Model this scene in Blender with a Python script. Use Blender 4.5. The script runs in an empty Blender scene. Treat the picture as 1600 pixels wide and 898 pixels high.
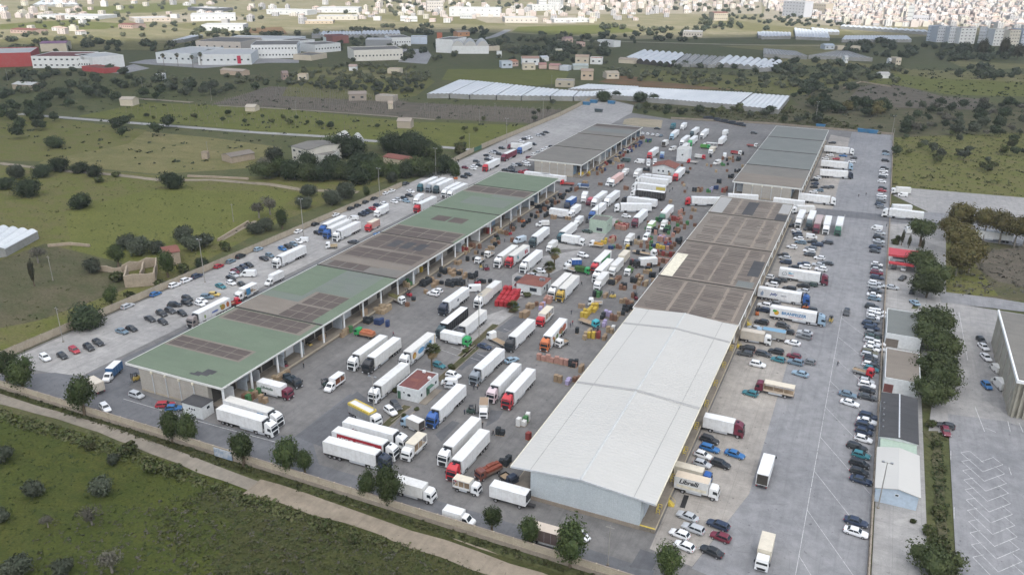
import bpy,bmesh,math,random
from mathutils import Vector,Matrix
random.seed(7)
R_ = math.radians
SC = bpy.context.scene
COL = SC.collection
# ---------------------------------------------------------------- camera model
PITCH,ROLL,YAW,FPX,CAMH = R_(21.859),R_(0.4806),R_(23.9966),1268.77,103.0
_cp,_sp,_cr,_sr,_cy,_sy = math.cos(PITCH),math.sin(PITCH),math.cos(ROLL),math.sin(ROLL),math.cos(YAW),math.sin(YAW)
RM = Matrix(((_cr,-_sr,0),(_sr,_cr,0),(0,0,1))) @ Matrix(((1,0,0),(0,-_sp,-_cp),(0,_cp,-_sp))) @ Matrix(((_cy,_sy,0),(-_sy,_cy,0),(0,0,1)))
RT = RM.transposed()
def at(x,y,z=0.0):
 """ground (or height z) point seen at photo pixel x, y"""
 d = RT @ Vector(((x - 800) / FPX,(y - 449) / FPX,1))
 t = (z - CAMH) / d.z
 return Vector((d.x * t,d.y * t,z))
def T(x0,y0,s=3.99):
 return lambda x,y,z=0.0: at(x0 + x / s,y0 + y / s,z)
TILE = {'px': T(0,0,1.0)}
for n_,a_ in dict(a=(0,0),b=(400,0),c=(800,0),d=(1200,0),e=(0,225),f=(400,225),g=(800,225),h=(1200,225),i=(0,450),j=(400,450),k=(800,450),l=(1200,450),m=(0,673),n=(400,673),o=(800,673),p=(1200,673)).items():
 TILE[n_] = T(*a_)
for n_,a_ in dict(A=(700,180),B=(960,180),C=(1180,180),D=(560,320),E=(800,320),F=(960,320),G=(1140,320),H=(360,440),I=(520,400),J=(720,420),K=(500,540),L=(680,540),M=(320,560),N=(620,650),O=(1130,420),P=(1130,560)).items():
 TILE[n_] = T(a_[0],a_[1],5.985)
for n_,a_ in dict(a6=(0,0),d6=(1200,0),r6=(1333,0),c6=(933,0),b6=(667,0),f6=(400,0),e6=(200,0),h6=(1333,300)).items():
 TILE[n_] = T(a_[0],a_[1],5.985)
TILE['2'] = T(480,640,8.0)
# ---------------------------------------------------------------- objects
LABELS = {}
def tag(o,label,cat,group=None,kind=None):
 n = len(label.split())
 if not 4 <= n <= 16: print('LABEL LENGTH',n,label)
 o['label'] = label; o['category'] = cat
 if group: o['group'] = group
 if kind: o['kind'] = kind
 k = (label,group)
 LABELS[label] = LABELS.get(label,0) + 1
 if LABELS[label] > 1 and not group: print('DUP LABEL',label)
 return o
def empty(name,loc,rz=0.0):
 o = bpy.data.objects.new(name,None); COL.objects.link(o)
 o.location = loc; o.rotation_euler = (0,0,rz); o.empty_display_size = .5
 return o
def put(name,mesh,parent=None,loc=(0,0,0),rz=0.0,color=None,scale=None):
 o = bpy.data.objects.new(name,mesh); COL.objects.link(o)
 o.location = loc
 if rz: o.rotation_euler = (0,0,rz)
 if scale: o.scale = scale if hasattr(scale,'__len__') else (scale,) * 3
 if color: o.color = (*color[:3],1)
 if parent: o.parent = parent
 return o
class MB:
 """mesh collector; every face carries a material name"""
 def __init__(s): s.v = []; s.f = []; s.m = []; s.mats = []
 def mi(s,m):
  if m not in s.mats: s.mats.append(m)
  return s.mats.index(m)
 def face(s,pts,m):
  b = len(s.v); s.v += [tuple(p) for p in pts]; s.f.append(tuple(range(b,b + len(pts)))); s.m.append(s.mi(m)); return s
 def box(s,x0,x1,y0,y1,z0,z1,m,top=None,open_=''):
  P = [(x0,y0,z0),(x1,y0,z0),(x1,y1,z0),(x0,y1,z0),(x0,y0,z1),(x1,y0,z1),(x1,y1,z1),(x0,y1,z1)]
  for k,q in (('b',(0,3,2,1)),('t',(4,5,6,7)),('f',(0,1,5,4)),('r',(1,2,6,5)),('k',(2,3,7,6)),('l',(3,0,4,7))):
   if k in open_: continue
   s.face([P[i] for i in q],top if (k == 't' and top) else m)
  return s
 def loft(s,secs,m,caps=True,ms=None):
  b = len(s.v); n = len(secs[0])
  for c in secs: s.v += [tuple(p) for p in c]
  for i in range(len(secs) - 1):
   for j in range(n):
    s.f.append((b + i * n + j,b + i * n + (j + 1) % n,b + (i + 1) * n + (j + 1) % n,b + (i + 1) * n + j)); s.m.append(s.mi(m))
  if caps:
   s.f.append(tuple(b + j for j in reversed(range(n)))); s.m.append(s.mi(m))
   e = b + (len(secs) - 1) * n
   s.f.append(tuple(e + j for j in range(n))); s.m.append(s.mi(m))
  return s
 def prism(s,prof,hw,m):
  """profile [(y,z)] extruded across x; hw a number or function of z"""
  h = hw if callable(hw) else (lambda z: hw)
  return s.loft([[(-h(z),y,z) for y,z in prof],[(h(z),y,z) for y,z in prof]],m)
 def cyl(s,c,r,h,m,axis='z',n=10,r2=None):
  r2 = r if r2 is None else r2
  A = []
  for k,rr in ((0,r),(h,r2)):
   ring = []
   for i in range(n):
    a = 2 * math.pi * i / n; u,w = rr * math.cos(a),rr * math.sin(a)
    ring.append((c[0] + u,c[1] + w,c[2] + k) if axis == 'z' else (c[0] + k,c[1] + u,c[2] + w) if axis == 'x' else (c[0] + w,c[1] + k,c[2] + u))
   A.append(ring)
  return s.loft(A,m)
 def beam(s,a,b,r,m,n=6,r2=None):
  a = Vector(a); b = Vector(b); d = (b - a).normalized(); u = d.orthogonal().normalized(); w = d.cross(u); r2 = r if r2 is None else r2
  return s.loft([[p + (u * math.cos(2 * math.pi * i / n) + w * math.sin(2 * math.pi * i / n)) * q for i in range(n)] for p,q in ((a,r),(b,r2))],m)
 def mesh(s,name,smooth=False,bevel=0.0):
  me = bpy.data.meshes.new(name); me.from_pydata(s.v,[],s.f)
  for m in s.mats: me.materials.append(MAT[m])
  me.polygons.foreach_set('material_index',s.m)
  if bevel:
   bm = bmesh.new(); bm.from_mesh(me)
   bmesh.ops.remove_doubles(bm,verts=bm.verts,dist=.0005)
   bmesh.ops.recalc_face_normals(bm,faces=bm.faces)
   ed = [e for e in bm.edges if len(e.link_faces) == 2 and e.calc_face_angle(0) > .35]
   bmesh.ops.bevel(bm,geom=ed,offset=bevel,segments=1,affect='EDGES',profile=.5,clamp_overlap=True)
   bm.to_mesh(me); bm.free()
  if smooth: me.polygons.foreach_set('use_smooth',[True] * len(me.polygons))
  me.update(); return me
 def build(s,name,parent=None,loc=(0,0,0),rz=0,color=None,**k):
  return put(name,s.mesh(name,**k),parent,loc,rz,color)
# ---------------------------------------------------------------- materials
MAT = {}
def nodes(name):
 m = bpy.data.materials.new(name); m.use_nodes = True; MAT[name] = m
 nt = m.node_tree; return m,nt,nt.nodes['Principled BSDF']
def N(nt,typ,**k):
 n = nt.nodes.new(typ)
 for a,b in k.items(): setattr(n,a,b)
 return n
def coord(nt,scale,detail=4,rough=.55,src='pos',off=(0,0,0),stretch=None):
 if src == 'pos': c = N(nt,'ShaderNodeNewGeometry').outputs['Position']
 else: c = N(nt,'ShaderNodeTexCoord').outputs['Object']
 if stretch:
  mp = N(nt,'ShaderNodeMapping'); nt.links.new(c,mp.inputs[0]); mp.inputs['Scale'].default_value = stretch; mp.inputs['Location'].default_value = off; c = mp.outputs[0]
 n = N(nt,'ShaderNodeTexNoise'); nt.links.new(c,n.inputs['Vector'])
 n.inputs['Scale'].default_value = scale; n.inputs['Detail'].default_value = detail; n.inputs['Roughness'].default_value = rough
 return n.outputs['Fac']
def ramp(nt,fac,stops,interp='LINEAR'):
 r = N(nt,'ShaderNodeValToRGB'); nt.links.new(fac,r.inputs[0]); e = r.color_ramp.elements; r.color_ramp.interpolation = interp
 while len(e) < len(stops): e.new(.5)
 for q,(p,c) in zip(e,stops):
  q.position = p; q.color = (c,c,c,1) if not hasattr(c,'__len__') else (*c[:3],1)
 return r.outputs[0]
def mix(nt,fac,a,b,mode='MIX'):
 n = N(nt,'ShaderNodeMix',data_type='RGBA',blend_type=mode)
 for i,v in ((0,fac),(6,a),(7,b)):
  if hasattr(v,'is_linked'): nt.links.new(v,n.inputs[i])
  elif i == 0: n.inputs[0].default_value = v
  else: n.inputs[i].default_value = (*v[:3],1)
 return n.outputs[2]
def bump(nt,b,fac,dist=.05,strength=.5):
 n = N(nt,'ShaderNodeBump'); n.inputs['Distance'].default_value = dist; n.inputs['Strength'].default_value = strength
 nt.links.new(fac,n.inputs['Height']); nt.links.new(n.outputs[0],b.inputs['Normal'])
def plain(name,col,rough=.6,var=.12,scale=1.5,metal=0,spec=.4,src='pos'):
 m,nt,b = nodes(name)
 c = mix(nt,ramp(nt,coord(nt,scale,5,src=src),[(.3,0),(.7,1)]),[v * (1 - var) for v in col],[min(1,v * (1 + var)) for v in col])
 nt.links.new(c,b.inputs['Base Color']); b.inputs['Roughness'].default_value = rough; b.inputs['Metallic'].default_value = metal
 b.inputs['Specular IOR Level'].default_value = spec
 return m
def tinted(name,rough=.45,dirt=.12,scale=1.2,spec=.5,coat=0,dirtcol=(.25,.22,.18),src='obj',metal=0):
 """colour comes from the object; a little uneven dirt on top"""
 m,nt,b = nodes(name)
 oi = N(nt,'ShaderNodeObjectInfo')
 f = ramp(nt,coord(nt,scale,6,.65,src=src),[(.42,0),(.75,1)])
 mm = N(nt,'ShaderNodeMath',operation='MULTIPLY'); nt.links.new(f,mm.inputs[0]); mm.inputs[1].default_value = dirt
 nt.links.new(mix(nt,mm.outputs[0],oi.outputs['Color'],dirtcol),b.inputs['Base Color'])
 b.inputs['Roughness'].default_value = rough; b.inputs['Specular IOR Level'].default_value = spec; b.inputs['Coat Weight'].default_value = coat; b.inputs['Metallic'].default_value = metal
 return m
tinted('paint',.35,.10,1.5,.5,.25)
tinted('panel',.5,.34,.7,.4)
tinted('canvas',.75,.2,1.1,.25)
tinted('render',.85,.22,.35,.25,src='pos')
tinted('rooftint',.85,.35,.18,.2,src='pos')
tinted('matte',.8,.15,2.0,.3)
plain('glass',(.018,.024,.03),.12,.1,spec=.6)
plain('pane',(.035,.045,.055),.2,.3,spec=.5)
plain('rubber',(.02,.02,.021),.85)
plain('chassis',(.035,.035,.037),.7)
plain('blackplastic',(.022,.024,.028),.5)
plain('steel',(.34,.35,.36),.4,metal=.6)
plain('rim',(.38,.38,.39),.4,metal=.5)
plain('lens',(.7,.72,.74),.12)
plain('redlens',(.35,.02,.02),.2)
plain('ply',(.30,.22,.14),.75)
plain('wood',(.36,.25,.14),.8,.3,3)
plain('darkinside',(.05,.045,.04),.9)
plain('yellowpaint',(.55,.42,.08),.6,.25)
plain('ivory',(.62,.58,.46),.7,.2)
plain('whitepaint',(.72,.73,.73),.6,.08)
plain('pole',(.28,.27,.25),.7)
plain('rust',(.16,.06,.03),.85,.4,3)
plain('silver_panel',(.45,.47,.49),.5)
def gen_asphalt(name,col,tint,patch=.05,fine=1.0,crack=True):
 m,nt,b = nodes(name)
 big = ramp(nt,coord(nt,.035,6,.6),[(.32,0),(.68,1)])
 mid = ramp(nt,coord(nt,.35,5,.7),[(.35,0),(.7,1)])
 c = mix(nt,big,[v * .84 for v in col],[v * 1.12 for v in tint])
 c = mix(nt,.38,c,mix(nt,mid,[v * .62 for v in col],[v * 1.35 for v in tint]))
 streak = ramp(nt,coord(nt,.6,4,.6,stretch=(1.6,.06,1)),[(.5,0),(.72,1)])
 sm = N(nt,'ShaderNodeMath',operation='MULTIPLY'); nt.links.new(streak,sm.inputs[0]); sm.inputs[1].default_value = .35
 c = mix(nt,sm.outputs[0],c,[v * .6 for v in col])
 spots = ramp(nt,coord(nt,.9,3,.5),[(.66,0),(.74,1)])
 sp = N(nt,'ShaderNodeMath',operation='MULTIPLY'); nt.links.new(spots,sp.inputs[0]); sp.inputs[1].default_value = .68
 c = mix(nt,sp.outputs[0],c,[v * .35 for v in col])
 fn = ramp(nt,coord(nt,9 * fine,3,.7),[(.25,.82),(.75,1.15)])
 c = mix(nt,1.0,c,fn,'MULTIPLY')
 if crack:
  br = N(nt,'ShaderNodeTexBrick'); g0 = N(nt,'ShaderNodeNewGeometry'); nt.links.new(g0.outputs['Position'],br.inputs['Vector']); br.inputs['Scale'].default_value = 1; br.inputs['Brick Width'].default_value = 5.2; br.inputs['Row Height'].default_value = 4.6; br.inputs['Mortar Size'].default_value = .045; br.inputs['Mortar Smooth'].default_value = .3; br.offset = 0
  br.inputs['Color1'].default_value = (1,1,1,1); br.inputs['Color2'].default_value = (.93,.93,.93,1); br.inputs['Mortar'].default_value = (.74,.74,.74,1)
  if crack == 'slab': c = mix(nt,1.0,c,br.outputs['Color'],'MULTIPLY')
  vo = N(nt,'ShaderNodeTexVoronoi',feature='DISTANCE_TO_EDGE'); g = N(nt,'ShaderNodeNewGeometry')
  wn = N(nt,'ShaderNodeTexNoise'); wn.inputs['Scale'].default_value = .3; wn.inputs['Detail'].default_value = 4
  wm = N(nt,'ShaderNodeVectorMath',operation='MULTIPLY_ADD'); nt.links.new(wn.outputs['Color'],wm.inputs[0]); wm.inputs[1].default_value = (5,5,0); nt.links.new(g.outputs['Position'],wm.inputs[2])
  nt.links.new(wm.outputs[0],vo.inputs['Vector']); vo.inputs['Scale'].default_value = .16
  cr = ramp(nt,vo.outputs['Distance'],[(.0,1),(.012,0)])
  cm = N(nt,'ShaderNodeMath',operation='MULTIPLY'); nt.links.new(cr,cm.inputs[0]); cm.inputs[1].default_value = .22
  c = mix(nt,cm.outputs[0],c,[v * .45 for v in col])
 nt.links.new(c,b.inputs['Base Color']); b.inputs['Roughness'].default_value = .85; b.inputs['Specular IOR Level'].default_value = .25
gen_asphalt('asphalt',(.142,.139,.138),(.182,.177,.170))
gen_asphalt('asphalt_dark',(.122,.126,.135),(.140,.143,.150))
gen_asphalt('asphalt_patch',(.105,.108,.116),(.115,.117,.124),crack=False)
gen_asphalt('concrete_yard',(.285,.281,.275),(.335,.326,.312),crack='slab')
gen_asphalt('dusty_concrete',(.285,.268,.246),(.340,.315,.282),crack='slab')
gen_asphalt('lane',(.200,.204,.215),(.240,.240,.244))
gen_asphalt('gravel',(.255,.255,.258),(.300,.290,.275))
gen_asphalt('dirt_path',(.20,.168,.128),(.27,.23,.178),crack=False)
gen_asphalt('track_grey',(.19,.168,.138),(.245,.22,.182),crack=False)
gen_asphalt('dock',(.20,.175,.145),(.25,.22,.18),crack=False)
def gen_field(name,cols,big=.012,mid=.12,fine=1.2):
 m,nt,b = nodes(name)
 f1 = ramp(nt,coord(nt,big,5,.6),[(.34,0),(.66,1)])
 f2 = ramp(nt,coord(nt,mid,6,.7,stretch=(1,1.6,1),off=(13,7,0)),[(.38,0),(.64,1)])
 c = mix(nt,f1,cols[0],cols[1])
 c = mix(nt,f2,c,cols[2])
 f3 = ramp(nt,coord(nt,fine,5,.75),[(.22,.55),(.78,1.45)])
 c = mix(nt,1.0,c,f3,'MULTIPLY')
 f4 = ramp(nt,coord(nt,mid * 3.1,4,.7),[(.60,0),(.72,1)])
 mm = N(nt,'ShaderNodeMath',operation='MULTIPLY'); nt.links.new(f4,mm.inputs[0]); mm.inputs[1].default_value = .55
 c = mix(nt,mm.outputs[0],c,cols[3])
 nt.links.new(c,b.inputs['Base Color']); b.inputs['Roughness'].default_value = .95; b.inputs['Specular IOR Level'].default_value = .1
 bump(nt,b,coord(nt,fine * 1.3,5,.7),.35,.7)
gen_field('ground_wild',[(.078,.086,.034),(.105,.095,.050),(.066,.078,.034),(.048,.056,.028)])
gen_field('grass_near',[(.056,.072,.016),(.072,.075,.020),(.044,.058,.015),(.066,.058,.030)],.03,.2,1.6)
gen_field('grass_rough',[(.054,.062,.020),(.066,.062,.028),(.043,.052,.018),(.060,.052,.036)],.03,.25,1.6)
gen_field('grass_lush',[(.096,.110,.026),(.110,.116,.034),(.122,.110,.050),(.072,.088,.024)],.02,.1)
gen_field('grass_bright',[(.112,.124,.032),(.128,.126,.040),(.098,.108,.030),(.080,.092,.030)],.02,.06)
gen_field('grass_dry',[(.190,.165,.080),(.150,.140,.060),(.115,.115,.046),(.24,.20,.12)],.015,.05)
gen_field('sunlit',[(.20,.175,.095),(.26,.225,.15),(.150,.145,.070),(.32,.28,.21)],.006,.02,.3)
gen_field('scrub',[(.086,.082,.046),(.112,.094,.062),(.064,.070,.034),(.046,.052,.026)],.02,.09)
gen_field('redsoil',[(.20,.105,.055),(.165,.095,.055),(.10,.085,.045),(.06,.06,.032)],.03,.08)
gen_field('paleground',[(.36,.31,.24),(.30,.26,.19),(.22,.20,.14),(.12,.115,.07)],.02,.06)
gen_field('brushdry',[(.115,.100,.082),(.135,.115,.090),(.085,.078,.060),(.055,.055,.040)],.03,.1)
def gen_leaf(name,a,b_,c_):
 m,nt,b = nodes(name)
 oi = N(nt,'ShaderNodeObjectInfo')
 f = ramp(nt,coord(nt,.55,3,.6,src='obj'),[(.35,0),(.65,1)])
 c = mix(nt,f,a,b_)
 c = mix(nt,ramp(nt,coord(nt,3.0,2,.6,src='obj'),[(.5,0),(.7,.7)]),c,c_)
 h = N(nt,'ShaderNodeHueSaturation'); nt.links.new(c,h.inputs['Color'])
 mr = N(nt,'ShaderNodeMapRange'); nt.links.new(oi.outputs['Random'],mr.inputs[0]); mr.inputs[3].default_value = .7; mr.inputs[4].default_value = 1.35
 nt.links.new(mr.outputs[0],h.inputs['Value'])
 nt.links.new(h.outputs[0],b.inputs['Base Color']); b.inputs['Roughness'].default_value = .75; b.inputs['Specular IOR Level'].default_value = .2
gen_leaf('leaf_olive',(.040,.050,.032),(.062,.072,.050),(.085,.095,.070))
gen_leaf('leaf_dark',(.022,.034,.018),(.034,.048,.022),(.046,.060,.028))
gen_leaf('leaf_ficus',(.028,.044,.016),(.048,.066,.022),(.074,.094,.034))
gen_leaf('leaf_pine',(.034,.048,.018),(.054,.068,.026),(.074,.086,.034))
gen_leaf('leaf_euca',(.070,.062,.022),(.094,.078,.030),(.060,.068,.026))
gen_leaf('leaf_cypress',(.024,.026,.016),(.040,.038,.022),(.05,.05,.03))
gen_leaf('leaf_palm',(.05,.066,.022),(.075,.085,.03),(.10,.095,.04))
gen_leaf('leaf_deadpalm',(.16,.12,.065),(.12,.09,.05),(.20,.15,.085))
gen_leaf('leaf_bare',(.085,.082,.064),(.105,.10,.080),(.065,.062,.052))
gen_leaf('leaf_shrub',(.040,.058,.018),(.066,.070,.028),(.090,.074,.048))
plain('bark',(.11,.085,.06),.9,.35,4)
plain('barkgrey',(.20,.18,.155),.9,.3,4)
# ---------------------------------------------------------------- ground
SHN = [0]
def sheet(name,pts,z,m,kind='structure',sub=None):
 SHN[0] += 1
 if z >= 0: z += SHN[0] * .0006
 V = [Vector((p[0],p[1],z)) for p in pts]
 from mathutils.geometry import tessellate_polygon
 F = []
 for t in tessellate_polygon([V]):
  a,b,c = (V[i] for i in t); F.append(t if (b - a).cross(c - a).z > 0 else t[::-1])
 me = bpy.data.meshes.new(name); me.from_pydata(V,[],F); me.materials.append(MAT[m]); me.update()
 o = put(name,me); o['kind'] = kind; return o
def P(tile,*xy): return [TILE[tile](x,y) for x,y in xy]
def ribbon(name,pts,w,z,m,kind='structure',jit=0.0):
 """a strip of width w along a polyline"""
 rr = random.Random(len(pts) * 7 + int(w * 10)); L = []; R = []
 fine = []
 for i in range(len(pts) - 1):
  a,b = Vector(pts[i][:2]),Vector(pts[i + 1][:2]); n = max(1,int((b - a).length / 6))
  fine += [a + (b - a) * k / n for k in range(n)]
 fine.append(Vector(pts[-1][:2]))
 bm = bmesh.new(); prev = None
 for i,p in enumerate(fine):
  d = (fine[min(i + 1,len(fine) - 1)] - fine[max(i - 1,0)]).normalized(); nn = Vector((-d.y,d.x))
  a = p + nn * (w / 2 + rr.uniform(-jit,jit)); b = p - nn * (w / 2 + rr.uniform(-jit,jit))
  cur = (bm.verts.new((a.x,a.y,z)),bm.verts.new((b.x,b.y,z)))
  if prev: bm.faces.new((prev[0],prev[1],cur[1],cur[0]))
  prev = cur
 me = bpy.data.meshes.new(name); bm.to_mesh(me); bm.free(); me.materials.append(MAT[m])
 o = put(name,me); o['kind'] = kind; return o
sheet('terrain',[(-9000,-1500),(9000,-1500),(9000,12000),(-9000,12000)],-.12,'ground_wild')
FZ = [-.10]
def field(name,tile,m,*xy):
 FZ[0] += .0012
 return sheet(name,P(tile,*xy),FZ[0],m)
field('meadow','px','grass_near',(0,640),(130,675),(350,750),(640,850),(760,898),(780,1000),(-400,1000),(-400,600))
field('meadow_strip','px','grass_rough',(330,752),(480,795),(640,850),(780,905),(780,1000),(330,1000),(380,940),(330,880),(370,820),(310,790))
field('meadow','px','grass_lush',(-60,550),(0,548),(200,470),(440,345),(640,268),(560,282),(400,275),(300,278),(180,268),(-60,255))
field('field','px','grass_bright',(100,330),(240,295),(470,300),(420,340),(260,400),(120,420))
field('field','px','scrub',(-40,420),(70,380),(190,410),(200,450),(60,500),(-40,520))
field('field','px','grass_dry',(60,255),(170,200),(330,215),(440,230),(400,262),(250,272))
field('field','px','grass_lush',(-60,250),(-60,150),(30,178),(230,203),(200,225),(60,252))
field('field','px','grass_bright',(120,182),(230,160),(420,168),(640,190),(840,196),(745,235),(600,228),(500,214),(300,196))
field('vineyard','px','brushdry',(330,163),(420,135),(545,140),(640,160),(880,172),(835,193),(600,182),(440,170))
field('field','px','grass_lush',(440,150),(470,105),(640,105),(680,128),(650,150),(600,158))
field('field','px','grass_dry',(520,108),(640,112),(640,125),(480,120))
field('field','px','grass_bright',(690,125),(700,108),(830,108),(890,112),(880,130),(840,134))
field('field','px','redsoil',(935,128),(960,118),(1150,130),(1230,140),(1200,143),(1000,136))
field('scrubland','px','scrub',(905,155),(1260,165),(1390,210),(1290,200),(1100,186),(985,165))
field('scrubland','px','scrub',(1230,150),(1330,120),(1440,150),(1640,170),(1640,215),(1400,215),(1290,195))
field('rubble','px','brushdry',(1345,135),(1390,128),(1470,150),(1540,155),(1530,172),(1400,168),(1320,160))
field('field','px','grass_bright',(1350,130),(1400,115),(1640,125),(1640,152),(1480,148),(1400,133))
field('field','px','grass_dry',(1200,90),(1300,93),(1420,108),(1640,118),(1640,130),(1450,122),(1330,105),(1200,100))
field('field','px','grass_lush',(1393,215),(1640,205),(1640,312),(1500,302),(1395,292))
field('field','px','grass_dry',(1480,95),(1600,100),(1640,106),(1560,108),(1500,104))
field('field','px','grass_lush',(1000,108),(1200,122),(1300,118),(1340,125),(1250,150),(1000,125))
field('field','px','grass_dry',(1120,72),(1330,68),(1310,90),(1230,82))
field('sunlit_country','px','sunlit',(-900,74),(0,75),(260,70),(400,58),(640,50),(800,52),(1000,62),(1200,58),(1350,60),(1700,50),(2300,40),(2300,-20),(-900,-20))
field('field','px','grass_dry',(0,62),(130,55),(290,66),(260,78),(120,78),(0,74))
field('field','px','grass_bright',(0,38),(100,32),(220,38),(160,46),(0,46))
field('field','px','grass_bright',(120,12),(270,4),(330,10),(240,20),(140,22))
field('field','px','grass_dry',(260,40),(330,33),(400,45),(330,52))
field('field','px','paleground',(200,26),(330,20),(400,30),(260,36))
field('field','px','redsoil',(390,44),(440,42),(450,54),(380,52))
field('field','px','grass_bright',(810,42),(960,38),(1000,50),(880,56),(800,50))
field('field','px','grass_dry',(560,22),(780,28),(790,40),(640,36))
field('field','px','paleground',(730,25),(900,24),(900,38),(760,36))
field('field','px','grass_dry',(1130,28),(1200,40),(1330,50),(1340,60),(1200,52),(1110,40))
field('field','px','paleground',(1340,44),(1640,30),(1640,0),(1200,0),(1190,30))
field('field','px','paleground',(880,22),(1190,22),(1190,0),(860,0))
field('scrubland','px','scrub',(1470,380),(1600,372),(1640,400),(1640,470),(1480,466))
field('waste_ground','px','brushdry',(1515,395),(1600,385),(1640,420),(1640,455),(1560,440),(1510,410))
field('verge','px','grass_lush',(1470,380),(1500,378),(1560,462),(1480,465))
# ------------------------------------------------ paved market yard
sheet('market_yard',[(-209,114.6),(11.6,114.6),(11.6,584),(-68,586),(-134,575),(-172,590),(-174,622),(-216,652),(-209,420),(-209,382),(-208,340)],0,'asphalt')
sheet('yard_concrete',[(-207.8,124),(-182,127),(-179.5,340),(-178,372),(-178,400),(-166,520),(-166,588),(-174,620),(-213,648),(-207.8,400)],.004,'concrete_yard')
sheet('yard_road',[(-207,115.2),(-134,115.2),(-134,124.4),(-166,129),(-166.6,340),(-178.6,340),(-179.5,150),(-181.5,128),(-190,126.5)],.008,'asphalt_dark')
sheet('yard_road',[(-134,115.2),(-56,115.2),(-24,115.2),(-24,119),(-56,120.5),(-100,121),(-106,127),(-106,150),(-112,150),(-112,128),(-122,125),(-134,124.4)],.008,'asphalt_dark')
sheet('yard_concrete',[(-26.4,124.5),(-18,123),(-12,150),(-12,380),(-14,560),(-26,566)],.008,'dusty_concrete')
sheet('yard_lane',[(-18,122.5),(11.4,117),(11.4,582),(-14,582),(-12,150)],.004,'lane')
sheet('yard_patch',[(-28,123.7),(-24.1,123.5),(-24.5,118.8),(-28.4,118)],.012,'asphalt_patch')
sheet('yard_patch',[(-112,128),(-103,127),(-103,148),(-111,152)],.012,'asphalt_patch')
sheet('yard_patch',P('L',(520,600),(640,610),(590,690),(470,760)),.012,'asphalt_patch')
sheet('yard_patch',P('L',(0,830),(160,700),(230,720),(60,898)),.012,'asphalt_patch')
sheet('yard_patch',P('L',(370,60),(510,60),(430,140),(290,190),(250,230),(200,215)),.012,'asphalt_patch')
sheet('yard_patch',P('J',(500,440),(640,470),(420,600),(330,570)),.012,'asphalt_patch')
sheet('yard_patch',P('I',(420,690),(900,470),(980,500),(820,700),(640,880),(560,890)),.010,'asphalt')
sheet('yard_concrete',P('J',(150,470),(400,380),(560,370),(330,540),(60,740),(0,760),(0,640)),.008,'concrete_yard')
sheet('yard_concrete',P('E',(0,660),(300,480),(640,420),(560,560),(340,660),(200,840),(0,898)),.008,'concrete_yard')
sheet('yard_concrete',P('E',(420,300),(640,260),(900,120),(1000,130),(840,330),(640,410),(430,420)),.008,'concrete_yard')
sheet('dirt_patch',P('c',(700,745),(760,735),(940,750),(930,800),(800,790),(690,775)),.012,'paleground')
sheet('yard_patch',P('h',(300,400),(720,440),(1060,490),(1060,515),(700,480),(300,440)),.012,'asphalt_dark')  # dark strip across the gate: a shadow drawn as darker asphalt
sheet('yard_patch',P('g',(640,310),(960,330),(1300,370),(1300,400),(950,380),(640,350)),.012,'asphalt')
sheet('gravel_lot',P('h',(780,320),(880,275),(1596,335),(1800,350),(1800,470),(1596,470),(1250,440),(1000,425)),.0,'gravel')
sheet('road',P('h',(740,400),(1000,425),(1250,440),(1596,470),(1800,500),(1800,660),(1596,640),(1280,600),(1060,520),(740,500)),.004,'lane')
sheet('road',P('px',(1440,352),(1478,355),(1478,465),(1478,560),(1440,560),(1430,420)),.008,'concrete_yard')
sheet('road',P('l',(1060,20),(1400,60),(1700,110),(1700,160),(1350,120),(1080,90)),.012,'lane')
sheet('forecourt',P('h',(740,500),(960,500),(960,660),(960,898),(880,1050),(720,1050),(730,760)),.012,'concrete_yard')
sheet('forecourt',[(12.2,270),(29,276),(29,250),(21.7,250),(21.7,130),(12.2,125)],.008,'concrete_yard')
sheet('parking',P('l',(1120,90),(1596,165),(1800,250),(1700,900),(1000,900),(1010,800)),.016,'gravel')
sheet('parking',[(27.5,204),(40,206),(60,200),(70,120),(26,120)],.020,'lane')
sheet('verge',P('p',(960,0),(1060,0),(1075,90),(1095,300),(1122,700),(1145,898),(1040,898),(1062,620),(1030,480),(1052,330),(1020,180),(1035,90)),.020,'scrub')
ribbon('track',P('px',(-80,602),(0,622),(100,648),(163,670),(250,703),(320,730),(400,760)),3.6,-.02,'track_grey',jit=.3)
ribbon('track',P('px',(395,758),(500,790),(600,821),(700,856),(800,891),(900,928)),5.6,-.015,'dirt_path',jit=.5)
ribbon('verge',P('px',(-80,584),(60,630),(163,660),(250,689),(400,742),(600,808),(800,876),(950,924)),1.3,-.012,'grass_rough',jit=.35)
ribbon('track',P('px',(-60,252),(0,255),(80,265),(170,272),(250,281),(330,281),(420,288),(470,296),(560,300)),4,-.02,'dirt_path',jit=.4)
ribbon('road',P('px',(30,178),(90,183),(230,194),(320,201),(400,207),(520,214),(620,224),(740,234)),6,-.02,'concrete_yard',jit=.3)
ribbon('track',P('px',(180,152),(230,155),(300,160)),5,-.02,'dirt_path',jit=.4)
ribbon('track',P('px',(340,165),(440,170),(560,178),(680,187)),3,-.02,'dirt_path',jit=.4)
ribbon('track',P('px',(345,375),(385,352),(400,345)),2.5,-.02,'dirt_path',jit=.3)
ribbon('road',P('b6',(300,380),(500,370),(620,345),(720,300),(760,280)),12,-.02,'concrete_yard')
ribbon('road',P('px',(870,62),(1000,66),(1150,70),(1290,72)),9,-.02,'paleground')
ribbon('road',P('px',(640,46),(720,45),(760,44)),9,-.02,'paleground')
sheet('forecourt',P('f6',(1370,460),(1598,460),(1640,520),(1598,600),(1330,580)),-.02,'concrete_yard')
sheet('forecourt',P('e6',(0,590),(700,640),(1300,590),(1598,590),(1598,560),(900,520),(160,560)),-.022,'gravel')
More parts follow.
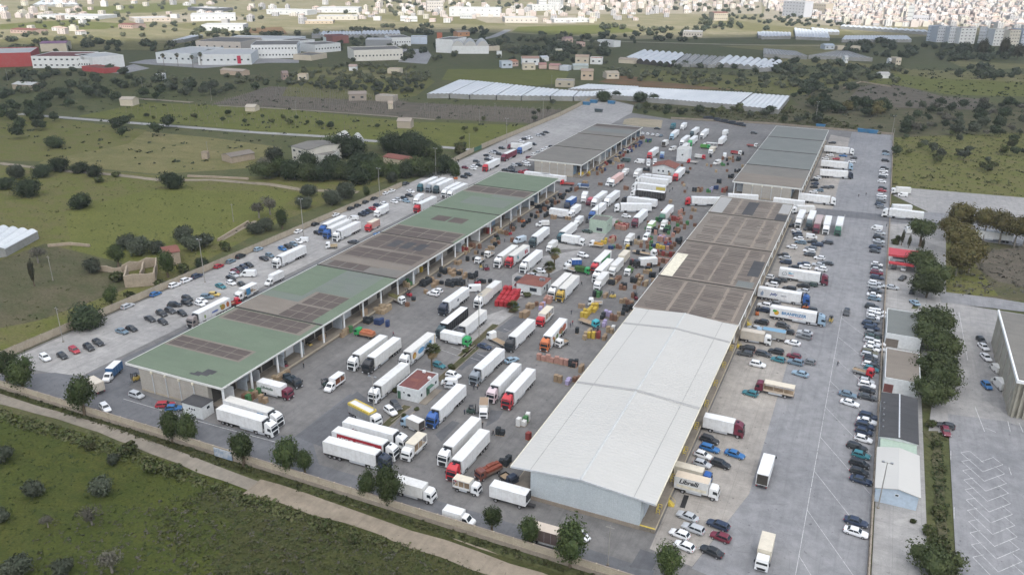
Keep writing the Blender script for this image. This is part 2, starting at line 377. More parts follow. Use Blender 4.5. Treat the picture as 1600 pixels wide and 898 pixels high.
sheet('forecourt',P('a6',(980,680),(1250,600),(1400,640),(1160,690)),-.022,'gravel')
def lines(name,segs,w=.14,z=.06):
 mb = MB()
 for a,b in segs:
  a = Vector(a[:2]); b = Vector(b[:2]); d = (b - a).normalized(); n = Vector((-d.y,d.x)) * w / 2
  mb.face([(*(a + n),z),(*(a - n),z),(*(b - n),z),(*(b + n),z)],'linepaint')
 o = mb.build(name); o['kind'] = 'structure'; return o
m_,nt_,b_ = nodes('linepaint')
nt_.links.new(mix(nt_,ramp(nt_,coord(nt_,1.3,5,.7),[(.45,0),(.62,.8)]),(.47,.47,.465),(.22,.22,.22)),b_.inputs['Base Color'])
b_.inputs['Roughness'].default_value = .8
lines('lane_marking',[((-.4,y),(-.4,y + 14.6)) for y in range(128,262,15)],.12)
lines('bay_marking',[((-.4,154 - 19.7 + k * 15.1),(11,134.1 - 19.7 + k * 15.1 + (k * .35))) for k in range(0,9)],.12)
lines('road_marking',[(P('h',(480,440))[0],P('h',(460,560))[0])],.12)
lines('yard_marking',P2 := [(P('i',(770,690))[0],P('i',(1260,835))[0]),(P('i',(1260,835))[0],P('M',(140,640))[0]),(P('M',(140,640))[0],P('M',(700,790))[0])],.16)
lines('bay_marking',[(P('L',(60 + 90 * k,40 - 30 * k))[0],P('L',(200 + 90 * k,90 - 30 * k))[0]) for k in range(3)] + [(P('J',a)[0],P('J',b)[0]) for a,b in (((150,790),(250,830)),((260,700),(420,740)),((400,560),(470,585)),((90,830),(180,860)))],.14)
seg = []
for k in range(11):
 o_ = Vector((29.4,186.1)) - Vector((0,3.85)) * k
 L0,T0,R0,Q0,S0 = (o_ + Vector(v) for v in ((0,0),(1.9,1.6),(8.3,-1.4),(6.6,.9),(4.0,-6.4)))
 seg += [(L0,S0),(L0,T0),(R0,S0),(Q0,R0)]
 if k == 0: seg += [(T0,T0 + Vector((2.6,-4.1))),(Q0,Q0 + Vector((-2.7,-3.1)))]
lines('bay_marking',seg,.13,.065)
lines('road_marking',[((27.4,186),(27.2,182)),((27,163),(26.8,159)),((38.8,184),(39,181))],.14,.07)
lines('lot_marking',[(P('l',a)[0],P('l',b)[0]) for a,b in (((1190,150),(1245,450)),((1290,740),(1350,895)),((1495,830),(1510,895)),((1565,840),(1590,898)),((1350,870),(1420,898)))],.16,.07)
mb = MB()
for a,b in ((P('K',(600,760)),P('K',(820,560))),(P('K',(1110,330)),P('K',(1480,0))),(P('J',(0,820)),P('J',(330,520))),(P('K',(700,720)),P('K',(860,600)))):
 a,b = a[0],b[0]; d = (b - a).normalized(); n = Vector((-d.y,d.x,0)) * 1.1
 for s in (-1,1):
  q = [a + n * s,b + n * s]; w = n.normalized() * .11
  mb.loft([[p - w,p + w,p + w + Vector((0,0,.13)),p - w + Vector((0,0,.13))] for p in q],'dock')
o = mb.build('kerb'); o['kind'] = 'structure'
for a,b in ((P('K',(600,760)),P('K',(820,560))),(P('K',(1110,330)),P('K',(1480,0))),(P('J',(0,820)),P('J',(330,520)))):
 ribbon('verge',[a[0],b[0]],1.9,.05,'scrub',jit=.15)
# ---------------------------------------------------------------- roofs of the halls
def gen_roof(name,col,col2,dark,stretch=(1,1,1),s=.12):
 m,nt,b = nodes(name)
 f = ramp(nt,coord(nt,s,6,.65,stretch=stretch),[(.36,0),(.64,1)])
 c = mix(nt,f,col,col2)
 g = ramp(nt,coord(nt,.5,5,.7,stretch=(.25,1.2,1),off=(3,9,0)),[(.48,0),(.75,1)])
 mm = N(nt,'ShaderNodeMath',operation='MULTIPLY'); nt.links.new(g,mm.inputs[0]); mm.inputs[1].default_value = .55
 c = mix(nt,mm.outputs[0],c,dark)
 c = mix(nt,1.0,c,ramp(nt,coord(nt,4,4,.7),[(.25,.8),(.75,1.18)]),'MULTIPLY')
 nt.links.new(c,b.inputs['Base Color']); b.inputs['Roughness'].default_value = .9; b.inputs['Specular IOR Level'].default_value = .15
gen_roof('roof_green',(.128,.165,.118),(.145,.182,.132),(.118,.138,.108))
gen_roof('roof_greygreen',(.155,.172,.155),(.150,.178,.145),(.125,.135,.125))
gen_roof('roof_brown',(.150,.128,.110),(.180,.158,.136),(.105,.094,.086))
gen_roof('roof_brownlight',(.205,.182,.155),(.182,.160,.137),(.135,.122,.108))
gen_roof('roof_maroon',(.094,.078,.072),(.116,.098,.088),(.074,.065,.060))
gen_roof('roof_grey',(.155,.150,.138),(.180,.172,.155),(.12,.115,.108))
gen_roof('roof_bluegrey',(.150,.162,.155),(.168,.178,.170),(.128,.135,.130))
gen_roof('roof_dark',(.060,.062,.066),(.075,.075,.078),(.04,.04,.042))
m,nt,b = nodes('roof_white'); f_ = ramp(nt,coord(nt,.05,5,.6,stretch=(.5,1,1)),[(.35,0),(.65,1)]); c_ = mix(nt,f_,(.435,.428,.402),(.462,.456,.43)); c_ = mix(nt,ramp(nt,coord(nt,.9,5,.7,stretch=(.10,1,1)),[(.58,0),(.80,.5)]),c_,(.36,.36,.34)); nt.links.new(c_,b.inputs['Base Color']); b.inputs['Roughness'].default_value = .6
gen_roof('roof_whiteband',(.31,.31,.30),(.33,.33,.32),(.28,.28,.275))
gen_roof('roof_seam',(.23,.195,.16),(.26,.22,.18),(.17,.15,.125),(1,1,1),1.2)
gen_roof('roof_tile',(.20,.085,.068),(.18,.078,.064),(.17,.08,.065),(1,1,1),.4)
gen_roof('roof_redfelt',(.15,.062,.058),(.17,.075,.07),(.12,.055,.052),(1,1,1),.4)
gen_roof('greenhouse_film',(.50,.53,.55),(.58,.60,.61),(.40,.43,.45),(1,.3,1),.08)
gen_roof('greenhouse_clear',(.22,.225,.215),(.30,.30,.29),(.16,.15,.13),(1,.3,1),.08)
gen_roof('concrete_panel',(.335,.315,.280),(.380,.355,.315),(.250,.230,.200),(1,1,.25),.4)
gen_roof('wall_tan',(.35,.305,.235),(.41,.36,.28),(.25,.215,.17),(1,1,.4),.5)
gen_roof('wall_block',(.25,.215,.175),(.29,.25,.205),(.18,.155,.13),(1,1,.4),.5)
gen_roof('stone',(.30,.25,.19),(.36,.30,.23),(.19,.155,.12),(1,1,1),1.4)
gen_roof('white_sheet',(.42,.46,.48),(.45,.49,.505),(.38,.42,.44),(1,1,.1),.5)
plain('ridge_white',(.45,.46,.45),.6,.08)
plain('grey_shutter',(.42,.46,.50),.6,.15)
plain('edge_white',(.60,.60,.57),.7,.12)
plain('bluedoor',(.20,.28,.36),.6,.15)
plain('joint',(.055,.05,.046),.85)
SHUT = ['grey_shutter','grey_shutter','bluedoor','silver_panel','whitepaint']
def hall(label,x0,x1,y0,y1,z,mods,wall_in,side,frontwall='concrete_panel',rngs=1,edgecol='edge_white'):
 """flat-roofed loading hall: roof in 40 m modules, canopy on the dock side(s)"""
 rng = random.Random(rngs)
 root = tag(empty('market_hall',((x0 + x1) / 2,(y0 + y1) / 2,0)),label,'market hall','loading halls of the produce market')
 cx,cy = (x0 + x1) / 2,(y0 + y1) / 2
 def B(mb,name,**k): return mb.build(name,root,(-cx,-cy,0),**k)
 n = len(mods)
 ys = [y0 + (y1 - y0) * i / n if not isinstance(mods[i],tuple) else 0 for i in range(n)]
 edges = [m[0] for m in mods] + [y1]
 for i,(ya,mat,extras) in enumerate(mods):
  yb = edges[i + 1]
  mb = MB(); mb.box(x0,x1,ya + .25,yb - .25,z - .45,z,mat,open_=''); B(mb,'roof_panel')
  if i:
   mb = MB(); mb.box(x0,x1,ya - .24,ya + .24,z - .45,z + .22,'joint'); B(mb,'roof_joint')
  for ei,(nm,m2,rects) in enumerate(extras):
   mb = MB()
   for k,(u0,u1,v0,v1) in enumerate(rects):
    mb.face([(x0 + (x1 - x0) * a,ya + .3 + (yb - ya - .6) * b_,z + .012 + .004 * ei + .0001 * k) for a,b_ in ((u0,v0),(u1,v0),(u1,v1),(u0,v1))],m2)
    if len(rects) < 4: B(mb,nm); mb = MB()
   if len(rects) > 3: B(mb,nm)
 mb = MB(); e = .16
 mb.box(x0 - e,x0,y0 - e,y1 + e,z - .42,z + .06,edgecol); mb.box(x1,x1 + e,y0 - e,y1 + e,z - .42,z + .06,edgecol)
 mb.box(x0,x1,y0 - e,y0,z - .55,z + .06,edgecol); mb.box(x0,x1,y1,y1 + e,z - .55,z + .06,edgecol); B(mb,'fascia')
 wl,wr = wall_in
 mb = MB(); mb.box(wl + .3,wr - .3,y0 + .3,y1 - .3,0,z - .46,'concrete_panel'); B(mb,'wall')
 mb = MB(); k = 5
 for i in range(k):
  a = wl + (wr - wl) * i / k; b = wl + (wr - wl) * (i + 1) / k
  mb.box(a + .03,b - .03,y0,y0 + .28,.55,z - .46,frontwall)
  mb.box(a + .01,b - .01,y0 - .05,y0 + .26,0,.55,'wall_tan')
 B(mb,'end_wall')
 for i in range(1,k):
  mb = MB(); a = wl + (wr - wl) * i / k; mb.cyl((a,y0 - .12,.1),.11,z - 1.3,'silver_panel',n=6); mb.box(a - .3,a + .3,y0 - .35,y0 - .02,z - 1.2,z - .62,'ivory'); B(mb,'downpipe')
 for s in side:
  xw,xe = (wr,x1 - .35) if s > 0 else (wl,x0 + .35)
  mb = MB(); mb.box(min(xw,xe),max(xw,xe),y0 + .4,y1 - .4,0,1.0,'dock'); B(mb,'dock_platform')
  mb = MB(); xa = xe; mb.box(xa - .02 if s > 0 else xa - .28,xa + .28 if s > 0 else xa + .02,y0 + .4,y1 - .4,.62,1.015,'wall_tan'); B(mb,'dock_edge')
  y = y0 + .7; i = 0
  while y < y1 - 1:
   mb = MB(); c = xe - s * .5
   mb.box(c - .17,c + .17,y,y + .5,1.0,z - .46,'whitepaint'); B(mb,'column'); y += 10.05
  y = y0 + 1.5
  while y < y1 - 5:
   w = rng.choice([3.2,4.2,4.2]); kind = rng.random()
   mb = MB(); xx = xw - .3 * s
   if kind < .45:
    mb.box(min(xx,xx + .12 * s),max(xx,xx + .12 * s),y,y + w,1.0,5.2,rng.choice(SHUT)); B(mb,'roller_door')
   elif kind < .9:
    mb.box(min(xx,xx + .06 * s),max(xx,xx + .06 * s),y,y + w,1.0,5.2,'darkinside'); B(mb,'doorway')
   if rng.random() < .3:
    mb = MB(); d = min(3.6,abs(xe - xw) - 1)
    mb.box(min(xw,xw + d * s),max(xw,xw + d * s),y + w + .2,y + w + .32,1.0,4.6,rng.choice(SHUT)); B(mb,'partition')
   y += w + .6
 return root
G = lambda nx,ny,u0,u1,v0,v1,gap=.012: [(u0 + (u1 - u0) * i / nx + gap / 2,u0 + (u1 - u0) * (i + 1) / nx - gap / 2,v0 + (v1 - v0) * j / ny + gap / 2,v0 + (v1 - v0) * (j + 1) / ny - gap / 2) for i in range(nx) for j in range(ny)]
left_mods = [
 (129.3,'roof_green',[('roof_sheet','roof_brownlight',[(.01,.82,.305,.475),(.03,.95,.80,.995)]),('roof_patch','roof_maroon',G(5,2,.025,.795,.32,.46,.006) + G(6,2,.06,.90,.815,.99,.006)),('roof_patch','roof_dark',[(.60,.70,.05,.07),(.63,.76,.07,.10),(.68,.78,.10,.15)])]),
 (169.3,'roof_greygreen',[('roof_sheet','roof_brownlight',[(.01,.90,.005,.27),(.46,.88,.27,.50)]),('roof_patch','roof_maroon',G(3,2,.48,.88,.01,.24,.008) + G(3,2,.50,.87,.26,.495,.008)),('roof_sheet','roof_green',[(.02,.40,.38,.99),(.86,.99,.02,.99)]),('roof_patch','roof_greygreen',[(.60,.85,.55,.72)])]),
 (209.4,'roof_brown',[('roof_sheet','roof_grey',[(.02,.97,.01,.14),(.66,.98,.14,.30)]),('roof_sheet','roof_brownlight',[(.02,.96,.17,.29),(.05,.5,.55,.7),(.62,.97,.62,.99)]),('roof_patch','roof_maroon',G(3,1,.08,.56,.02,.16) + G(4,2,.05,.93,.32,.56) + G(4,2,.05,.95,.60,.97)),('roof_patch','roof_dark',G(3,1,.3,.8,.66,.9,.05))]),
 (248.6,'roof_green',[('roof_sheet','roof_brownlight',[(.01,.96,.005,.30)]),('roof_patch','roof_maroon',G(4,2,.03,.94,.01,.28) + G(2,1,.26,.74,.56,.76,.03))]),
 (288.2,'roof_green',[('roof_sheet','roof_brownlight',[(.01,.97,.70,.99)]),('roof_patch','roof_maroon',G(4,1,.02,.95,.74,.97)),('roof_patch','roof_greygreen',[(.25,.9,.25,.55),(.5,.95,.6,.72)])]),
 (327.6,'roof_green',[]),
]
hall('long green-roofed loading hall with brown felt patches on the left',-165.6,-134.0,129.3,355.6,7.0,left_mods,(-161.4,-138.7),(1,),rngs=3)
hall('grey-brown roofed loading hall farther back on the left',-163.8,-133.7,387,500,7.0,[(387,'roof_grey',[]),(424,'roof_grey',[('roof_sheet','roof_brownlight',[(0.01,.99,.96,.995)])]),(464,'roof_grey',[('roof_patch','roof_bluegrey',[(.05,.95,.3,.6)]),('roof_patch','roof_maroon',[(.02,.98,.75,.95)])])],(-160,-138.5),(1,),rngs=5)
rr = random.Random(5)
def strips(seed):
 q = random.Random(seed); out = []
 for (u0,u1) in ((.08,.30),(.33,.50),(.53,.74),(.77,.92)):
  v = .06
  while v < .93:
   if q.random() < .82: out.append((u0 + q.uniform(-.02,.03),u1 + q.uniform(-.05,.02),v,v + q.uniform(.012,.026)))
   v += .045
 return out
def seams(seed):
 q = random.Random(seed); out = [(.005,.995,.005,.03),(.30,.33,.05,.95),(.505,.525,.05,.95),(.74,.77,.05,.96),(.92,.945,.05,.9)]
 return out
def brown(ya,s,extra=[]):
 return (ya,'roof_brown' if s % 2 else 'roof_brownlight',[('roof_strip','roof_maroon',strips(s)),('roof_seam','roof_seam',seams(s))] + extra)
hall('long brown felt-roofed hall joined behind the white-roofed warehouse',-57.9,-26.9,219.8,358,7.0,
  [(219.8,*brown(0,1)[1:]),(249.1,*brown(0,3,[('roof_patch','ivory',[(.01,.14,.02,.62)]),('roof_patch','roof_bluegrey',[(.80,.97,.02,.16)]),('roof_patch','roof_dark',[(.86,.98,.3,.7)])])[1:]),(289.6,*brown(0,4)[1:]),(329.9,*brown(0,6,[('roof_patch','roof_dark',[(.42,.56,.1,.85),(.85,.99,.02,.35)]),('roof_patch','roof_whiteband',[(.01,.17,.05,.95),(.86,.99,.4,.95)])])[1:])],(-53,-31),(1,-1),rngs=11)
hall('farther right loading hall with grey-green roof bays and brown front bay',-57.9,-26.6,386.8,542.5,7.0,[(386.8,'roof_grey',[('roof_patch','roof_brownlight',[(.02,.98,.02,.5)])]),(426,'roof_bluegrey',[]),(466,'roof_bluegrey',[]),(505.5,'roof_bluegrey',[])],(-53,-31),(1,-1),rngs=12)
# ---------------------------------------------------------------- white steel warehouse
def white_hall():
 x0,x1,xr,y0,y1,ze,zr = -57.3,-27.0,-42.2,129.0,219.4,6.9,8.1
 root = tag(empty('warehouse',(xr,174,0)),'white metal warehouse with a shallow gabled white roof at the front right','warehouse')
 def B(mb,name): return mb.build(name,root,(-xr,-174,0))
 def zz(x): return zr - (zr - ze) * abs(x - xr) / 15.1
 prev = y0
 for yb in (168.5,207.5,y1):
  for xa,xb in ((x0,xr),(xr,x1)):
   mb = MB(); n = 24
   L = yb - prev; k = int(L / 1.0); ys = [prev + L * i / k for i in range(k + 1)]
   for i in range(k):
    a,b = ys[i],ys[i + 1]; c = b - .12
    mb.face([(xa,a,zz(xa)),(xb,a,zz(xb)),(xb,c,zz(xb)),(xa,c,zz(xa))],'roof_white')
    mb.face([(xa,c,zz(xa) + .03),(xb,c,zz(xb) + .03),(xb,b,zz(xb) + .03),(xa,b,zz(xa) + .03)],'roof_white')
    mb.face([(xa,c,zz(xa)),(xb,c,zz(xb)),(xb,c,zz(xb) + .03),(xa,c,zz(xa) + .03)],'roof_white')
   mb.face([(xa,prev,zz(xa) - .2),(xa,yb,zz(xa) - .2),(xb,yb,zz(xb) - .2),(xb,prev,zz(xb) - .2)],'roof_whiteband')
   B(mb,'roof_slope')
  prev = yb
 for yb in (168.5,207.5):
  mb = MB()
  for xa,xb in ((x0,xr),(xr,x1)):
   mb.loft([[(x,yb - .55,zz(x) + .02),(x,yb + .55,zz(x) + .02),(x,yb + .5,zz(x) + .10),(x,yb - .5,zz(x) + .10)] for x in (xa,xb)],'roof_whiteband')
  B(mb,'roof_joint')
 for xq in (x0 + 4.3,x1 - 4.3):
  mb = MB(); mb.box(xq - .06,xq + .06,y0 + .1,y1 - .1,zz(xq) + .03,zz(xq) + .05,'roof_whiteband'); B(mb,'roof_seam')
 mb = MB(); mb.loft([[(xr - .3,y,zz(xr - .3) + .03),(xr,y,zr + .10),(xr + .3,y,zz(xr + .3) + .03),(xr,y,zr - .1)] for y in (y0 - .05,y1 + .05)],'ridge_white'); B(mb,'ridge_cap')
 mb = MB()
 for xa,s in ((x0,-1),(x1,1)): mb.box(min(xa,xa + .18 * s),max(xa,xa + .18 * s),y0 - .05,y1,ze - .35,ze + .04,'ivory')
 for xa,xb in ((x0,xr),(xr,x1)): mb.loft([[(x,y0 - .12,zz(x) - .35),(x,y0 - .02,zz(x) - .35),(x,y0 - .02,zz(x) + .05),(x,y0 - .12,zz(x) + .05)] for x in (xa,xb)],'silver_panel')
 B(mb,'fascia')
 wl,wr = -53.0,-29.8
 mb = MB(); n = 58; top = lambda x: zz(x) - .22
 for i in range(n):
  a = wl + (wr - wl) * i / n; b = wl + (wr - wl) * (i + 1) / n; mdl = (a + b) / 2
  mb.face([(a,y0 + .2,.9),(mdl,y0 + .16,.9),(mdl,y0 + .16,top(mdl)),(a,y0 + .2,top(a))],'white_sheet')
  mb.face([(mdl,y0 + .16,.9),(b,y0 + .2,.9),(b,y0 + .2,top(b)),(mdl,y0 + .16,top(mdl))],'white_sheet')
 B(mb,'gable_wall')
 mb = MB(); mb.box(wl,wl + .2,y0 + .25,y1,.9,zz(wl) - .22,'white_sheet'); mb.box(wr - .2,wr,y0 + .25,y1,.9,zz(wr) - .22,'white_sheet'); B(mb,'side_wall')
 mb = MB(); mb.box(wl - .05,wr + .02,y0 + .05,y1,0,.9,'wall_block'); B(mb,'plinth')
 for xa,xb,s in ((wr + .03,x1 + .25,1),(x0 - .1,wl - .06,-1)):
  mb = MB(); mb.box(xa,xb,y0 + .1,y1,0,1.0,'dock'); B(mb,'dock_platform')
  mb = MB(); e = xb if s > 0 else xa; mb.box(min(e,e + .2 * s),max(e,e + .2 * s),y0 + .1,y1,.7,1.02,'wall_tan'); B(mb,'dock_edge')
  mb = MB(); mb.box(min(e,e - 3 * s),max(e,e - 3 * s),y0 + .1,y0 + .5,1.0,1.012,'yellowpaint'); B(mb,'yellow_band')
  y = y0 + 3
  while y < y1 - 4:
   mb = MB(); q = wr + .02 if s > 0 else wl - .02
   mb.box(min(q,q + .1 * s),max(q,q + .1 * s),y,y + 4,1.0,5.2,rr.choice(['silver_panel','darkinside','grey_shutter','whitepaint'])); B(mb,'loading_door'); y += 7.5
  y = y0 + 6
  while y < y1 - 2 and s > 0:
   mb = MB(); q = e - .7 * s
   for dx in (-.35,.35):
    for dy in (-.9,.9): mb.cyl((q + dx,y + dy,1.0),.05,1.1,'yellowpaint',n=6)
   for h in (1.5,2.1):
    mb.box(q - .38,q + .38,y - .94,y - .86,h - .05,h + .05,'yellowpaint'); mb.box(q - .38,q + .38,y + .86,y + .94,h - .05,h + .05,'yellowpaint')
    mb.box(q - .4,q - .32,y - .86,y + .86,h - .05,h + .05,'yellowpaint')
   B(mb,'dock_rail'); y += 11.5
 return root
white_hall()
# ---------------------------------------------------------------- generic small buildings
def win(root,x,y,z,w,h,face,depth=.06):
 """framed window on a wall: face 'f' (-y), 'k' (+y), 'l' (-x), 'r' (+x)"""
 mb = MB(); fr = MB()
 if face in 'fk':
  s = -1 if face == 'f' else 1
  fr.box(x - w / 2 - .07,x + w / 2 + .07,min(y,y + .05 * s),max(y,y + .05 * s),z - .07,z + h + .07,'whitepaint')
  mb.box(x - w / 2,x + w / 2,min(y + .03 * s,y + .07 * s),max(y + .03 * s,y + .07 * s),z,z + h,'pane')
 else:
  s = -1 if face == 'l' else 1
  fr.box(min(x,x + .05 * s),max(x,x + .05 * s),y - w / 2 - .07,y + w / 2 + .07,z - .07,z + h + .07,'whitepaint')
  mb.box(min(x + .03 * s,x + .07 * s),max(x + .03 * s,x + .07 * s),y - w / 2,y + w / 2,z,z + h,'pane')
 f = fr.build('window',root); mb.build('pane',f)
def hut(label,name,cat,x0,x1,y0,y1,h,wall,roof,kind='flat',wins=(),doors=(),over=.0,par=.25,group=None,wallcol=None,rise=1.2):
 cx,cy,hx,hy = (x0 + x1) / 2,(y0 + y1) / 2,(x1 - x0) / 2,(y1 - y0) / 2
 root = tag(empty(name,(cx,cy,0)),label,cat,group)
 mb = MB(); mb.box(-hx,hx,-hy,hy,0,h,wall); mb.build('wall',root,color=wallcol)
 mb = MB()
 if kind == 'flat':
  if par:
   for a in ((-hx,hx,-hy,-hy + .18),(-hx,hx,hy - .18,hy),(-hx,-hx + .18,-hy + .18,hy - .18),(hx - .18,hx,-hy + .18,hy - .18)): mb.box(*a,h + .002,h + par,wall)
   p_ = mb.build('parapet',root,color=wallcol); mb = MB(); mb.box(-hx + .19,hx - .19,-hy + .19,hy - .19,h + .003,h + .08,roof)
  else: mb.box(-hx - over,hx + over,-hy - over,hy + over,h + .002,h + .2,roof)
 elif kind == 'gable':
  mb.loft([[(-hx - over,y,h + .01),(0,y,h + rise),(hx + over,y,h + .01),(hx + over,y,h + .16),(0,y,h + rise + .16),(-hx - over,y,h + .16)] for y in (-hy - over,hy + over)],roof)
  g = MB(); g.loft([[(-hx,y,h + .004),(hx,y,h + .004),(0,y,h + rise - .02)] for y in (-hy + .02,hy - .02)],wall); g.build('gable',root,color=wallcol)
 elif kind == 'gablex':
  mb.loft([[(x,-hy - over,h + .01),(x,0,h + rise),(x,hy + over,h + .01),(x,hy + over,h + .16),(x,0,h + rise + .16),(x,-hy - over,h + .16)] for x in (-hx - over,hx + over)],roof)
  g = MB(); g.loft([[(x,-hy,h + .004),(x,hy,h + .004),(x,0,h + rise - .02)] for x in (-hx + .02,hx - .02)],wall); g.build('gable',root,color=wallcol)
 elif kind == 'hip':
  a,b = hx + over,hy + over; t = max(0,b - a)
  V = [(-a,-b,h + .01),(a,-b,h + .01),(a,b,h + .01),(-a,b,h + .01),(0,-t,h + rise),(0,t,h + rise)]
  for q in ((0,1,4),(1,2,5,4),(2,3,5),(3,0,4,5),(3,2,1,0)): mb.face([V[i] for i in q],roof)
 mb.build('roof',root)
 for (f,u,z,w,hh) in wins:
  win(root,u * hx if f in 'fk' else (hx if f == 'r' else -hx),(hy if f == 'k' else -hy) if f in 'fk' else u * hy,z,w,hh,f)
 for (f,u,w,hh,m) in doors:
  mb = MB()
  if f == 'f': mb.box(u * hx - w / 2,u * hx + w / 2,-hy - .05,-hy,.02,hh,m)
  elif f == 'r': mb.box(hx,hx + .05,u * hy - w / 2,u * hy + w / 2,.02,hh,m)
  elif f == 'l': mb.box(-hx - .05,-hx,u * hy - w / 2,u * hy + w / 2,.02,hh,m)
  mb.build('door',root)
 return root
plain('greenpaint',(.05,.12,.08),.5)
plain('hutwhite',(.56,.58,.58),.8,.12)
plain('palegreen',(.32,.40,.33),.8,.12)
plain('lightblue',(.42,.50,.58),.8,.1)
plain('redpaint',(.42,.05,.06),.5,.15)
hut('small white hut with a dark flat roof at the green hall corner','hut','hut',-142.8,-136.7,124.7,128.5,3.4,'hutwhite','roof_dark',par=.0,over=.15,wins=[('f',-.25,2.0,.5,.5),('f',0,2.0,.5,.5),('f',.25,2.0,.5,.5),('r',.1,2.1,.9,.7)])
r_ = hut('white cabin with red flat roof and green doors beside the palm','office_cabin','cabin',-99.9,-93.6,153.5,163.6,3.3,'hutwhite','roof_redfelt',par=.3,wins=[('f',.1,1.3,.9,.7),('r',-.75,1.3,.8,.8),('r',.7,1.3,.8,.8),('f',-.35,1.9,.5,.4)],doors=[('f',-.82,.9,2.2,'greenpaint'),('r',-.1,1.6,2.3,'greenpaint')])
mb = MB(); mb.box(3.2,5.2,-5.2,3,0,.18,'dock'); mb.build('step',r_)
mb = MB(); mb.box(3.2,4.2,-1.4,1.2,2.4,2.5,'greenpaint'); mb.build('porch_roof',r_)
mb = MB(); mb.box(.6,1.0,-4.8,4.8,3.36,3.42,'roof_tile'); mb.box(-2,.4,-1,.5,3.37,3.40,'roof_tile'); mb.build('roof_strip',r_)
for dx,dy in ((-1,4),(2,1.5)):
 mb = MB(); mb.box(dx,dx + .8,dy,dy + .5,3.4,4.0,'whitepaint'); mb.build('roof_vent',r_)
r_ = hut('white kiosk with red tiled hip roof behind the red canopy','kiosk','kiosk',-101.6,-92.6,232,240.5,3.2,'hutwhite','roof_tile',kind='hip',over=.3,rise=1.0,wins=[('f',.35,1.0,2.6,1.3),('r',-.4,1.2,1.0,1.0)],doors=[('r',.2,1,2.2,'pane')])
mb = MB(); mb.cyl((3.4,.5,3.3),.5,.9,'steel'); mb.box(2.2,3.0,-.6,.4,3.5,4.4,'steel'); mb.build('roof_tank',r_)
hut('white cabin with bright red gabled roof among the far trucks','kiosk','kiosk',-104,-92,413.5,424,3.6,'hutwhite','roof_tile',kind='gable',over=.5,rise=1.8,wins=[('f',-.4,1.3,1,1),('f',.0,1.3,1,1),('f',.5,1.3,1,1)])
hut('pale green flat-roofed kiosk in the middle of the yard','kiosk','kiosk',-101,-93.6,304.5,312,5.0,'palegreen','roof_grey',par=.4,wins=[('f',.2,.8,2.6,1.4),('r',-.2,2.6,.8,.7)])
hut('tall plain white kiosk block among the far trucks','kiosk','kiosk',-99,-92.5,447,455,7.0,'hutwhite','roof_white',par=.2,wins=[('f',0,3.5,1,.8)])
mb = MB(); q = [P('J',a)[0] for a in ((310,350),(480,362),(570,270),(405,230))]; c = sum(q,Vector()) / 4
top = [p + (c - p) * .3 + Vector((0,0,h)) for p,h in zip(q,(2.6,2.4,2.9,3.4))]
for i in range(4):
 j = (i + 1) % 4; mb.face([q[i],q[j],q[j] + Vector((0,0,1.6)),q[i] + Vector((0,0,1.6))],'redcrate'); mb.face([q[i] + Vector((0,0,1.6)),q[j] + Vector((0,0,1.6)),top[j],top[i]],'redcrate')
plain('redcrate',(.33,.022,.028),.6,.2,1.2)
r_ = tag(empty('crate_pile',c),'big pile of stacked bright red crates beside the yard kiosk','crate pile')
rg = random.Random(3); M_ = MB()
ex = (q[1] - q[0]); ey = (q[3] - q[0]); nx,ny = int(ex.length / 1.25),int(ey.length / 1.1)
for i in range(nx):
 for j in range(ny):
  p = q[0] + ex * ((i + .5) / nx) + ey * ((j + .5) / ny) - c; h = 1.7 + .5 * j / ny + (.2 if rg.random() < .2 else 0) + (.8 if i < 2 and j > ny - 3 else 0)
  a = math.atan2(ex.y,ex.x);
  mb = MB(); z = 0
  while z < h: mb.box(-.61,.61,-.54,.54,z,z + .20,'redcrate'); z += .22
  if (i * ny + j) < 99: mb.build('crate_stack',r_,p,a)
hut('grey flat-roofed low building north of the pines with white parapet','low_building','building',12.2,21.6,239.2,259.2,3.9,'hutwhite','roof_bluegrey',par=.3,doors=[('f',-.6,3.4,2.6,'roof_brown')])
hut('low white building with tan brown flat roof along the right fence','low_building','building',12.4,20.8,209.6,228.8,3.9,'hutwhite','roof_brownlight',par=.25,doors=[('f',-.7,2.2,2.4,'roof_redfelt')])
r_ = hut('dark corrugated shallow-roofed shed between tan and white buildings','shed','shed',12.0,19.8,179.2,201,3.7,'hutwhite','roof_dark',kind='gable',over=.2,rise=.5)
mb = MB(); mb.box(-.15,.15,-10.9,10.9,4.36,4.44,'silver_panel'); mb.build('ridge_cap',r_)
for k in range(5): mb = MB(); mb.cyl((-3.4,-7 + k * 3,3.85),.18,.5,'steel',n=8); mb.build('roof_vent',r_)
hut('narrow pale green lean-to beside the dark corrugated shed','lean_to','shed',12.2,19.6,174.9,179.1,3.2,'palegreen','palegreen',par=0,over=.02)
r_ = hut('pale blue building with white shallow gable roof by the fence','low_building','building',11.9,19.8,158.4,174.4,3.3,'lightblue','roof_white',kind='gable',over=.35,rise=.9,wins=[('f',.0,2.4,.6,.4)])
r_ = tag(empty('gatehouse',(16.8,314,0)),'gatehouse under a red flat canopy at the right entrance','gatehouse')
mb = MB(); mb.box(-5.2,5.2,-2.2,6,4.3,5.0,'redpaint'); mb.build('canopy',r_)
mb = MB(); mb.box(-4.8,3.6,-6.2,-4.4,2.6,3.2,'redpaint'); mb.build('sign_board',r_)
for dx in (-4.6,4.6):
 for dy in (-1.8,5.4): mb = MB(); mb.cyl((dx,dy,0),.16,4.3,'whitepaint',n=8); mb.build('column',r_)
mb = MB(); mb.box(-3.5,1,-.5,4,0,3,'hutwhite'); mb.build('cabin',r_); win(r_,-1,-.5,1.1,3,1.2,'f'); win(r_,1,1.5,1.1,2,1.2,'r')
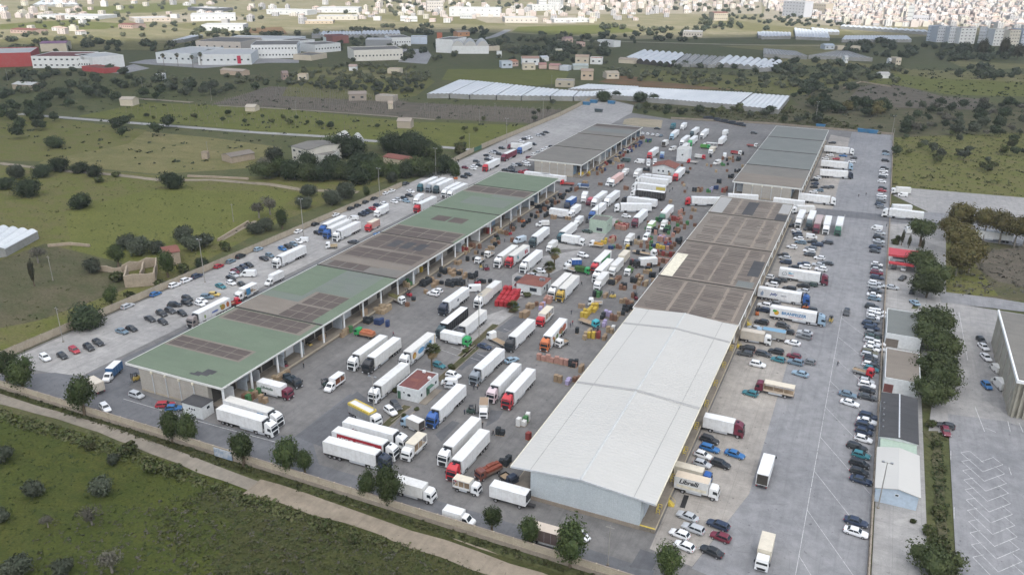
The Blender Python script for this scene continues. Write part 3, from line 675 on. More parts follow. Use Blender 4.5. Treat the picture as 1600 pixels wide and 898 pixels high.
r_ = tag(empty('warehouse',(58,231,0)),'tall beige warehouse with flat grey roof at the right edge','warehouse')
mb = MB(); mb.box(-17,17,-21.5,24,0,10,'beigewall'); plain('beigewall',(.30,.285,.235),.85,.15,.4); mb.build('wall',r_)
mb = MB(); mb.box(-16.8,16.8,-21.3,23.8,10,10.2,'roof_grey'); mb.build('roof',r_)
mb = MB(); mb.box(-17.3,-16.9,-23,24.3,9.7,10.5,'whitepaint'); mb.box(-16.9,17.3,-23,-22.6,9.7,10.5,'whitepaint'); mb.build('parapet',r_)
for k in range(5):
 mb = MB(); y = -19 + k * 8; mb.box(-17.25,-17.0,y,y + .7,0,9.6,'concrete_panel'); mb.build('pilaster',r_)
mb = MB();
for k in range(14): mb.box(-16.5 + k * 1.2,-16 + k * 1.2,-22.2,-21.52,0,9.6,'beigewall')
mb.build('fluted_wall',r_)
# ---------------------------------------------------------------- boundary walls
def wall(label,pts,h,m,post=4.0,plinth=.9,th=.18,name='boundary_wall',pm='wall_block',cap=True):
 a0 = Vector((*pts[0][:2],0)); root = tag(empty(name,a0),label,'wall')
 mb = MB(); pl = MB(); cp = MB(); posts = []
 for i in range(len(pts) - 1):
  a,b = Vector((*pts[i][:2],0)) - a0,Vector((*pts[i + 1][:2],0)) - a0; d = (b - a); L = d.length; d.normalize(); n = Vector((-d.y,d.x,0))
  def slab(M,t,z0,z1,mm): M.loft([[p - n * t + Vector((0,0,z0)),p + n * t + Vector((0,0,z0)),p + n * t + Vector((0,0,z1)),p - n * t + Vector((0,0,z1))] for p in (a,b)],mm)
  slab(mb,th / 2,plinth,h,m); slab(pl,th / 2 + .14,0,plinth,pm); slab(cp,th / 2 + .05,h + .002,h + .08,pm)
  k = max(1,int(L / post))
  posts += [(a + d * (L * j / k),math.atan2(d.y,d.x)) for j in range(k + 1)]
 mb.build('panel',root); pl.build('plinth',root)
 if cap: cp.build('coping',root)
 pmesh = None
 step = max(1,len(posts) // 95 + (1 if len(posts) > 95 else 0))
 mbp = MB(); mbp.box(-.13,.13,-th / 2 - .1,th / 2 + .1,plinth,h + .12,m); pmesh = mbp.mesh('post')
 for p,r in (posts[::step] if post < 99 else []): put('post',pmesh,root,p,r)
 return root
wall('long beige panelled wall along the front of the market yard',[(-205,114.7),(-140,114.6),(-50,113.9),(12,113.2)],2.35,'wall_tan')
wall('long tan wall along the left side of the market yard',[(-211,110),(-210,126),(-208.4,246),(-207.6,332)],2.35,'wall_tan',plinth=.3)
wall('short tan wall section between the pines and the green gate',[P('f',(1110,180))[0],P('A',(240,345))[0]],2.6,'wall_tan',plinth=.3)
wall('far tan wall beyond the green gate on the left',[P('A',(315,315))[0],P('A',(1050,8))[0],P('c',(525,610))[0]],2.8,'wall_tan',plinth=.3)
wall('low concrete fence wall along the right side of the yard',[(11.7,118),(11.8,300),(11.9,376)],1.0,'wall_block',plinth=.4,post=3)
wall('low concrete fence wall along the far right field',[(11.7,398),(11.2,582)],1.2,'wall_block',plinth=.4,post=4)
wall('low wall along the far end of the yard',[(11,585),(-68,587),(-134,577)],1.1,'wall_block',plinth=.4,post=5)
a,b = P('A',(240,345))[0],P('A',(315,315))[0]
mb = MB(); mb.loft([[p + Vector((0,0,0)),p + Vector((.1,.1,0)),p + Vector((.1,.1,2.4)),p + Vector((0,0,2.4))] for p in (a,b)],'greenpaint')
tag(mb.build('gate'),'green metal gate in the gap of the left tan wall','gate')
mb = MB(); a,b = P('n',(-135,70))[0],P('n',(-30,105))[0]
mb.loft([[(p.x,113.9,z0),(p.x,114.05,z0),(p.x,114.05,z0 + 2.1),(p.x,113.9,z0 + 2.1)] for p,z0 in ((a,.2),(b,.2))],'mural')
m_,nt_,b_ = nodes('mural'); nt_.links.new(mix(nt_,ramp(nt_,coord(nt_,.8,4),[(.4,0),(.6,1)]),(.22,.28,.36),(.42,.44,.46)),b_.inputs['Base Color'])
tag(mb.build('billboard'),'faded blue-grey billboard panel leaning on the outer front wall','billboard')
# ---------------------------------------------------------------- vehicle part meshes (front = +y,origin on the ground)
MESH = {}
def mk(key,fn,**k):
 if key not in MESH:
  mb = MB(); fn(mb); MESH[key] = mb.mesh(key.split('|')[0],**k)
 return MESH[key]
def wheel_mesh(r,w,key):
 def f(mb):
  mb.cyl((-w / 2,0,0),r,w,'rubber','x',14)
  mb.cyl((-w / 2 - .015,0,0),r * .6,w + .03,'rim','x',10)
 return mk('wheel|' + key,f)
def cab_hi(mb):
 prof = [(0,.95),(0,3.55),(.25,3.78),(.9,3.72),(1.75,3.25),(2.0,2.85),(2.22,1.75),(2.3,1.0),(2.3,.42),(1.75,.42),(1.7,.95)]
 mb.prism(prof,lambda z: 1.24 if z < 2.9 else 1.24 - (z - 2.9) * .26,'paint')
def cab_lo(mb):
 prof = [(0,.75),(0,2.35),(.2,2.52),(1.25,2.5),(1.45,2.35),(1.75,1.5),(1.8,.95),(1.8,.4),(1.35,.4),(1.3,.75)]
 mb.prism(prof,lambda z: 1.05 if z < 1.6 else 1.05 - (z - 1.6) * .13,'paint')
def cab_mid(mb):
 prof = [(0,.85),(0,2.75),(.25,2.92),(1.35,2.88),(1.65,2.65),(1.95,1.7),(2.02,1.0),(2.02,.42),(1.5,.42),(1.45,.85)]
 mb.prism(prof,lambda z: 1.18 if z < 2.0 else 1.18 - (z - 2.0) * .12,'paint')
CABS = {'hi': (cab_hi,2.3,[(1.98,2.86),(2.215,1.8)],1.2,(2.62,1.85),1.0),'mid': (cab_mid,2.02,[(1.63,2.62),(1.94,1.72)],1.12,(2.45,1.7),.85),'lo': (cab_lo,1.8,[(1.44,2.33),(1.745,1.52)],.98,(2.2,1.5),.75)}
def add_cab(root,kind,y,col,near,mir=True):
 fn,L,ws,hw,(zt,zb),wr = CABS[kind]
 o = put('cab',mk('cab|' + kind,fn,bevel=.05),root,(0,y,0),color=col)
 def wsf(mb):
  (ya,za),(yb,zb_) = ws; a = hw * .9
  mb.loft([[(-a * .96,ya + .015,za - .06),(a * .96,ya + .015,za - .06),(a * .96,ya - .08,za - .06),(-a * .96,ya - .08,za - .06)],[(-a,yb + .03,zb_),(a,yb + .03,zb_),(a,yb - .1,zb_),(-a,yb - .1,zb_)]],'glass')
 put('windscreen',mk('windscreen|' + kind,wsf),root,(0,y,0))
 for s in (-1,1):
  def sw(mb):
   x = s * (hw + .048)
   q = [(x,L * .42,zb),(x,L * .86,zb),(x - s * .03,L * .78,zt - .1),(x - s * .03,L * .42,zt - .1)]
   mb.loft([q,[(p[0] - s * .12,p[1],p[2]) for p in q]],'glass')
  put('side_window',mk('side_window|%s%d' % (kind,s),sw),root,(0,y,0))
 def gr(mb): mb.box(-hw * .72,hw * .72,L - .04,L + .03,.55,1.05 if kind != 'hi' else 1.5,'blackplastic')
 put('grille',mk('grille|' + kind,gr),root,(0,y,0))
 if near:
  def hl(mb): mb.box(-.2,.2,-.03,.035,-.11,.11,'lens')
  for s in (-1,1): put('headlight',mk('headlight',hl),root,(s * hw * .78,y + L + .01,.66))
  def mi(mb): mb.box(-.11,.11,-.06,.06,-.3,.3,'blackplastic'); mb.box(-.02,.02,-.02,.02,.3,.36,'blackplastic')
  for s in (-1,1): put('mirror',mk('mirror',mi),root,(s * (hw + .22),y + L * .86,zb + .35))
  def hatch(mb): mb.box(-.32,.32,-.28,.28,0,.05,'glass')
  if kind == 'hi': put('roof_hatch',mk('roof_hatch',hatch),root,(0,y + .62,3.77))
  if kind == 'hi':
   def vis(mb): mb.box(-1.0,1.0,0,.26,0,.05,'blackplastic')
   put('sun_visor',mk('sun_visor',vis),root,(0,y + 1.93,2.92))
def boxmesh(L,w,z0,z1,mat='panel',key=''):
 k = 'cargo_box|%s%.1f_%.2f_%.1f_%.1f' % (mat,L,w,z0,z1)
 def f(mb):
  mb.box(-w / 2,w / 2,-L / 2,L / 2,z0,z1,mat)
  e = .05; d = .016
  for x in (-w / 2,w / 2):
   for za,zb in ((z0,z0 + .14),(z1 - .1,z1)):
    mb.box(x - d,x + d,-L / 2 + .1,L / 2 - .1,za - d,zb + d,'panel')
   for y in (-L / 2,L / 2): mb.box(x - d,x + d,y - .06,y + .06,z0,z1,'panel')
  for y in (-L / 2,L / 2): mb.box(-w / 2 + .02,w / 2 - .02,y - d,y + d,z1 - .1,z1 + d,'panel')
  n = int(L / 1.2)
  for i in range(1,n):
   y = -L / 2 + L * i / n
   for x in (-w / 2,w / 2): mb.box(x - .006,x + .006,y - .015,y + .015,z0 + .15,z1 - .12,'silver_panel')
   mb.box(-w / 2 + .1,w / 2 - .1,y - .015,y + .015,z1 - .01,z1 + .006,'panel')
 return mk(k,f)
def rear_door(root_part,L,w,z0,z1,col):
 k = 'rear_door|%.1f%.1f%.1f' % (w,z0,z1)
 def f(mb):
  for s in (-1,1):
   mb.box(min(0,s * (w / 2 - .06)) + .01,max(0,s * (w / 2 - .06)) - .01,-.05,-.018,z0 + .05,z1 - .12,'panel')
   for q in (.35,.75): mb.box(s * q * w / 2 - .02,s * q * w / 2 + .02,-.075,-.05,z0 + .05,z1 - .14,'steel')
 return put('rear_door',mk(k,f),root_part,(0,-L / 2,0),color=col)
def wheels(root,ys,r,x,w,near,key,col=None):
 m = wheel_mesh(r,w,key)
 if near:
  for y in ys:
   for s in (-1,1): put('wheel',m,root,(s * x,y,r))
 else:
  k = 'wheel_set|' + key + '_'.join('%.1f' % y for y in ys)
  def f(mb):
   for y in ys:
    for s in (-1,1): mb.cyl((s * x - w / 2,y,r),r,w,'rubber','x',10)
  put('wheel_set',mk(k,f),root,(0,0,0))
def lettering(root_part,kind,txt,L,z0,z1,w,col,size=.8,y0=None,side=1,italic=False,z=None):
 """raised letters on the side of a box; front is +y so the right side is +x"""
 cu = bpy.data.curves.new('lettering','FONT'); cu.body = txt; cu.size = size; cu.extrude = .004; cu.shear = .3 if italic else 0; cu.offset = .03 * size
 ob = bpy.data.objects.new('tmp',cu); COL.objects.link(ob)
 dg = bpy.context.evaluated_depsgraph_get(); me = bpy.data.meshes.new_from_object(ob.evaluated_get(dg)); bpy.data.objects.remove(ob)
 me.materials.clear(); me.materials.append(MAT['matte'])
 o = put('lettering',me,root_part,(side * (w / 2 + .03),y0 if y0 is not None else -L * .3,z if z is not None else (z0 + z1) / 2 - size * .2),color=col)
 o.rotation_euler = (R_(90),0,R_(90) if side > 0 else R_(-90)); return o
def emblem(root_part,w,pts,col,y,z,side=1,name='emblem',k=0):
 mb = MB(); x = side * (w / 2 + .026 + .003 * k)
 q = [(x,y + a,z + b) for a,b in pts]
 mb.loft([q,[(p[0] - side * .02,p[1],p[2]) for p in q]],'matte'); return mb.build(name,root_part,color=col)
circle = lambda r,n=16,sx=1: [(r * sx * math.cos(2 * math.pi * i / n),r * math.sin(2 * math.pi * i / n)) for i in range(n)]
def semi_chassis(mb):
 mb.box(-.45,.45,-8.0,6.2,.75,1.05,'chassis'); mb.box(-1.1,1.1,4.2,7.4,.55,1.0,'chassis')
 mb.box(-1.15,1.15,-8.05,-7.9,.5,.95,'chassis')
 for s in (-1,1):
  mb.box(s * 1.18 - .06,s * 1.18 + .06,-1.4,2.6,.5,1.1,'silver_panel'); mb.box(s * 1.18 - .05,s * 1.18 + .05,3.9,5.9,.45,.95,'silver_panel')
  mb.box(s * 1.0 - .22,s * 1.0 + .22,-7.6,-3.3,1.02,1.1,'chassis'); mb.cyl((s * .9,2.0,.3),.09,.8,'steel',n=6)
  mb.box(s * .95 - .18,s * .95 + .18,-8.1,-8.05,.7,.85,'redlens')
def reefer(mb):
 mb.box(-.95,.95,0,.45,0,1.9,'blackplastic'); mb.box(-.7,.7,.45,.5,.2,1.0,'silver_panel')
def semi(loc,rz,cabcol,boxcol,label,near=True,unit=True,boxmat='panel',roofcol=None,group='articulated lorries in the market yard'):
 root = tag(empty('articulated_truck',loc,rz),label,'truck',group)
 add_cab(root,'hi',5.95,cabcol,near)
 put('chassis',mk('chassis|semi',semi_chassis),root)
 b = put('trailer_box',boxmesh(13.5,2.55,1.12,4.0,boxmat),root,(0,-1.4,0),color=boxcol)
 if near: rear_door(b,13.5,2.55,1.12,4.0,boxcol)
 if unit and near: put('refrigeration_unit',mk('refrigeration_unit',reefer),b,(0,6.75,1.9))
 if roofcol:
  def rf(mb): mb.box(-1.24,1.24,-6.7,6.7,0,.012,'canvas')
  put('roof',mk('roof|semi',rf),b,(0,0,4.018),color=roofcol)
 wheels(root,(7.0,3.4,-4.0,-5.3,-6.6),.5,1.08,.34,near,'semi')
 return root,b
def rigid(loc,rz,cabcol,boxcol,label,L=7.0,cab='mid',near=True,z0=1.05,z1=3.55,boxmat='panel',roofcol=None,open_=False,insidecol=None,group='rigid lorries in the market yard',name='box_truck',deflector=True,rear_open=False):
 root = tag(empty(name,loc,rz),label,'truck',group)
 cl = CABS[cab][1]; tot = L + cl + .15; y0 = -tot / 2; yb = y0 + L / 2; w = 2.45 if cab != 'lo' else 2.15
 add_cab(root,cab,y0 + L + .15,cabcol,near)
 def ch(mb):
  mb.box(-.42,.42,y0,y0 + L + 1.6,.6,.9,'chassis'); mb.box(-w / 2 + .1,w / 2 - .1,y0 - .05,y0 + .05,.45,.7,'chassis')
  for s in (-1,1): mb.box(s * (w / 2 - .12) - .05,s * (w / 2 - .12) + .05,y0 + L * .36,y0 + L * .82,.5,.95,'silver_panel'); mb.box(s * (w / 2 - .2) - .15,s * (w / 2 - .2) + .15,y0 - .07,y0 - .05,.75,.9,'redlens')
 put('chassis',mk('chassis|%s%.1f' % (cab,L),ch),root)
 if open_:
  def op(mb):
   h = w / 2
   mb.box(-h,h,-L / 2,L / 2,z0,z0 + .12,'panel'); mb.box(-h,h,L / 2 - .08,L / 2,z0 + .12,z1,'panel')
   mb.box(-h,h,-L / 2,L / 2,z1 - .1,z1,'panel')
   for x in (-h + .05,h - .05):
    for y in (-L / 2 + .06,-L / 6,L / 6): mb.box(x - .05,x + .05,y - .05,y + .05,z0 + .1,z1 - .05,'panel')
    mb.box(x - .04,x + .04,-L / 2 + .1,L / 2 - .1,z0 + .12,z0 + .45,'panel')
  b = put('open_body',mk('open_body|%.1f%.1f%.1f' % (L,w,z1),op),root,(0,yb,0),color=boxcol)
  def fl(mb): mb.box(-w / 2 + .12,w / 2 - .12,-L / 2 + .12,L / 2 - .15,z0 + .13,z0 + .16,'ply'); mb.box(-w / 2 + .1,w / 2 - .1,L / 2 - .16,L / 2 - .1,z0 + .2,z1 - .15,'ply')
  put('floor',mk('floor|%.1f%.1f%.1f' % (L,w,z1),fl),b)
 else:
  b = put('cargo_box',boxmesh(L,w,z0,z1,boxmat),root,(0,yb,0),color=boxcol)
  if rear_open:
   def ro(mb): mb.box(-w / 2 + .12,w / 2 - .12,-.03,0,z0 + .15,z1 - .15,'darkinside')
   put('open_rear',mk('open_rear|%.1f%.1f' % (w,z1),ro),b,(0,-L / 2 - .018,0))
  elif near: rear_door(b,L,w,z0,z1,boxcol)
 if roofcol:
  def rf(mb): mb.box(-w / 2 + .02,w / 2 - .02,-L / 2 + .03,L / 2 - .03,0,.014,'canvas')
  put('roof',mk('roof|%.1f%.1f' % (L,w),rf),b,(0,0,z1 + .018),color=roofcol)
 r = .48 if cab != 'lo' else .38
 wheels(root,(y0 + L + .15 + cl * .42,y0 + L * .26),r,w / 2 - .2,.3,near,'rig%.2f' % r)
 return root,b
def van_body(mb):
 hw = lambda z: .98 if z < 1.3 else .98 - (z - 1.3) * .10
 mb.prism([(-2.7,.4),(-2.7,2.3),(-2.6,2.42),(1.0,2.42),(1.45,2.28),(2.0,1.45),(2.62,1.18),(2.75,.8),(2.72,.35),(-2.6,.32)],hw,'paint')
def luton_cab(mb):
 hw = lambda z: .95 if z < 1.25 else .95 - (z - 1.25) * .12
 mb.prism([(0,.45),(0,2.1),(.75,2.1),(1.05,1.98),(1.6,1.3),(2.3,1.05),(2.45,.75),(2.4,.32),(0,.32)],hw,'paint')
def van(loc,rz,col,label,near=True,group='vans parked about the market',small=False):
 root = tag(empty('panel_van',loc,rz),label,'van',group); s = .8 if small else 1.0
 sc = (s * (1.02 if small else 1),s,s * (.98 if small else 1))
 put('body',mk('body|van',van_body,bevel=.05),root,color=col,scale=sc)
 def gl(mb):
  a = .8; mb.loft([[(-a * .95,1.50,2.24),(a * .95,1.50,2.24),(a * .95,1.35,2.24),(-a * .95,1.35,2.24)],[(-a,2.0,1.50),(a,2.0,1.50),(a,1.85,1.5),(-a,1.85,1.5)]],'glass')
  for q in (-1,1): mb.loft([[(q * .975,.5,1.45),(q * .975,1.75,1.45),(q * .93,1.32,2.1),(q * .93,.5,2.1)],[(q * .85,.5,1.45),(q * .85,1.75,1.45),(q * .85,1.32,2.1),(q * .85,.5,2.1)]],'glass')
 put('window',mk('window|van',gl),root,scale=sc)
 wheels(root,(1.75 * s,-1.65 * s),.36 * s + .02,.86 * sc[0],.24,near,'van')
 if near:
  def hl(mb): mb.box(-.14,.14,-.04,.04,-.1,.1,'lens')
  for q in (-1,1): put('headlight',mk('headlight|van',hl),root,(q * .72 * s,2.68 * s,.82 * s))
 return root
def luton(loc,rz,cabcol,boxcol,label,near=True,open_=False,boxmat='panel',roofcol=None,L=4.2,z1=3.0,group='light lorries and luton vans',blue=None):
 root = tag(empty('luton_van',loc,rz),label,'van',group); tot = L + 2.5; y0 = -tot / 2; w = 2.1; z0 = .8; yb = y0 + L / 2
 put('cab',mk('cab|luton',luton_cab,bevel=.05),root,(0,y0 + L + .05,0),color=cabcol)
 def gl(mb):
  a = .76; mb.loft([[(-a * .93,1.09,1.95),(a * .93,1.09,1.95),(a * .93,.9,1.95),(-a * .93,.9,1.95)],[(-a,1.6,1.34),(a,1.6,1.34),(a,1.4,1.34),(-a,1.4,1.34)]],'glass')
  for q in (-1,1): mb.loft([[(q * .945,.2,1.3),(q * .945,1.4,1.3),(q * .89,.98,1.9),(q * .89,.2,1.9)],[(q * .8,.2,1.3),(q * .8,1.4,1.3),(q * .8,.98,1.9),(q * .8,.2,1.9)]],'glass')
 put('window',mk('window|luton',gl),root,(0,y0 + L + .05,0))
 def ch(mb): mb.box(-.4,.4,y0,y0 + L + 1,.45,.7,'chassis'); mb.box(-1,1,y0 - .04,y0 + .04,.4,.6,'chassis')
 put('chassis',mk('chassis|luton%.1f' % L,ch),root)
 if open_:
  def op(mb):
   h = w / 2; mb.box(-h,h,-L / 2,L / 2,z0,z0 + .1,'panel'); mb.box(-h,h,L / 2 - .06,L / 2,z0 + .1,z1,'panel'); mb.box(-h,h,-L / 2,L / 2,z1 - .08,z1,'panel')
   for x in (-h + .04,h - .04):
    for y in (-L / 2 + .05,0): mb.box(x - .04,x + .04,y - .04,y + .04,z0,z1 - .04,'panel')
    mb.box(x - .03,x + .03,-L / 2,L / 2,z0 + .1,z0 + .4,'panel')
  b = put('open_body',mk('open_body|lut%.1f' % L,op),root,(0,yb,0),color=boxcol)
  def cg(mb): mb.box(-.9,.9,-L / 2 + .3,L / 2 - .3,z0 + .1,z0 + 1.2,'rust')
  put('load',mk('load|lut%.1f' % L,cg),b)
 else:
  b = put('cargo_box',boxmesh(L,w,z0,z1,boxmat),root,(0,yb,0),color=boxcol)
  if near: rear_door(b,L,w,z0,z1,boxcol)
 if roofcol:
  def rf(mb): mb.box(-w / 2 + .02,w / 2 - .02,-L / 2 + .03,L / 2 - .03,0,.014,'canvas')
  put('roof',mk('roof|lut%.1f' % L,rf),b,(0,0,z1 + .018),color=roofcol)
 wheels(root,(y0 + L + 1.55,y0 + L * .28),.36,.92,.24,near,'luton')
 return root
def flatbed(loc,rz,cabcol,bedcol,label,L=4.5,cab='lo',near=True,load=None,loadcol=None,group='dropside and flatbed lorries',sides=.4):
 root = tag(empty('flatbed_truck',loc,rz),label,'truck',group); cl = CABS[cab][1]; tot = L + cl + .1; y0 = -tot / 2; w = 2.1
 add_cab(root,cab,y0 + L + .1,cabcol,near)
 def ch(mb): mb.box(-.4,.4,y0,y0 + L + 1.4,.5,.8,'chassis')
 put('chassis',mk('chassis|fb%s%.1f' % (cab,L),ch),root)
 def bd(mb):
  h = w / 2; mb.box(-h,h,-L / 2,L / 2,.85,.97,'panel')
  if sides:
   for x in (-h,h): mb.box(x - .03,x + .03,-L / 2,L / 2,.97,.97 + sides,'panel')
   for y in (-L / 2,L / 2): mb.box(-h + .03,h - .03,y - .03,y + .03,.97,.97 + sides + (.3 if y > 0 else 0),'panel')
 b = put('load_bed',mk('load_bed|%.1f%.1f' % (L,sides),bd),root,(0,y0 + L / 2,0),color=bedcol)
 def bf(mb): mb.box(-w / 2 + .05,w / 2 - .05,-L / 2 + .05,L / 2 - .05,.97,.985,'ply')
 put('bed_floor',mk('bed_floor|%.1f' % L,bf),b)
 if load:
  def ld(mb):
   q = random.Random(int(L * 10) + len(load)); nx,ny = 2,max(2,int(L / .95))
   for i in range(nx):
    for j in range(ny):
     x = -w / 2 + .12 + (w - .24) * i / nx; y = -L / 2 + .12 + (L - .24) * j / ny; hh = q.choice([.7,.9,1.1,1.3]) if load != 'tarp' else 1.5
     mb.box(x + .02,x + (w - .24) / nx - .02,y + .02,y + (L - .24) / ny - .02,.99,.99 + hh,'matte')
  put('load',mk('load|%s%.1f' % (load,L),ld),b,color=loadcol)
 wheels(root,(y0 + L + .1 + cl * .45,y0 + L * .27),.38,.86,.26,near,'flat')
 return root
# ------------------------------------------------ cars
def car_mesh(kind):
 L,W,H,zs,hood,trunk,wsb,wst,rst,rsb = {
  'hatch': (4.05,1.74,1.47,.93,.86,.95,.90,.25,-1.45,-1.90),'saloon': (4.55,1.78,1.43,.93,.86,.97,1.0,.35,-1.1,-1.65),
  'estate': (4.6,1.79,1.47,.93,.87,.97,1.0,.38,-1.85,-2.18),'suv': (4.4,1.84,1.66,1.05,.98,1.05,.98,.40,-1.7,-2.05),
  'mpv': (4.3,1.78,1.62,1.0,.95,1.0,1.25,.6,-1.75,-2.02)}[kind]
 h = L / 2; w = W / 2
 def body(mb):
  secs = []
  for y,zb,zt,ww in ((-h,.45,trunk - .18,w * .80),(-h + .12,.32,trunk,w * .93),(-h + .75,.24,zs,w),(-.4,.22,zs,w),(wsb,.22,zs - .01,w),(h - .55,.26,hood,w * .98),(h - .12,.32,hood - .14,w * .88),(h,.42,hood - .30,w * .74)):
   zm = (zb + zt) / 2 + .05
   secs.append([(-ww * .88,y,zb),(ww * .88,y,zb),(ww,y,zb + .16),(ww,y,zm),(ww * .93,y,zt - .05),(ww * .80,y,zt + .012),(-ww * .80,y,zt + .012),(-ww * .93,y,zt - .05),(-ww,y,zm),(-ww,y,zb + .16)])
  mb.loft(secs,'paint')
  b = w * .92; t = w * .70
  mb.loft([[(-b,rsb,zs - .02),(b,rsb,zs - .02),(b,wsb,zs - .02),(-b,wsb,zs - .02)],[(-t - .05,rst,H - .08),(t + .05,rst,H - .08),(t + .05,wst,H - .08),(-t - .05,wst,H - .08)],[(-t,rst + .15,H),(t,rst + .15,H),(t,wst - .18,H),(-t,wst - .18,H)]],'paint')
 def glass(mb):
  b = w * .92; t = w * .70 + .05; z0,z1 = zs - .02,H - .08
  def L4(a,c,f): return tuple(p + (q - p) * f for p,q in zip(a,c))
  def pane(A,B,Cc,D,i0=.06,i1=.06,lo=.08,hi=.93,out=(0,0,0)):
   p = [L4(L4(A,B,i0),L4(D,Cc,i0),lo),L4(L4(A,B,1 - i1),L4(D,Cc,1 - i1),lo),L4(L4(A,B,1 - i1),L4(D,Cc,1 - i1),hi),L4(L4(A,B,i0),L4(D,Cc,i0),hi)]
   q = [tuple(x + o for x,o in zip(r,out)) for r in p]; rr_ = [tuple(x - 2 * o for x,o in zip(r,out)) for r in p]
   mb.loft([q,rr_],'glass')
  F = [(-b,wsb,z0),(b,wsb,z0),(t,wst,z1),(-t,wst,z1)]; Rr = [(b,rsb,z0),(-b,rsb,z0),(-t,rst,z1),(t,rst,z1)]
  pane(*F,out=(0,.015,.012)); pane(*Rr,out=(0,-.015,.01))
  my = -.45; mt = -.45
  for s in (-1,1):
   A = (s * b,rsb,z0); Bm = (s * b,my,z0); Cm = (s * t,mt,z1); D = (s * t,rst,z1); B2 = (s * b,wsb,z0); C2 = (s * t,wst,z1)
   pane(A,Bm,Cm,D,.12,.03,.14,.9,(s * .014,0,0)); pane(Bm,B2,C2,Cm,.03,.12,.14,.9,(s * .014,0,0))
 def full(mb): body(mb); glass(mb)
 wy = L * .305
 return dict(L=L,W=W,H=H,body=mk('body|' + kind,body,bevel=.025),glass=mk('window|' + kind,glass),wy=wy,hood=hood,trunk=trunk)
CARS = {k: car_mesh(k) for k in ('hatch','saloon','estate','suv','mpv')}
CARNAME = {'hatch': 'hatchback','saloon': 'saloon car','estate': 'estate car','suv': 'off-road car','mpv': 'people carrier'}
COLS = {'wh': ('white',(.70,.71,.72)),'si': ('silver',(.42,.44,.46)),'gr': ('grey',(.15,.16,.17)),'dk': ('black',(.016,.019,.023)),'dg': ('dark grey',(.045,.05,.056)),
  'nv': ('navy blue',(.018,.032,.065)),'bl': ('blue',(.022,.13,.33)),'lb': ('pale blue',(.24,.34,.42)),'sb': ('steel blue',(.12,.18,.23)),'rd': ('red',(.33,.02,.035)),'mr': ('maroon',(.14,.014,.03)),
  'te': ('teal',(.03,.16,.19)),'gn': ('dark green',(.03,.06,.05)),'ol': ('olive',(.11,.105,.06)),'ye': ('yellow',(.55,.40,.10)),'or': ('orange',(.45,.12,.03)),'bg': ('beige',(.42,.37,.30))}
def car(loc,deg,col,kind,label,group,near=True):
 c = CARS[kind]; root = tag(empty('parked_car',loc,R_(deg - 90)),label,'car',group)
 put('body',c['body'],root,color=COLS[col][1]); put('window',c['glass'],root)
 m = wheel_mesh(.31,.2,'car')
 if near:
  for s in (-1,1):
   for y in (c['wy'],-c['wy']): put('wheel',m,root,(s * (c['W'] / 2 - .10),y,.31))
  def hl(mb): mb.box(-.17,.17,-.09,.05,-.06,.06,'lens')
  def tl(mb): mb.box(-.13,.13,-.05,.09,-.08,.08,'redlens')
  for s in (-1,1):
   put('headlight',mk('headlight|car',hl),root,(s * c['W'] * .34,c['L'] / 2 - .10,c['hood'] - .24)); put('tail_light',mk('tail_light',tl),root,(s * c['W'] * .37,-c['L'] / 2 + .05,c['trunk'] - .16))
 else: wheels(root,(c['wy'],-c['wy']),.31,c['W'] / 2 - .10,.2,False,'car')
 return root
def heading(a,b): d = a - b; return math.atan2(d.y,d.x) - math.pi / 2
YNEAR = 330
ORD = ['first','second','third','fourth','fifth','sixth','seventh','eighth','ninth','tenth','11th','12th','13th','14th','15th','16th','17th','18th','19th'] + ['%dth' % i if i % 10 not in (1,2,3) or 10 < i % 100 < 14 else '%d%s' % (i,{1: 'st',2: 'nd',3: 'rd'}[i % 10]) for i in range(20,80)]
# ---------------------------------------------------------------- lorries,placed by the two ends of their roofs
WH,OW,CR,LG = (.70,.71,.71),(.64,.64,.62),(.60,.55,.45),(.50,.52,.54)
NAVY,BLK,TEAL,BLU,RED,MAR,GRN,ORG,GOLD,SILV,LBL = (.02,.03,.055),(.02,.022,.026),(.02,.09,.11),(.02,.09,.30),(.45,.02,.03),(.13,.015,.035),(.03,.30,.09),(.50,.13,.03),(.42,.27,.03),(.20,.23,.26),(.27,.38,.48)
DGRN,DTEAL = (.02,.12,.07),(.03,.06,.07)
def pose(tile,fx,fy,rx,ry,z,snap=11):
 f = TILE[tile](fx,fy,z); r = TILE[tile](rx,ry,z); d = f - r; a = math.degrees(math.atan2(d.y,d.x))
 for k in (-180,-90,0,90,180):
  if abs(a - k) < snap: a = k + random.uniform(-1.2,1.2); break
 m = (f + r) / 2; u = Vector((math.cos(R_(a)),math.sin(R_(a)),0)); return Vector((m.x,m.y,0)),u,R_(a - 90),d.length
def S(tile,fx,fy,rx,ry,cab,box,label,**k):
 m,u,rz,L = pose(tile,fx,fy,rx,ry,4.0); p = m + u * 1.4
 if p.y < YNEAR and 'roofcol' not in k and random.random() < .7: k['roofcol'] = random.choice([OW,(.66,.66,.66),(.58,.57,.53),(.62,.61,.58),(.68,.69,.70)])
 return semi(p,rz,cab,box,label,near=p.y < YNEAR,**k)
def Rg(tile,fx,fy,rx,ry,cab,box,label,L=None,cabk='mid',z1=3.55,**k):
 m,u,rz,LL = pose(tile,fx,fy,rx,ry,z1); L = L or max(4.0,min(9.5,round(LL * 2) / 2)); cl = CABS[cabk][1]; yb = -(L + cl + .15) / 2 + L / 2; p = m - u * yb
 return rigid(p,rz,cab,box,label,L=L,cab=cabk,z1=z1,near=p.y < YNEAR,**k)
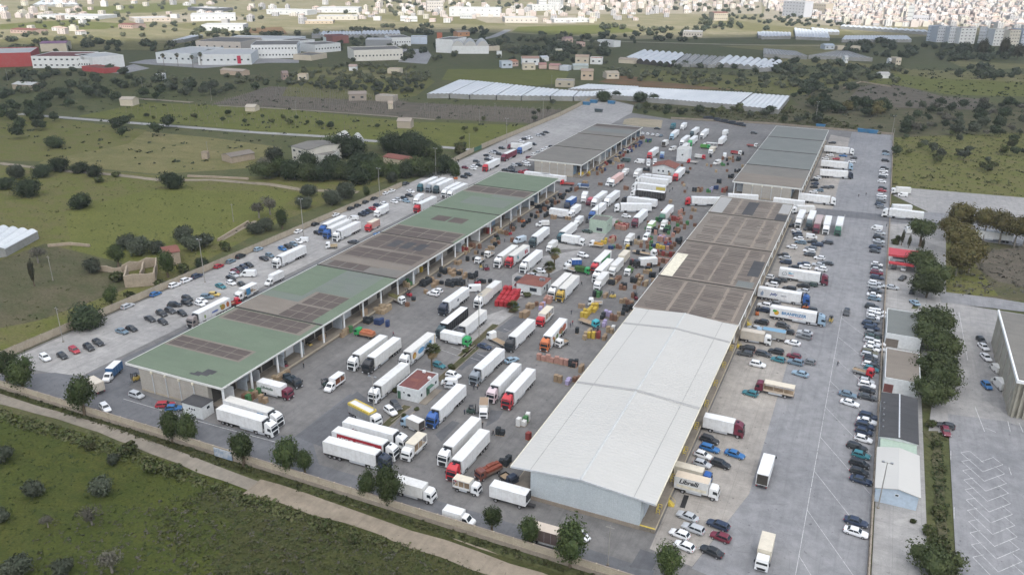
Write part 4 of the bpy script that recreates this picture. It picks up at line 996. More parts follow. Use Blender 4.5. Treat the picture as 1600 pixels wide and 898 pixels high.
def Lu(tile,fx,fy,rx,ry,cab,box,label,L=4.2,z1=3.0,**k):
 m,u,rz,LL = pose(tile,fx,fy,rx,ry,z1); yb = -(L + 2.5) / 2 + L / 2; p = m - u * yb
 return luton(p,rz,cab,box,label,L=L,z1=z1,near=p.y < YNEAR,**k)
def Fb(tile,x,y,deg,cc,bed,label,**k):
 p = TILE[tile](x,y,.9); p.z = 0; return flatbed(p,R_(deg - 90),cc,bed,label,near=p.y < YNEAR,**k)
def Vn(tile,x,y,deg,col,label,**k):
 p = TILE[tile](x,y,1.2); p.z = 0; return van(p,R_(deg - 90),col,label,near=p.y < YNEAR,**k)
S('M',555,556,143,454,WH,WH,'all-white articulated lorry nearest the small white hut')
r_,b_ = S('M',615,478,200,373,WH,WH,'white articulated lorry with blue trailer mark, behind the all-white one')
emblem(b_,2.55,[(-.9,-.35),(1.1,-.35),(1.1,.3),(-.9,.3)],(.05,.22,.42),4.6,3.1)
r_,b_ = Rg('M',740,250,508,197,MAR,WH,'maroon-cabbed lorry with green lettering backed onto the green hall dock',cabk='mid')
lettering(b_,'TEXT','Ulivitoile',7,1,3.5,2.45,(.01,.07,.03),1.05,y0=-2.6,italic=True)
S('2',883,520,235,370,NAVY,WH,'white articulated lorry with dark navy cab, nearest the front wall')
r_,b_ = S('2',985,400,342,240,WH,WH,'articulated lorry with a red trailer side and white letters')
emblem(b_,2.55,[(-5.4,-1.2),(6.5,-1.2),(6.5,1.0),(-5.4,1.0)],(.33,.02,.035),0,2.75,name='red_side_panel')
lettering(b_,'TEXT','LEICHE',13,1,4,2.62,(.75,.75,.75),1.25,y0=-5.0,z=2.2)
mbx = MB(); mbx.box(1.31,1.325,-.4,4.8,2.95,3.05,'whitepaint'); mbx.build('stripe',b_)
r_,b_ = S('2',1100,270,480,128,WH,WH,'white articulated lorry with dark red mark, third from the front wall')
lettering(b_,'TEXT','Arc',13,1,4,2.55,(.14,.03,.06),1.1,y0=-4.4,italic=True)
Rg('2',1290,430,1430,280,WH,OW,'white open-sided lorry with cream roof beside the parked articulated row',open_=True,roofcol=CR,cabk='mid',z1=3.4)
Rg('K',487,615,300,522,WH,(.24,.25,.26),'grey curtain lorry with a yellow-edged roof behind the lamp post',roofcol=OW,z1=3.4)
lasty = [o for o in bpy.data.objects if o.get('label','').startswith('grey curtain lorry with a yellow')][0]
Rg('K',833,657,948,707,LBL,(.36,.35,.33),'small grey box lorry with open rear doors in front of the cabin',cabk='lo',rear_open=True,z1=3.1,roofcol=OW)
Lu('K',120,307,193,242,WH,WH,'white luton van with open side standing alone in the front yard',open_=True)
S('K',588,330,752,190,WH,OW,'white articulated lorry parked left of the red-roofed cabin')
S('K',1085,590,1320,360,BLU,WH,'blue-cabbed white articulated lorry right of the red-roofed cabin')
Rg('K',1530,552,1536,483,WH,OW,'small lorry with brown roof beside the green forklift',cabk='lo',z1=3.0,roofcol=(.30,.22,.15))
S('L',400,205,610,28,SILV,WH,'silver-cabbed white articulated lorry in mid yard, people beside it')
S('L',567,368,757,160,(.55,.45,.47),WH,'white articulated lorry with red and white striped cab')
S('L',710,425,890,212,RED,WH,'bright red cabbed white articulated lorry in mid yard')
S('N',510,280,715,5,WH,OW,'long cream-roofed white articulated lorry left of the red cab')
r_,b_ = S('N',585,415,800,118,RED,WH,'red-cabbed white articulated lorry with red lower skirt near the warehouse')
emblem(b_,2.55,[(-4,-.2),(3,-.2),(3,.2),(-4,.2)],(.33,.02,.035),0,1.4,name='red_skirt')
Rg('N',270,632,-20,582,WH,OW,'white rigid box lorry half hidden behind the twin wall trees')
Rg('N',708,600,535,562,WH,OW,'small open-sided lorry with cream roof in front of the red cab',open_=True,roofcol=CR,cabk='lo',z1=3.0)
def trailer(tile,fx,fy,rx,ry,label,L=8.0,col=WH,dark=True,z1=3.7,group='trailers standing without a lorry'):
 m,u,rz,LL = pose(tile,fx,fy,rx,ry,z1); root = tag(empty('box_trailer',m,rz),label,'trailer',group); near = m.y < YNEAR
 b = put('cargo_box',boxmesh(L,2.5,1.05,z1),root,color=col); rear_door(b,L,2.5,1.05,z1,col)
 def ch(mb): mb.box(-.45,.45,-L / 2,L / 2 + (1.6 if L < 10 else 0),.7,1.0,'chassis')
 put('chassis',mk('chassis|tr%.1f' % L,ch),root)
 def fr(mb): mb.box(-1.0,1.0,0,.3,2.0,z1 - .15,'blackplastic')
 if dark: put('refrigeration_unit',mk('refrigeration_unit|%.1f' % z1,fr),b,(0,L / 2 + .02,0))
 wheels(root,(L * .33,-L * .33) if L < 10 else (-2.6,-3.9,-5.2),.48,1.05,.32,near,'trailer'); return root
trailer('N',1210,707,907,622,'white box trailer with dark front unit beside the warehouse corner')
Lu('n',1292,508,1175,470,WH,WH,'small white luton van by the front wall, left of the warehouse',L=4.0,z1=2.7)
Fb('N',860,520,245,(.15,.05,.035),(.16,.11,.09),'rusty orange flatbed loaded with red crates near the warehouse eaves',load='crates',loadcol=(.19,.05,.03))
r_,b_ = S('K',835,45,1025,-112,WH,WH,'white articulated lorry with food pictures on its side, left of the palm')
def food(b_,cols,pts,w=2.55):
 for i,(c,y,z,r,s) in enumerate(pts): emblem(b_,w,circle(r,14,s),cols[c],y,z,side=-1,k=i % 4,name='picture')
food(b_,[(.42,.20,.05),(.12,.30,.50),(.55,.40,.12),(.30,.42,.55)],[(0,5.2,2.4,1.0,1.0),(2,5.0,2.1,.6,1),(1,1.5,2.5,.8,2.2),(3,-1.5,2.5,.8,2.0),(1,-3.6,2.6,.7,1.4)])
emblem(b_,2.55,[(-.15,-1.3),(.15,-1.3),(.15,1.3),(-.15,1.3)],(.5,.33,.04),-6.3,2.55,side=-1,name='yellow_stripe')
S('H',1180,665,1430,510,WH,OW,'white-cabbed articulated lorry, left one of the pair in the open yard')
S('H',1310,692,1562,530,BLK,OW,'black-cabbed white articulated lorry, right one of the pair')
S('I',1225,650,1395,500,BLK,WH,'dark-cabbed white articulated lorry by the mid-yard lamp post')
r_,b_ = S('I',1030,620,1240,485,DTEAL,BLK,'articulated lorry with black curtain trailer and white roof',roofcol=WH,unit=False,boxmat='canvas')
r_,b_ = S('I',1060,425,1240,290,NAVY,WH,'dark blue cabbed white articulated lorry heading the middle row')
emblem(b_,2.55,circle(.5,12),(.06,.08,.12),1,2.6,-1)
Rg('I',1215,740,1030,692,GRN,WH,'white box lorry with bright green cab across the yard',cabk='mid',z1=3.3)
Fb('I',300,728,180,GRN,(.35,.18,.10),'little green-cabbed truck with orange crates near the dock',load='crates',loadcol=(.40,.14,.07),L=4.5)
Fb('I',600,405,-15,WH,(.40,.36,.30),'white dropside truck loaded with vegetables by the green hall',load='veg',loadcol=(.16,.15,.06),sides=.7)
Vn('I',1310,300,-150,WH,'white van parked behind the dark blue cabbed lorry')
r_,b_ = Rg('J',190,245,262,190,WH,OW,'white drawbar lorry with dirty roof left of the red crates',roofcol=(.42,.38,.31),L=7,z1=3.8,cabk='hi')
trailer('J',272,178,345,108,'dirty-roofed white trailer coupled behind the drawbar lorry',L=7.0,col=OW,dark=False)
S('J',490,622,655,475,BLK,WH,'black-cabbed white articulated lorry right of the empty flatbed')
Fb('J',350,672,155,WH,(.30,.30,.30),'empty white-cabbed flatbed lorry on the dark parking bay',L=6.0,cab='mid',sides=0)
r_,b_ = S('J',815,622,955,465,ORG,WH,'orange-cabbed articulated lorry with colourful produce pictures')
food(b_,[(.35,.10,.06),(.30,.14,.07),(.10,.16,.05),(.40,.30,.12)],[(0,-4,2.5,1.1,1.6),(3,4.3,2.0,.8,1.0),(2,2.0,2.2,.7,1.5),(1,-1,2.6,.9,1.8),(0,5.2,2.9,.5,1.2),(2,-2,1.7,.5,2)])
Rg('J',760,415,835,352,RED,OW,'red-cabbed open-sided lorry behind the orange cab',open_=True,roofcol=CR,L=7.0)
S('J',940,178,1085,62,GOLD,WH,'golden yellow cabbed white articulated lorry right of the kiosk')
S('J',870,155,1010,40,WH,OW,'white-cabbed cream articulated lorry beside the golden cab')
r_,b_ = S('D',1440,475,1562,372,RED,WH,'red-cabbed white articulated lorry with teal and red logos')
for k,(yy,cc) in enumerate(((3.6,(.03,.22,.26)),(-3.0,(.33,.03,.05)),(-4.4,(.33,.03,.05)))): emblem(b_,2.55,[(-.7,-.5),(.2,-.9),(.7,.6),(-.1,.9)],cc,yy,2.5,-1,k=k)
S('D',1335,470,1455,382,WH,OW,'cream articulated lorry left of the red cab with logos')
S('E',125,522,258,425,WH,WH,'white articulated lorry just left of the palm pair')
Vn('E',75,325,245,(.45,.52,.58),'white and blue panel van in the upper left yard')
S('E',215,290,320,208,DTEAL,WH,'dark grey-green cabbed white articulated lorry in the upper left yard')
Rg('E',360,365,405,322,WH,OW,'cream box lorry above the palm pair',L=5.0,cabk='lo',z1=3.2)
Lu('E',275,150,350,150,WH,OW,'white covered pickup crossing near the dock',L=3.2,z1=2.4)
r_,b_ = Rg('E',512,55,365,28,WH,WH,'white curtain lorry with grey arrow broadside by the dock')
emblem(b_,2.45,[(-2,-.06),(2.2,-.06),(2.2,.06),(-2,.06)],(.3,.33,.36),0,2.4)
Rg('E',575,33,622,-8,WH,WH,'white box lorry behind the broadside curtain lorry',L=7.0)
Rg('A',1120,795,1185,758,NAVY,BLU,'lorry with bright blue tarpaulin body in the upper yard',boxmat='canvas',roofcol=(.50,.56,.62),L=7.5)
S('E',470,245,585,168,TEAL,WH,'teal-cabbed white articulated lorry left of the green kiosk')
Rg('E',615,128,645,103,WH,WH,'short white box lorry beside the green kiosk',L=5.0,cabk='lo',z1=3.2)
Rg('E',603,292,500,283,WH,WH,'white rigid box lorry facing right below the green kiosk',L=7.0)
S('E',772,45,852,-18,BLU,WH,'blue-cabbed white articulated lorry above the green kiosk')
S('E',1170,115,1240,42,MAR,WH,'dark red cabbed white articulated lorry right of the green kiosk')
S('g',690,370,858,372,WH,WH,'white articulated lorry facing left, lowest of the broadside row')
S('g',722,332,905,345,BLK,WH,'dark-cabbed white articulated lorry facing left in the broadside row')
r_,b_ = S('g',785,282,950,302,WH,BLK,'articulated lorry with black curtain side in the broadside row',roofcol=WH,unit=False)
r_,b_ = S('g',790,243,955,258,WH,WH,'white articulated lorry with yellow fruit advert in the broadside row')
emblem(b_,2.55,[(-1,-.8),(3.5,-.8),(3.5,.7),(-1,.7)],(.50,.42,.10),-3,2.6,1); emblem(b_,2.55,[(-1,-.8),(3.5,-.8),(3.5,.7),(-1,.7)],(.50,.42,.10),-6,2.6,-1)
S('g',805,205,975,222,WH,WH,'white articulated lorry, second from the top of the broadside row')
S('g',820,187,1005,205,WH,WH,'white articulated lorry at the top of the broadside row')
S('B',590,535,635,488,RED,WH,'red-cabbed white articulated lorry beside the red-roofed kiosk')
S('g',945,425,992,382,DGRN,WH,'dark green cabbed white articulated lorry by the brown hall')
Rg('E',1290,185,1325,142,WH,(.30,.50,.22),'white lorry with green-edged body right of the crates',L=6.0,cabk='lo',z1=3.2,roofcol=WH)
Lu('E',1405,165,1450,140,WH,OW,'white luton van beside dark crate stacks at the right')
Rg('E',1088,300,1125,268,WH,OW,'white box lorry with cream roof among the crates',L=6.0,cabk='lo',z1=3.1)
Vn('E',1258,300,270,WH,'plain white van among the stacked crates')
Fb('E',790,375,180,WH,(.5,.45,.35),'white cabbed truck with orange load below the green kiosk',load='crates',loadcol=(.45,.25,.05),L=3.6)
r_,b_ = S('E',800,527,892,425,RED,WH,'articulated lorry with red cab and green trailer side')
emblem(b_,2.55,[(-5,-1.2),(5,-1.2),(5,1.0),(-5,1.0)],(.05,.25,.10),0,2.7,-1,name='green_side_panel')
S('E',815,603,915,512,WH,OW,'round-roofed white articulated lorry in the mid right yard')
Rg('E',955,560,1010,505,WH,OW,'white box lorry right of the round-roofed lorry',L=8.0)
Rg('E',818,685,872,632,WH,OW,'cream and white box lorry in front of the round-roofed lorry',L=8.0)
Rg('E',1030,470,1072,425,WH,CR,'cream-bodied box lorry beside the yellow crates',L=7.0)
Fb('E',1240,450,-8,WH,(.55,.55,.54),'long empty white flatbed lorry among the crates',L=7.5,cab='mid',sides=0)
Rg('E',1215,500,1330,490,BLK,WH,'dark-cabbed white box lorry facing left by the brown roof',L=6.5,z1=3.4)
Lu('E',560,508,645,505,WH,BLU,'small white truck with a blue canvas body',L=3.6,z1=2.6,boxmat='canvas',roofcol=OW)
Fb('E',545,600,160,WH,(.5,.5,.48),'white pickup truck parked by the cream lorry roofs',L=3.0)
Fb('E',660,618,0,GRN,(.04,.10,.03),'small truck under a dark green tarpaulin',load='tarp',loadcol=(.035,.085,.02),L=3.8)
Fb('E',1092,625,270,WH,(.10,.22,.06),'white-cabbed truck with a green load bed',load='veg',loadcol=(.08,.16,.04),L=3.4)
Fb('J',1200,500,-20,(.05,.36,.42),(.38,.32,.25),'turquoise-cabbed flatbed truck near the white warehouse',L=5.0,sides=.2)
Fb('J',950,690,250,WH,(.25,.25,.25),'small white pickup beside the orange cab',L=2.6,sides=.35)
Fb('D',1135,520,265,WH,(.45,.45,.43),'white pickup beside the yellow forklift near the dock',L=2.6)
Fb('D',1225,465,260,OW,(.4,.4,.4),'pale pickup parked near the left dock',L=2.4)
Fb('J',1255,318,200,WH,(.5,.5,.5),'white pickup with yellow crates behind it',L=2.8)
for i,(fx,fy,rx,ry,cc,nm) in enumerate(((1040,240,1115,205,TEAL,'teal-cabbed white articulated lorry at the left of the five by the pines'),(1090,246,1170,210,SILV,'grey-cabbed white articulated lorry, second of the five by the pines'),(1135,252,1215,215,DTEAL,'dark-cabbed white articulated lorry in the middle of the five by the pines'),(1190,275,1262,240,WH,'white articulated lorry, fourth of the five by the pines'),(1228,283,1300,246,WH,'white articulated lorry, nearest the green roof of the five'))):
 S('f',fx,fy,rx,ry,cc,WH,nm)
Rg('f',1002,330,1032,306,WH,WH,'white box lorry among cars by the left lane',L=6.0,z1=3.4)
S('f',1043,362,1085,335,RED,WH,'red-cabbed white articulated lorry close to the green roof edge')
Rg('f',716,487,748,468,RED,(.50,.30,.26),'red lorry with cream roof driving down the left lane',L=6.0,roofcol=CR)
Rg('f',772,402,805,378,WH,WH,'white box lorry near the red parked car',L=6.5)
S('f',455,487,525,457,BLU,WH,'white articulated lorry at the back of the left lane trio')
S('f',463,522,572,470,BLU,WH,'bright blue cabbed articulated lorry in the left lane trio')
S('f',515,540,635,482,WH,WH,'white articulated lorry at the front of the left lane trio')
S('f',150,690,290,640,WH,WH,'white articulated lorry alone beside the brown roof bay')
Lu('f',98,812,150,793,WH,WH,'white box van with dark lettering near the greenish roof',L=5.5,z1=3.2)
Fb('f',470,636,215,WH,(.5,.42,.28),'white pickup with cream load on the left lane',L=2.6)
r_,b_ = S('i',1232,152,1402,62,(.25,.22,.21),WH,'articulated lorry with brown-grey cab and fruit pictures on the trailer')
food(b_,[(.36,.22,.05),(.40,.12,.04),(.10,.16,.40),(.22,.30,.10)],[(0,-3.2,2.4,.95,1.1),(1,-5.4,2.5,.9,.7),(3,-2.4,3.0,.4,1.2),(2,.2,2.3,.3,5),(3,4.4,2.2,.6,.6)])
lettering(b_,'TEXT','Sicilfresh',13,1,4,2.55,(.06,.08,.16),.7,y0=3.4,side=-1,italic=True) if False else None
Fb('i',1455,95,60,RED,(.30,.05,.05),'red pickup behind the trailer with fruit pictures',L=2.8)
r_,b_ = Rg('H',108,70,218,8,WH,OW,'white lorry with blue panel in its open side by the green roof',open_=True,cabk='mid',roofcol=WH)
mbx = MB(); mbx.box(-1.235,-1.19,.4,2.2,1.2,3.4,'bluepanel'); plain('bluepanel',(.05,.20,.36),.6); mbx.build('side_panel',b_)
Lu('i',683,497,730,455,WH,(.03,.10,.22),'white-cabbed van with blue canvas body near the green hall corner',boxmat='canvas',roofcol=OW,L=4.8,z1=3.0)
Rg('i',552,550,625,592,RED,(.55,.50,.42),'cream box lorry seen from its rear doors by the wall trees',L=5.0,cabk='lo',z1=3.4)
S('A',388,440,442,415,RED,WH,'red-cabbed white articulated lorry by the far left parking')
S('A',535,360,622,320,MAR,(.16,.03,.05),'dark red articulated lorry by the far left parking',roofcol=OW,unit=False,boxmat='canvas')
S('A',690,292,762,255,BLU,WH,'blue-cabbed white articulated lorry by the far left parking')
Rg('A',605,262,685,265,MAR,OW,'maroon-cabbed cream lorry parked across at the far left',L=7.0)
FARL = [('S',545,168,590,135,(.3,.45,.55),WH,'pale blue cabbed'),('S',828,160,867,130,WH,WH,'right-hand white'),('S',738,142,775,112,DTEAL,WH,'dark-cabbed white'),('S',640,222,692,190,WH,WH,'centre white'),
  ('S',715,222,765,195,GRN,WH,'green-cabbed white'),('S',338,342,400,296,RED,WH,'red-cabbed white'),('S',640,295,682,262,WH,OW,'cream-roofed white')]
for _,fx,fy,rx,ry,cc,bc,nm in FARL: S('B',fx,fy,rx,ry,cc,bc,nm + ' articulated lorry in the far middle yard')
Rg('B',635,95,668,60,WH,WH,'white box lorry alone at the far end of the yard',L=8.0)
Rg('B',548,85,556,72,TEAL,(.04,.16,.20),'teal canvas lorry at the far end of the yard',L=5.0,boxmat='canvas')
Vn('B',545,312,250,OW,'cream van in the far middle yard')
Rg('B',490,226,458,250,WH,OW,'box lorry with open dark rear in the far yard',L=6.5,rear_open=True)
S('B',1032,183,992,235,WH,WH,'white articulated lorry driving away at the far right yard')
Rg('B',1040,128,1035,155,WH,WH,'white box lorry farther ahead at the far right yard',L=6.5)
Vn('B',962,440,250,OW,'cream van parked alone near the grey-green hall')
Rg('B',905,312,930,286,WH,CR,'cream box lorry in the far right yard',L=6.0)
S('B',800,765,928,768,RED,WH,'red-cabbed white articulated lorry broadside near the brown hall end')
Fb('B',730,438,180,RED,(.5,.5,.5),'red-cabbed small truck near the far kiosk block',L=4.0)
Fb('B',800,395,0,RED,OW,'white covered truck with red cab near the far kiosk block',load='tarp',loadcol=(.6,.6,.58),L=4.2)
Fb('B',850,300,0,GRN,(.08,.25,.06),'green loaded truck in the far yard',load='tarp',loadcol=(.08,.26,.06),L=4.0)
Rg('B',870,255,955,262,WH,OW,'white open lorry broadside in the far yard',L=6.5,open_=True)
Fb('B',1290,285,-15,WH,(.35,.1,.1),'white recovery truck near the grey-green hall',L=4.5)
Fb('B',1140,355,-10,WH,(.4,.1,.1),'white flatbed truck with red load in the far right yard',load='crates',loadcol=(.3,.03,.04),L=4.5)
Vn('B',1032,372,100,WH,'white van beside the flatbed with red load')
Rg('B',445,362,452,335,BLU,(.40,.5,.55),'small blue-topped lorry in front of the far trucks',L=4.5,cabk='lo',z1=3.0)
Vn('B',105,418,180,(.05,.08,.08),'dark van left of the far trucks')
Vn('B',235,430,180,WH,'white and black van in the row left of the far kiosk')
Lu('B',320,425,320,405,WH,LG,'grey light lorry, left of the two facing the kiosk',L=3.6)
Lu('B',380,420,380,400,WH,LG,'grey light lorry, right of the two facing the kiosk',L=3.6)
Rg('B',100,520,115,490,WH,OW,'small cream lorry by the stacks left of the red-roofed kiosk',L=4.5,cabk='lo',z1=3.0)
Rg('B',215,525,235,495,WH,OW,'white lorry just left of the red-roofed kiosk',L=6.5)
S('B',-2,585,55,540,WH,(.62,.42,.38),'white articulated lorry with pinkish roof in the upper yard',unit=False)
Lu('B',-45,600,-35,585,WH,WH,'little white van beside the pinkish-roofed lorry',L=3.6)
Rg('A',1262,765,1298,690,WH,WH,'white box lorry near the blue tarpaulin lorry',L=6.0)
Rg('A',1325,790,1345,760,MAR,(.45,.10,.12),'small crimson lorry in the upper yard',L=4.0,cabk='lo',z1=2.8)
S('A',1400,770,1450,710,WH,WH,'white articulated lorry, left of two behind the crimson lorry')
S('A',1510,775,1575,695,WH,WH,'white articulated lorry, right of two behind the crimson lorry')
Fb('A',1115,640,190,RED,(.3,.05,.05),'red dropside lorry at the end of the green hall',L=5.0)
Fb('A',1262,672,190,LBL,(.5,.5,.5),'pale blue light truck at the end of the green hall',L=4.0,load='tarp',loadcol=(.06,.10,.2))
trailer('A',905,545,770,530,'white trailer standing left in the gap between the green and grey halls',L=13.5,dark=False)
trailer('A',1045,565,920,552,'white trailer standing right in the gap between the green and grey halls',L=13.5,dark=False)
trailer('B',1335,748,1075,735,'long white trailer in the gap before the far right hall',L=13.5,dark=False)
trailer('C',480,800,160,775,'long white trailer in the gap, right of the other one',L=13.5,dark=False)
S('C',885,305,650,288,WH,WH,'white articulated lorry backed to the far right hall, topmost')
S('C',870,440,622,425,LBL,WH,'pale blue cabbed white articulated lorry backed to the far right hall')
S('C',868,522,608,508,NAVY,WH,'navy-cabbed white articulated lorry backed to the far right hall')
S('C',700,755,415,735,WH,WH,'white articulated lorry parked at the corner of the far right hall')
Rg('G',640,8,785,10,WH,OW,'white box lorry facing left behind the five upright lorries',L=7.5)
for fx,fy,rx,ry,cc,bc,nm in ((640,118,700,48,WH,WH,'white articulated lorry, leftmost of five facing the hall side'),(745,125,795,55,DTEAL,WH,'dark teal cabbed lorry, second of the five facing the camera'),(822,168,852,95,MAR,(.40,.33,.32),'maroon-cabbed lorry, middle of the five facing the camera'),(905,180,935,102,WH,WH,'white articulated lorry, fourth of the five facing the camera'),(1020,188,1045,110,DGRN,WH,'green-cabbed lorry, rightmost of the five facing the camera')):
 S('G',fx,fy,rx,ry,cc,bc,nm)
r_,b_ = S('G',852,638,470,588,MAR,WH,'maroon-cabbed articulated lorry with blue and red lettering, right car park')
def ring(b_,y,z,r,col,side=1,w=2.55):
 for i in range(20):
  a,c = 2 * math.pi * i / 20,2 * math.pi * (i + 1) / 20
  pass
 mb = MB(); x = side * (w / 2 + .03)
 for i in range(20):
  a,c = 2 * math.pi * i / 20,2 * math.pi * (i + 1) / 20
  mb.loft([[(x,y + q * math.cos(t),z + q * math.sin(t)) for t,q in ((a,r),(c,r),(c,r - .13),(a,r - .13))],[(x - side * .02,y + q * math.cos(t),z + q * math.sin(t)) for t,q in ((a,r),(c,r),(c,r - .13),(a,r - .13))]],'matte')
 mb.build('ring_emblem',b_,color=col)
ring(b_,-4.9,2.5,.75,(.10,.13,.17)); emblem(b_,2.55,[(-.4,0),(-.1,-.3),(.45,.35),(-.1,-.05)],(.10,.13,.17),-4.9,2.5,1)
lettering(b_,'TEXT','Blue',13,1,4,2.55,(.04,.30,.45),1.0,y0=-3.6,z=2.55)
lettering(b_,'TEXT','logistica',13,1,4,2.55,(.40,.12,.12),.55,y0=-3.6,z=2.0)
r_,b_ = S('O',735,225,335,170,BLU,WH,'blue-cabbed articulated lorry with dark blue lettering, right car park')
lettering(b_,'TEXT','Jolly',13,1,4,2.55,(.02,.06,.22),1.25,y0=-2.8,z=2.3,italic=True)
lettering(b_,'TEXT','trasporti',13,1,4,2.55,(.05,.07,.14),.5,y0=.5,z=2.4)
emblem(b_,2.55,[(-.4,-.8),(.3,-.8),(.5,.2),(.1,.9),(-.5,.1)],(.25,.32,.42),-5.4,2.5,1)
r_,b_ = S('O',880,412,450,342,LBL,WH,'pale blue cabbed articulated lorry with big blue lettering, right car park')
lettering(b_,'TEXT','BRANFEIZER',13,1,4,2.55,(.01,.16,.36),1.3,y0=-3.4,z=2.2)
emblem(b_,2.55,[(-2.4,-.05),(1.8,-.05),(1.8,.05),(-2.4,.05)],(.42,.04,.05),1.2,1.8,1,name='underline')
emblem(b_,2.55,circle(.75,14),(.55,.32,.03),-4.9,2.45,1); emblem(b_,2.55,[(-.9,-.1),(.1,-.2),(.5,.5),(-.7,.6)],(.06,.28,.06),-5.2,2.8,1,k=1)
Rg('O',355,590,210,568,WH,(.52,.47,.40),'white-cabbed box lorry with cream body by the warehouse dock',L=6.5)
Rg('O',395,553,565,588,LBL,(.34,.33,.31),'dirty grey dropside lorry with pale blue roof facing the warehouse',L=6.5,roofcol=(.16,.30,.42),boxmat='canvas',z1=3.1)
Rg('P',428,222,630,255,MAR,(.50,.42,.33),'maroon-cabbed open-sided lorry alone on the right concrete',L=7.5,open_=True,roofcol=CR,z1=3.2)
Rg('px',1148,657.5,1101.5,647.5,MAR,WH,'maroon-cabbed white box lorry backed to the white warehouse',cabk='hi',z1=3.8)
r_,b_ = Rg('o',1235,318,1024,258,WH,(.62,.63,.62),'white box lorry with black script lettering backed to the warehouse corner',z1=3.8,roofcol=(.56,.48,.38))
lettering(b_,'TEXT','Librelli',8,1,3.8,2.45,(.015,.018,.022),1.45,y0=-2.6,z=2.5,italic=True)
mbx = MB(); mbx.box(1.24,1.252,-3.0,3.2,1.45,2.1,'ivory'); mbx.build('pale_panel',b_)
Rg('o',1163,236,1052,208,BLU,CR,'small blue-cabbed cream lorry behind the white script-lettered one',L=6.0,cabk='lo',z1=3.0)
Rg('px',1200.5,699,1194,752,BLK,WH,'white-roofed lorry facing away on the right concrete, rear open',L=8.5,z1=3.7,rear_open=True)
Rg('px',1197.5,861,1199,829,WH,CR,'cream-bodied lorry at the bottom right facing the camera',L=5.5,z1=3.5)
S('h',765,402,968,425,WH,WH,'white articulated lorry turning in at the right entrance')
trailer('h',790,378,885,382,'white trailer behind the lorry at the right entrance',L=8.0,dark=False)
Rg('h',812,268,880,272,WH,OW,'white box lorry on the gravel lot outside the fence',L=6.5)
Vn('h',842,312,180,WH,'white van on the gravel lot outside the fence',small=True)
Vn('h',872,532,100,WH,'white van half hidden by the entrance pine')
S('h',1312,528,1512,560,WH,WH,'white articulated lorry on the road behind the eucalyptus trees')
S('o',285,622,128,582,(.25,.2,.18),(.12,.09,.08),'dark brown curtain lorry with pale roof behind the wall trees',roofcol=(.55,.48,.40),unit=False,boxmat='canvas') if False else Rg('o',290,625,140,582,WH,(.12,.09,.085),'dark brown curtain lorry with pale roof behind the wall trees',roofcol=(.55,.48,.40),boxmat='canvas',L=8.0)
Fb('P',1310,125,-15,RED,(.30,.30,.29),'red-cabbed pickup with grey bed in the fence row',L=3.6)
Vn('f',608,456,190,WH,'small white van near the left lane trio',small=True); Vn('f',292,592,200,WH,'small white van behind the lone white lorry',small=True)
Vn('e',1548,805,200,WH,'white panel van in the left parking'); Vn('h',680,517,170,WH,'white panel van at the head of the fence row',small=True)
Vn('G',768,288,0,WH,'small white van in front of the five upright lorries',small=True); Vn('K',1210,325,200,WH,'small round white van beside the cabin',small=True)
Vn('l',1422,490,110,OW,'pale van beside the tall beige warehouse',small=True); Vn('l',1445,590,110,OW,'pale van with dark front beside the tall beige warehouse')
Fb('N',1045,588,-25,NAVY,BLK,'dark blue pickup under the warehouse eaves',L=2.4)
Fb('M',820,215,-20,BLK,BLK,'black pickup piled with dark crates by the dock',L=4.6,load='crates',loadcol=(.02,.035,.05))
bx_ = [c for c in lasty.children if c.name.startswith('cargo_box')][0]
mbx = MB(); dd = bx_.data.vertices; ymn = min(v.co.y for v in dd); ymx = max(v.co.y for v in dd)
for x in (-1.27,1.23): mbx.box(x,x + .04,ymn,ymx,3.0,3.6,'yellowpaint')
for y in (ymn - .03,ymx): mbx.box(-1.23,1.23,y,y + .03,3.0,3.6,'yellowpaint')
for x in (-1.2,.85): mbx.box(x,x + .35,ymn,ymx,3.585,3.6,'yellowpaint')
mbx.build('yellow_roof_edge',bx_)
# ---------------------------------------------------------------- parked cars,row by row
def row(place,group,deg,items,order='nearest in'):
 q = []
 for it in items:
  t,x,y,col = it[:4]; kind = None; dg = deg
  for e in it[4:]:
   if isinstance(e,str): kind = e
   else: dg = e
  p = TILE[t](x,y,.75); p.z = 0; q.append((p,col,kind,dg))
 q.sort(key=lambda e: (e[0].y,e[0].x))
 rg = random.Random(len(items) * 31 + int(q[0][0].y))
 placed = []
 for i,(p,col,kind,dg) in enumerate(q):
  kind = kind or rg.choice(['hatch','hatch','hatch','suv','estate','saloon','mpv'])
  c = CARS[kind]
  for _ in range(12):
   bad = False
   for (p2,d2,c2) in placed:
    dv = p - p2; u = Vector((math.cos(R_(d2)),math.sin(R_(d2)),0)); n = Vector((-u.y,u.x,0))
    if abs(math.sin(R_(dg - d2))) < .5:
     al,ac = dv.dot(u),dv.dot(n); La = (c['L'] + c2['L']) / 2 + .25; Wa = (c['W'] + c2['W']) / 2 + .22
     if abs(al) < La and abs(ac) < Wa:
      bad = True
      if Wa - abs(ac) < La - abs(al): p = p + n * ((Wa - abs(ac) + .02) * (1 if ac >= 0 else -1))
      else: p = p + u * ((La - abs(al) + .02) * (1 if al >= 0 else -1))
   if not bad: break
  placed.append((p,dg,c))
  lab = '%s %s, %s %s %s' % (COLS[col][0],CARNAME[kind],ORD[i],order,place) if len(q) > 1 else '%s %s %s' % (COLS[col][0],CARNAME[kind],place)
  car(p,dg + rg.uniform(-2.5,2.5),col,kind,lab,group,near=p.y < 245)
FR = 'cars nose-in along the right fence'
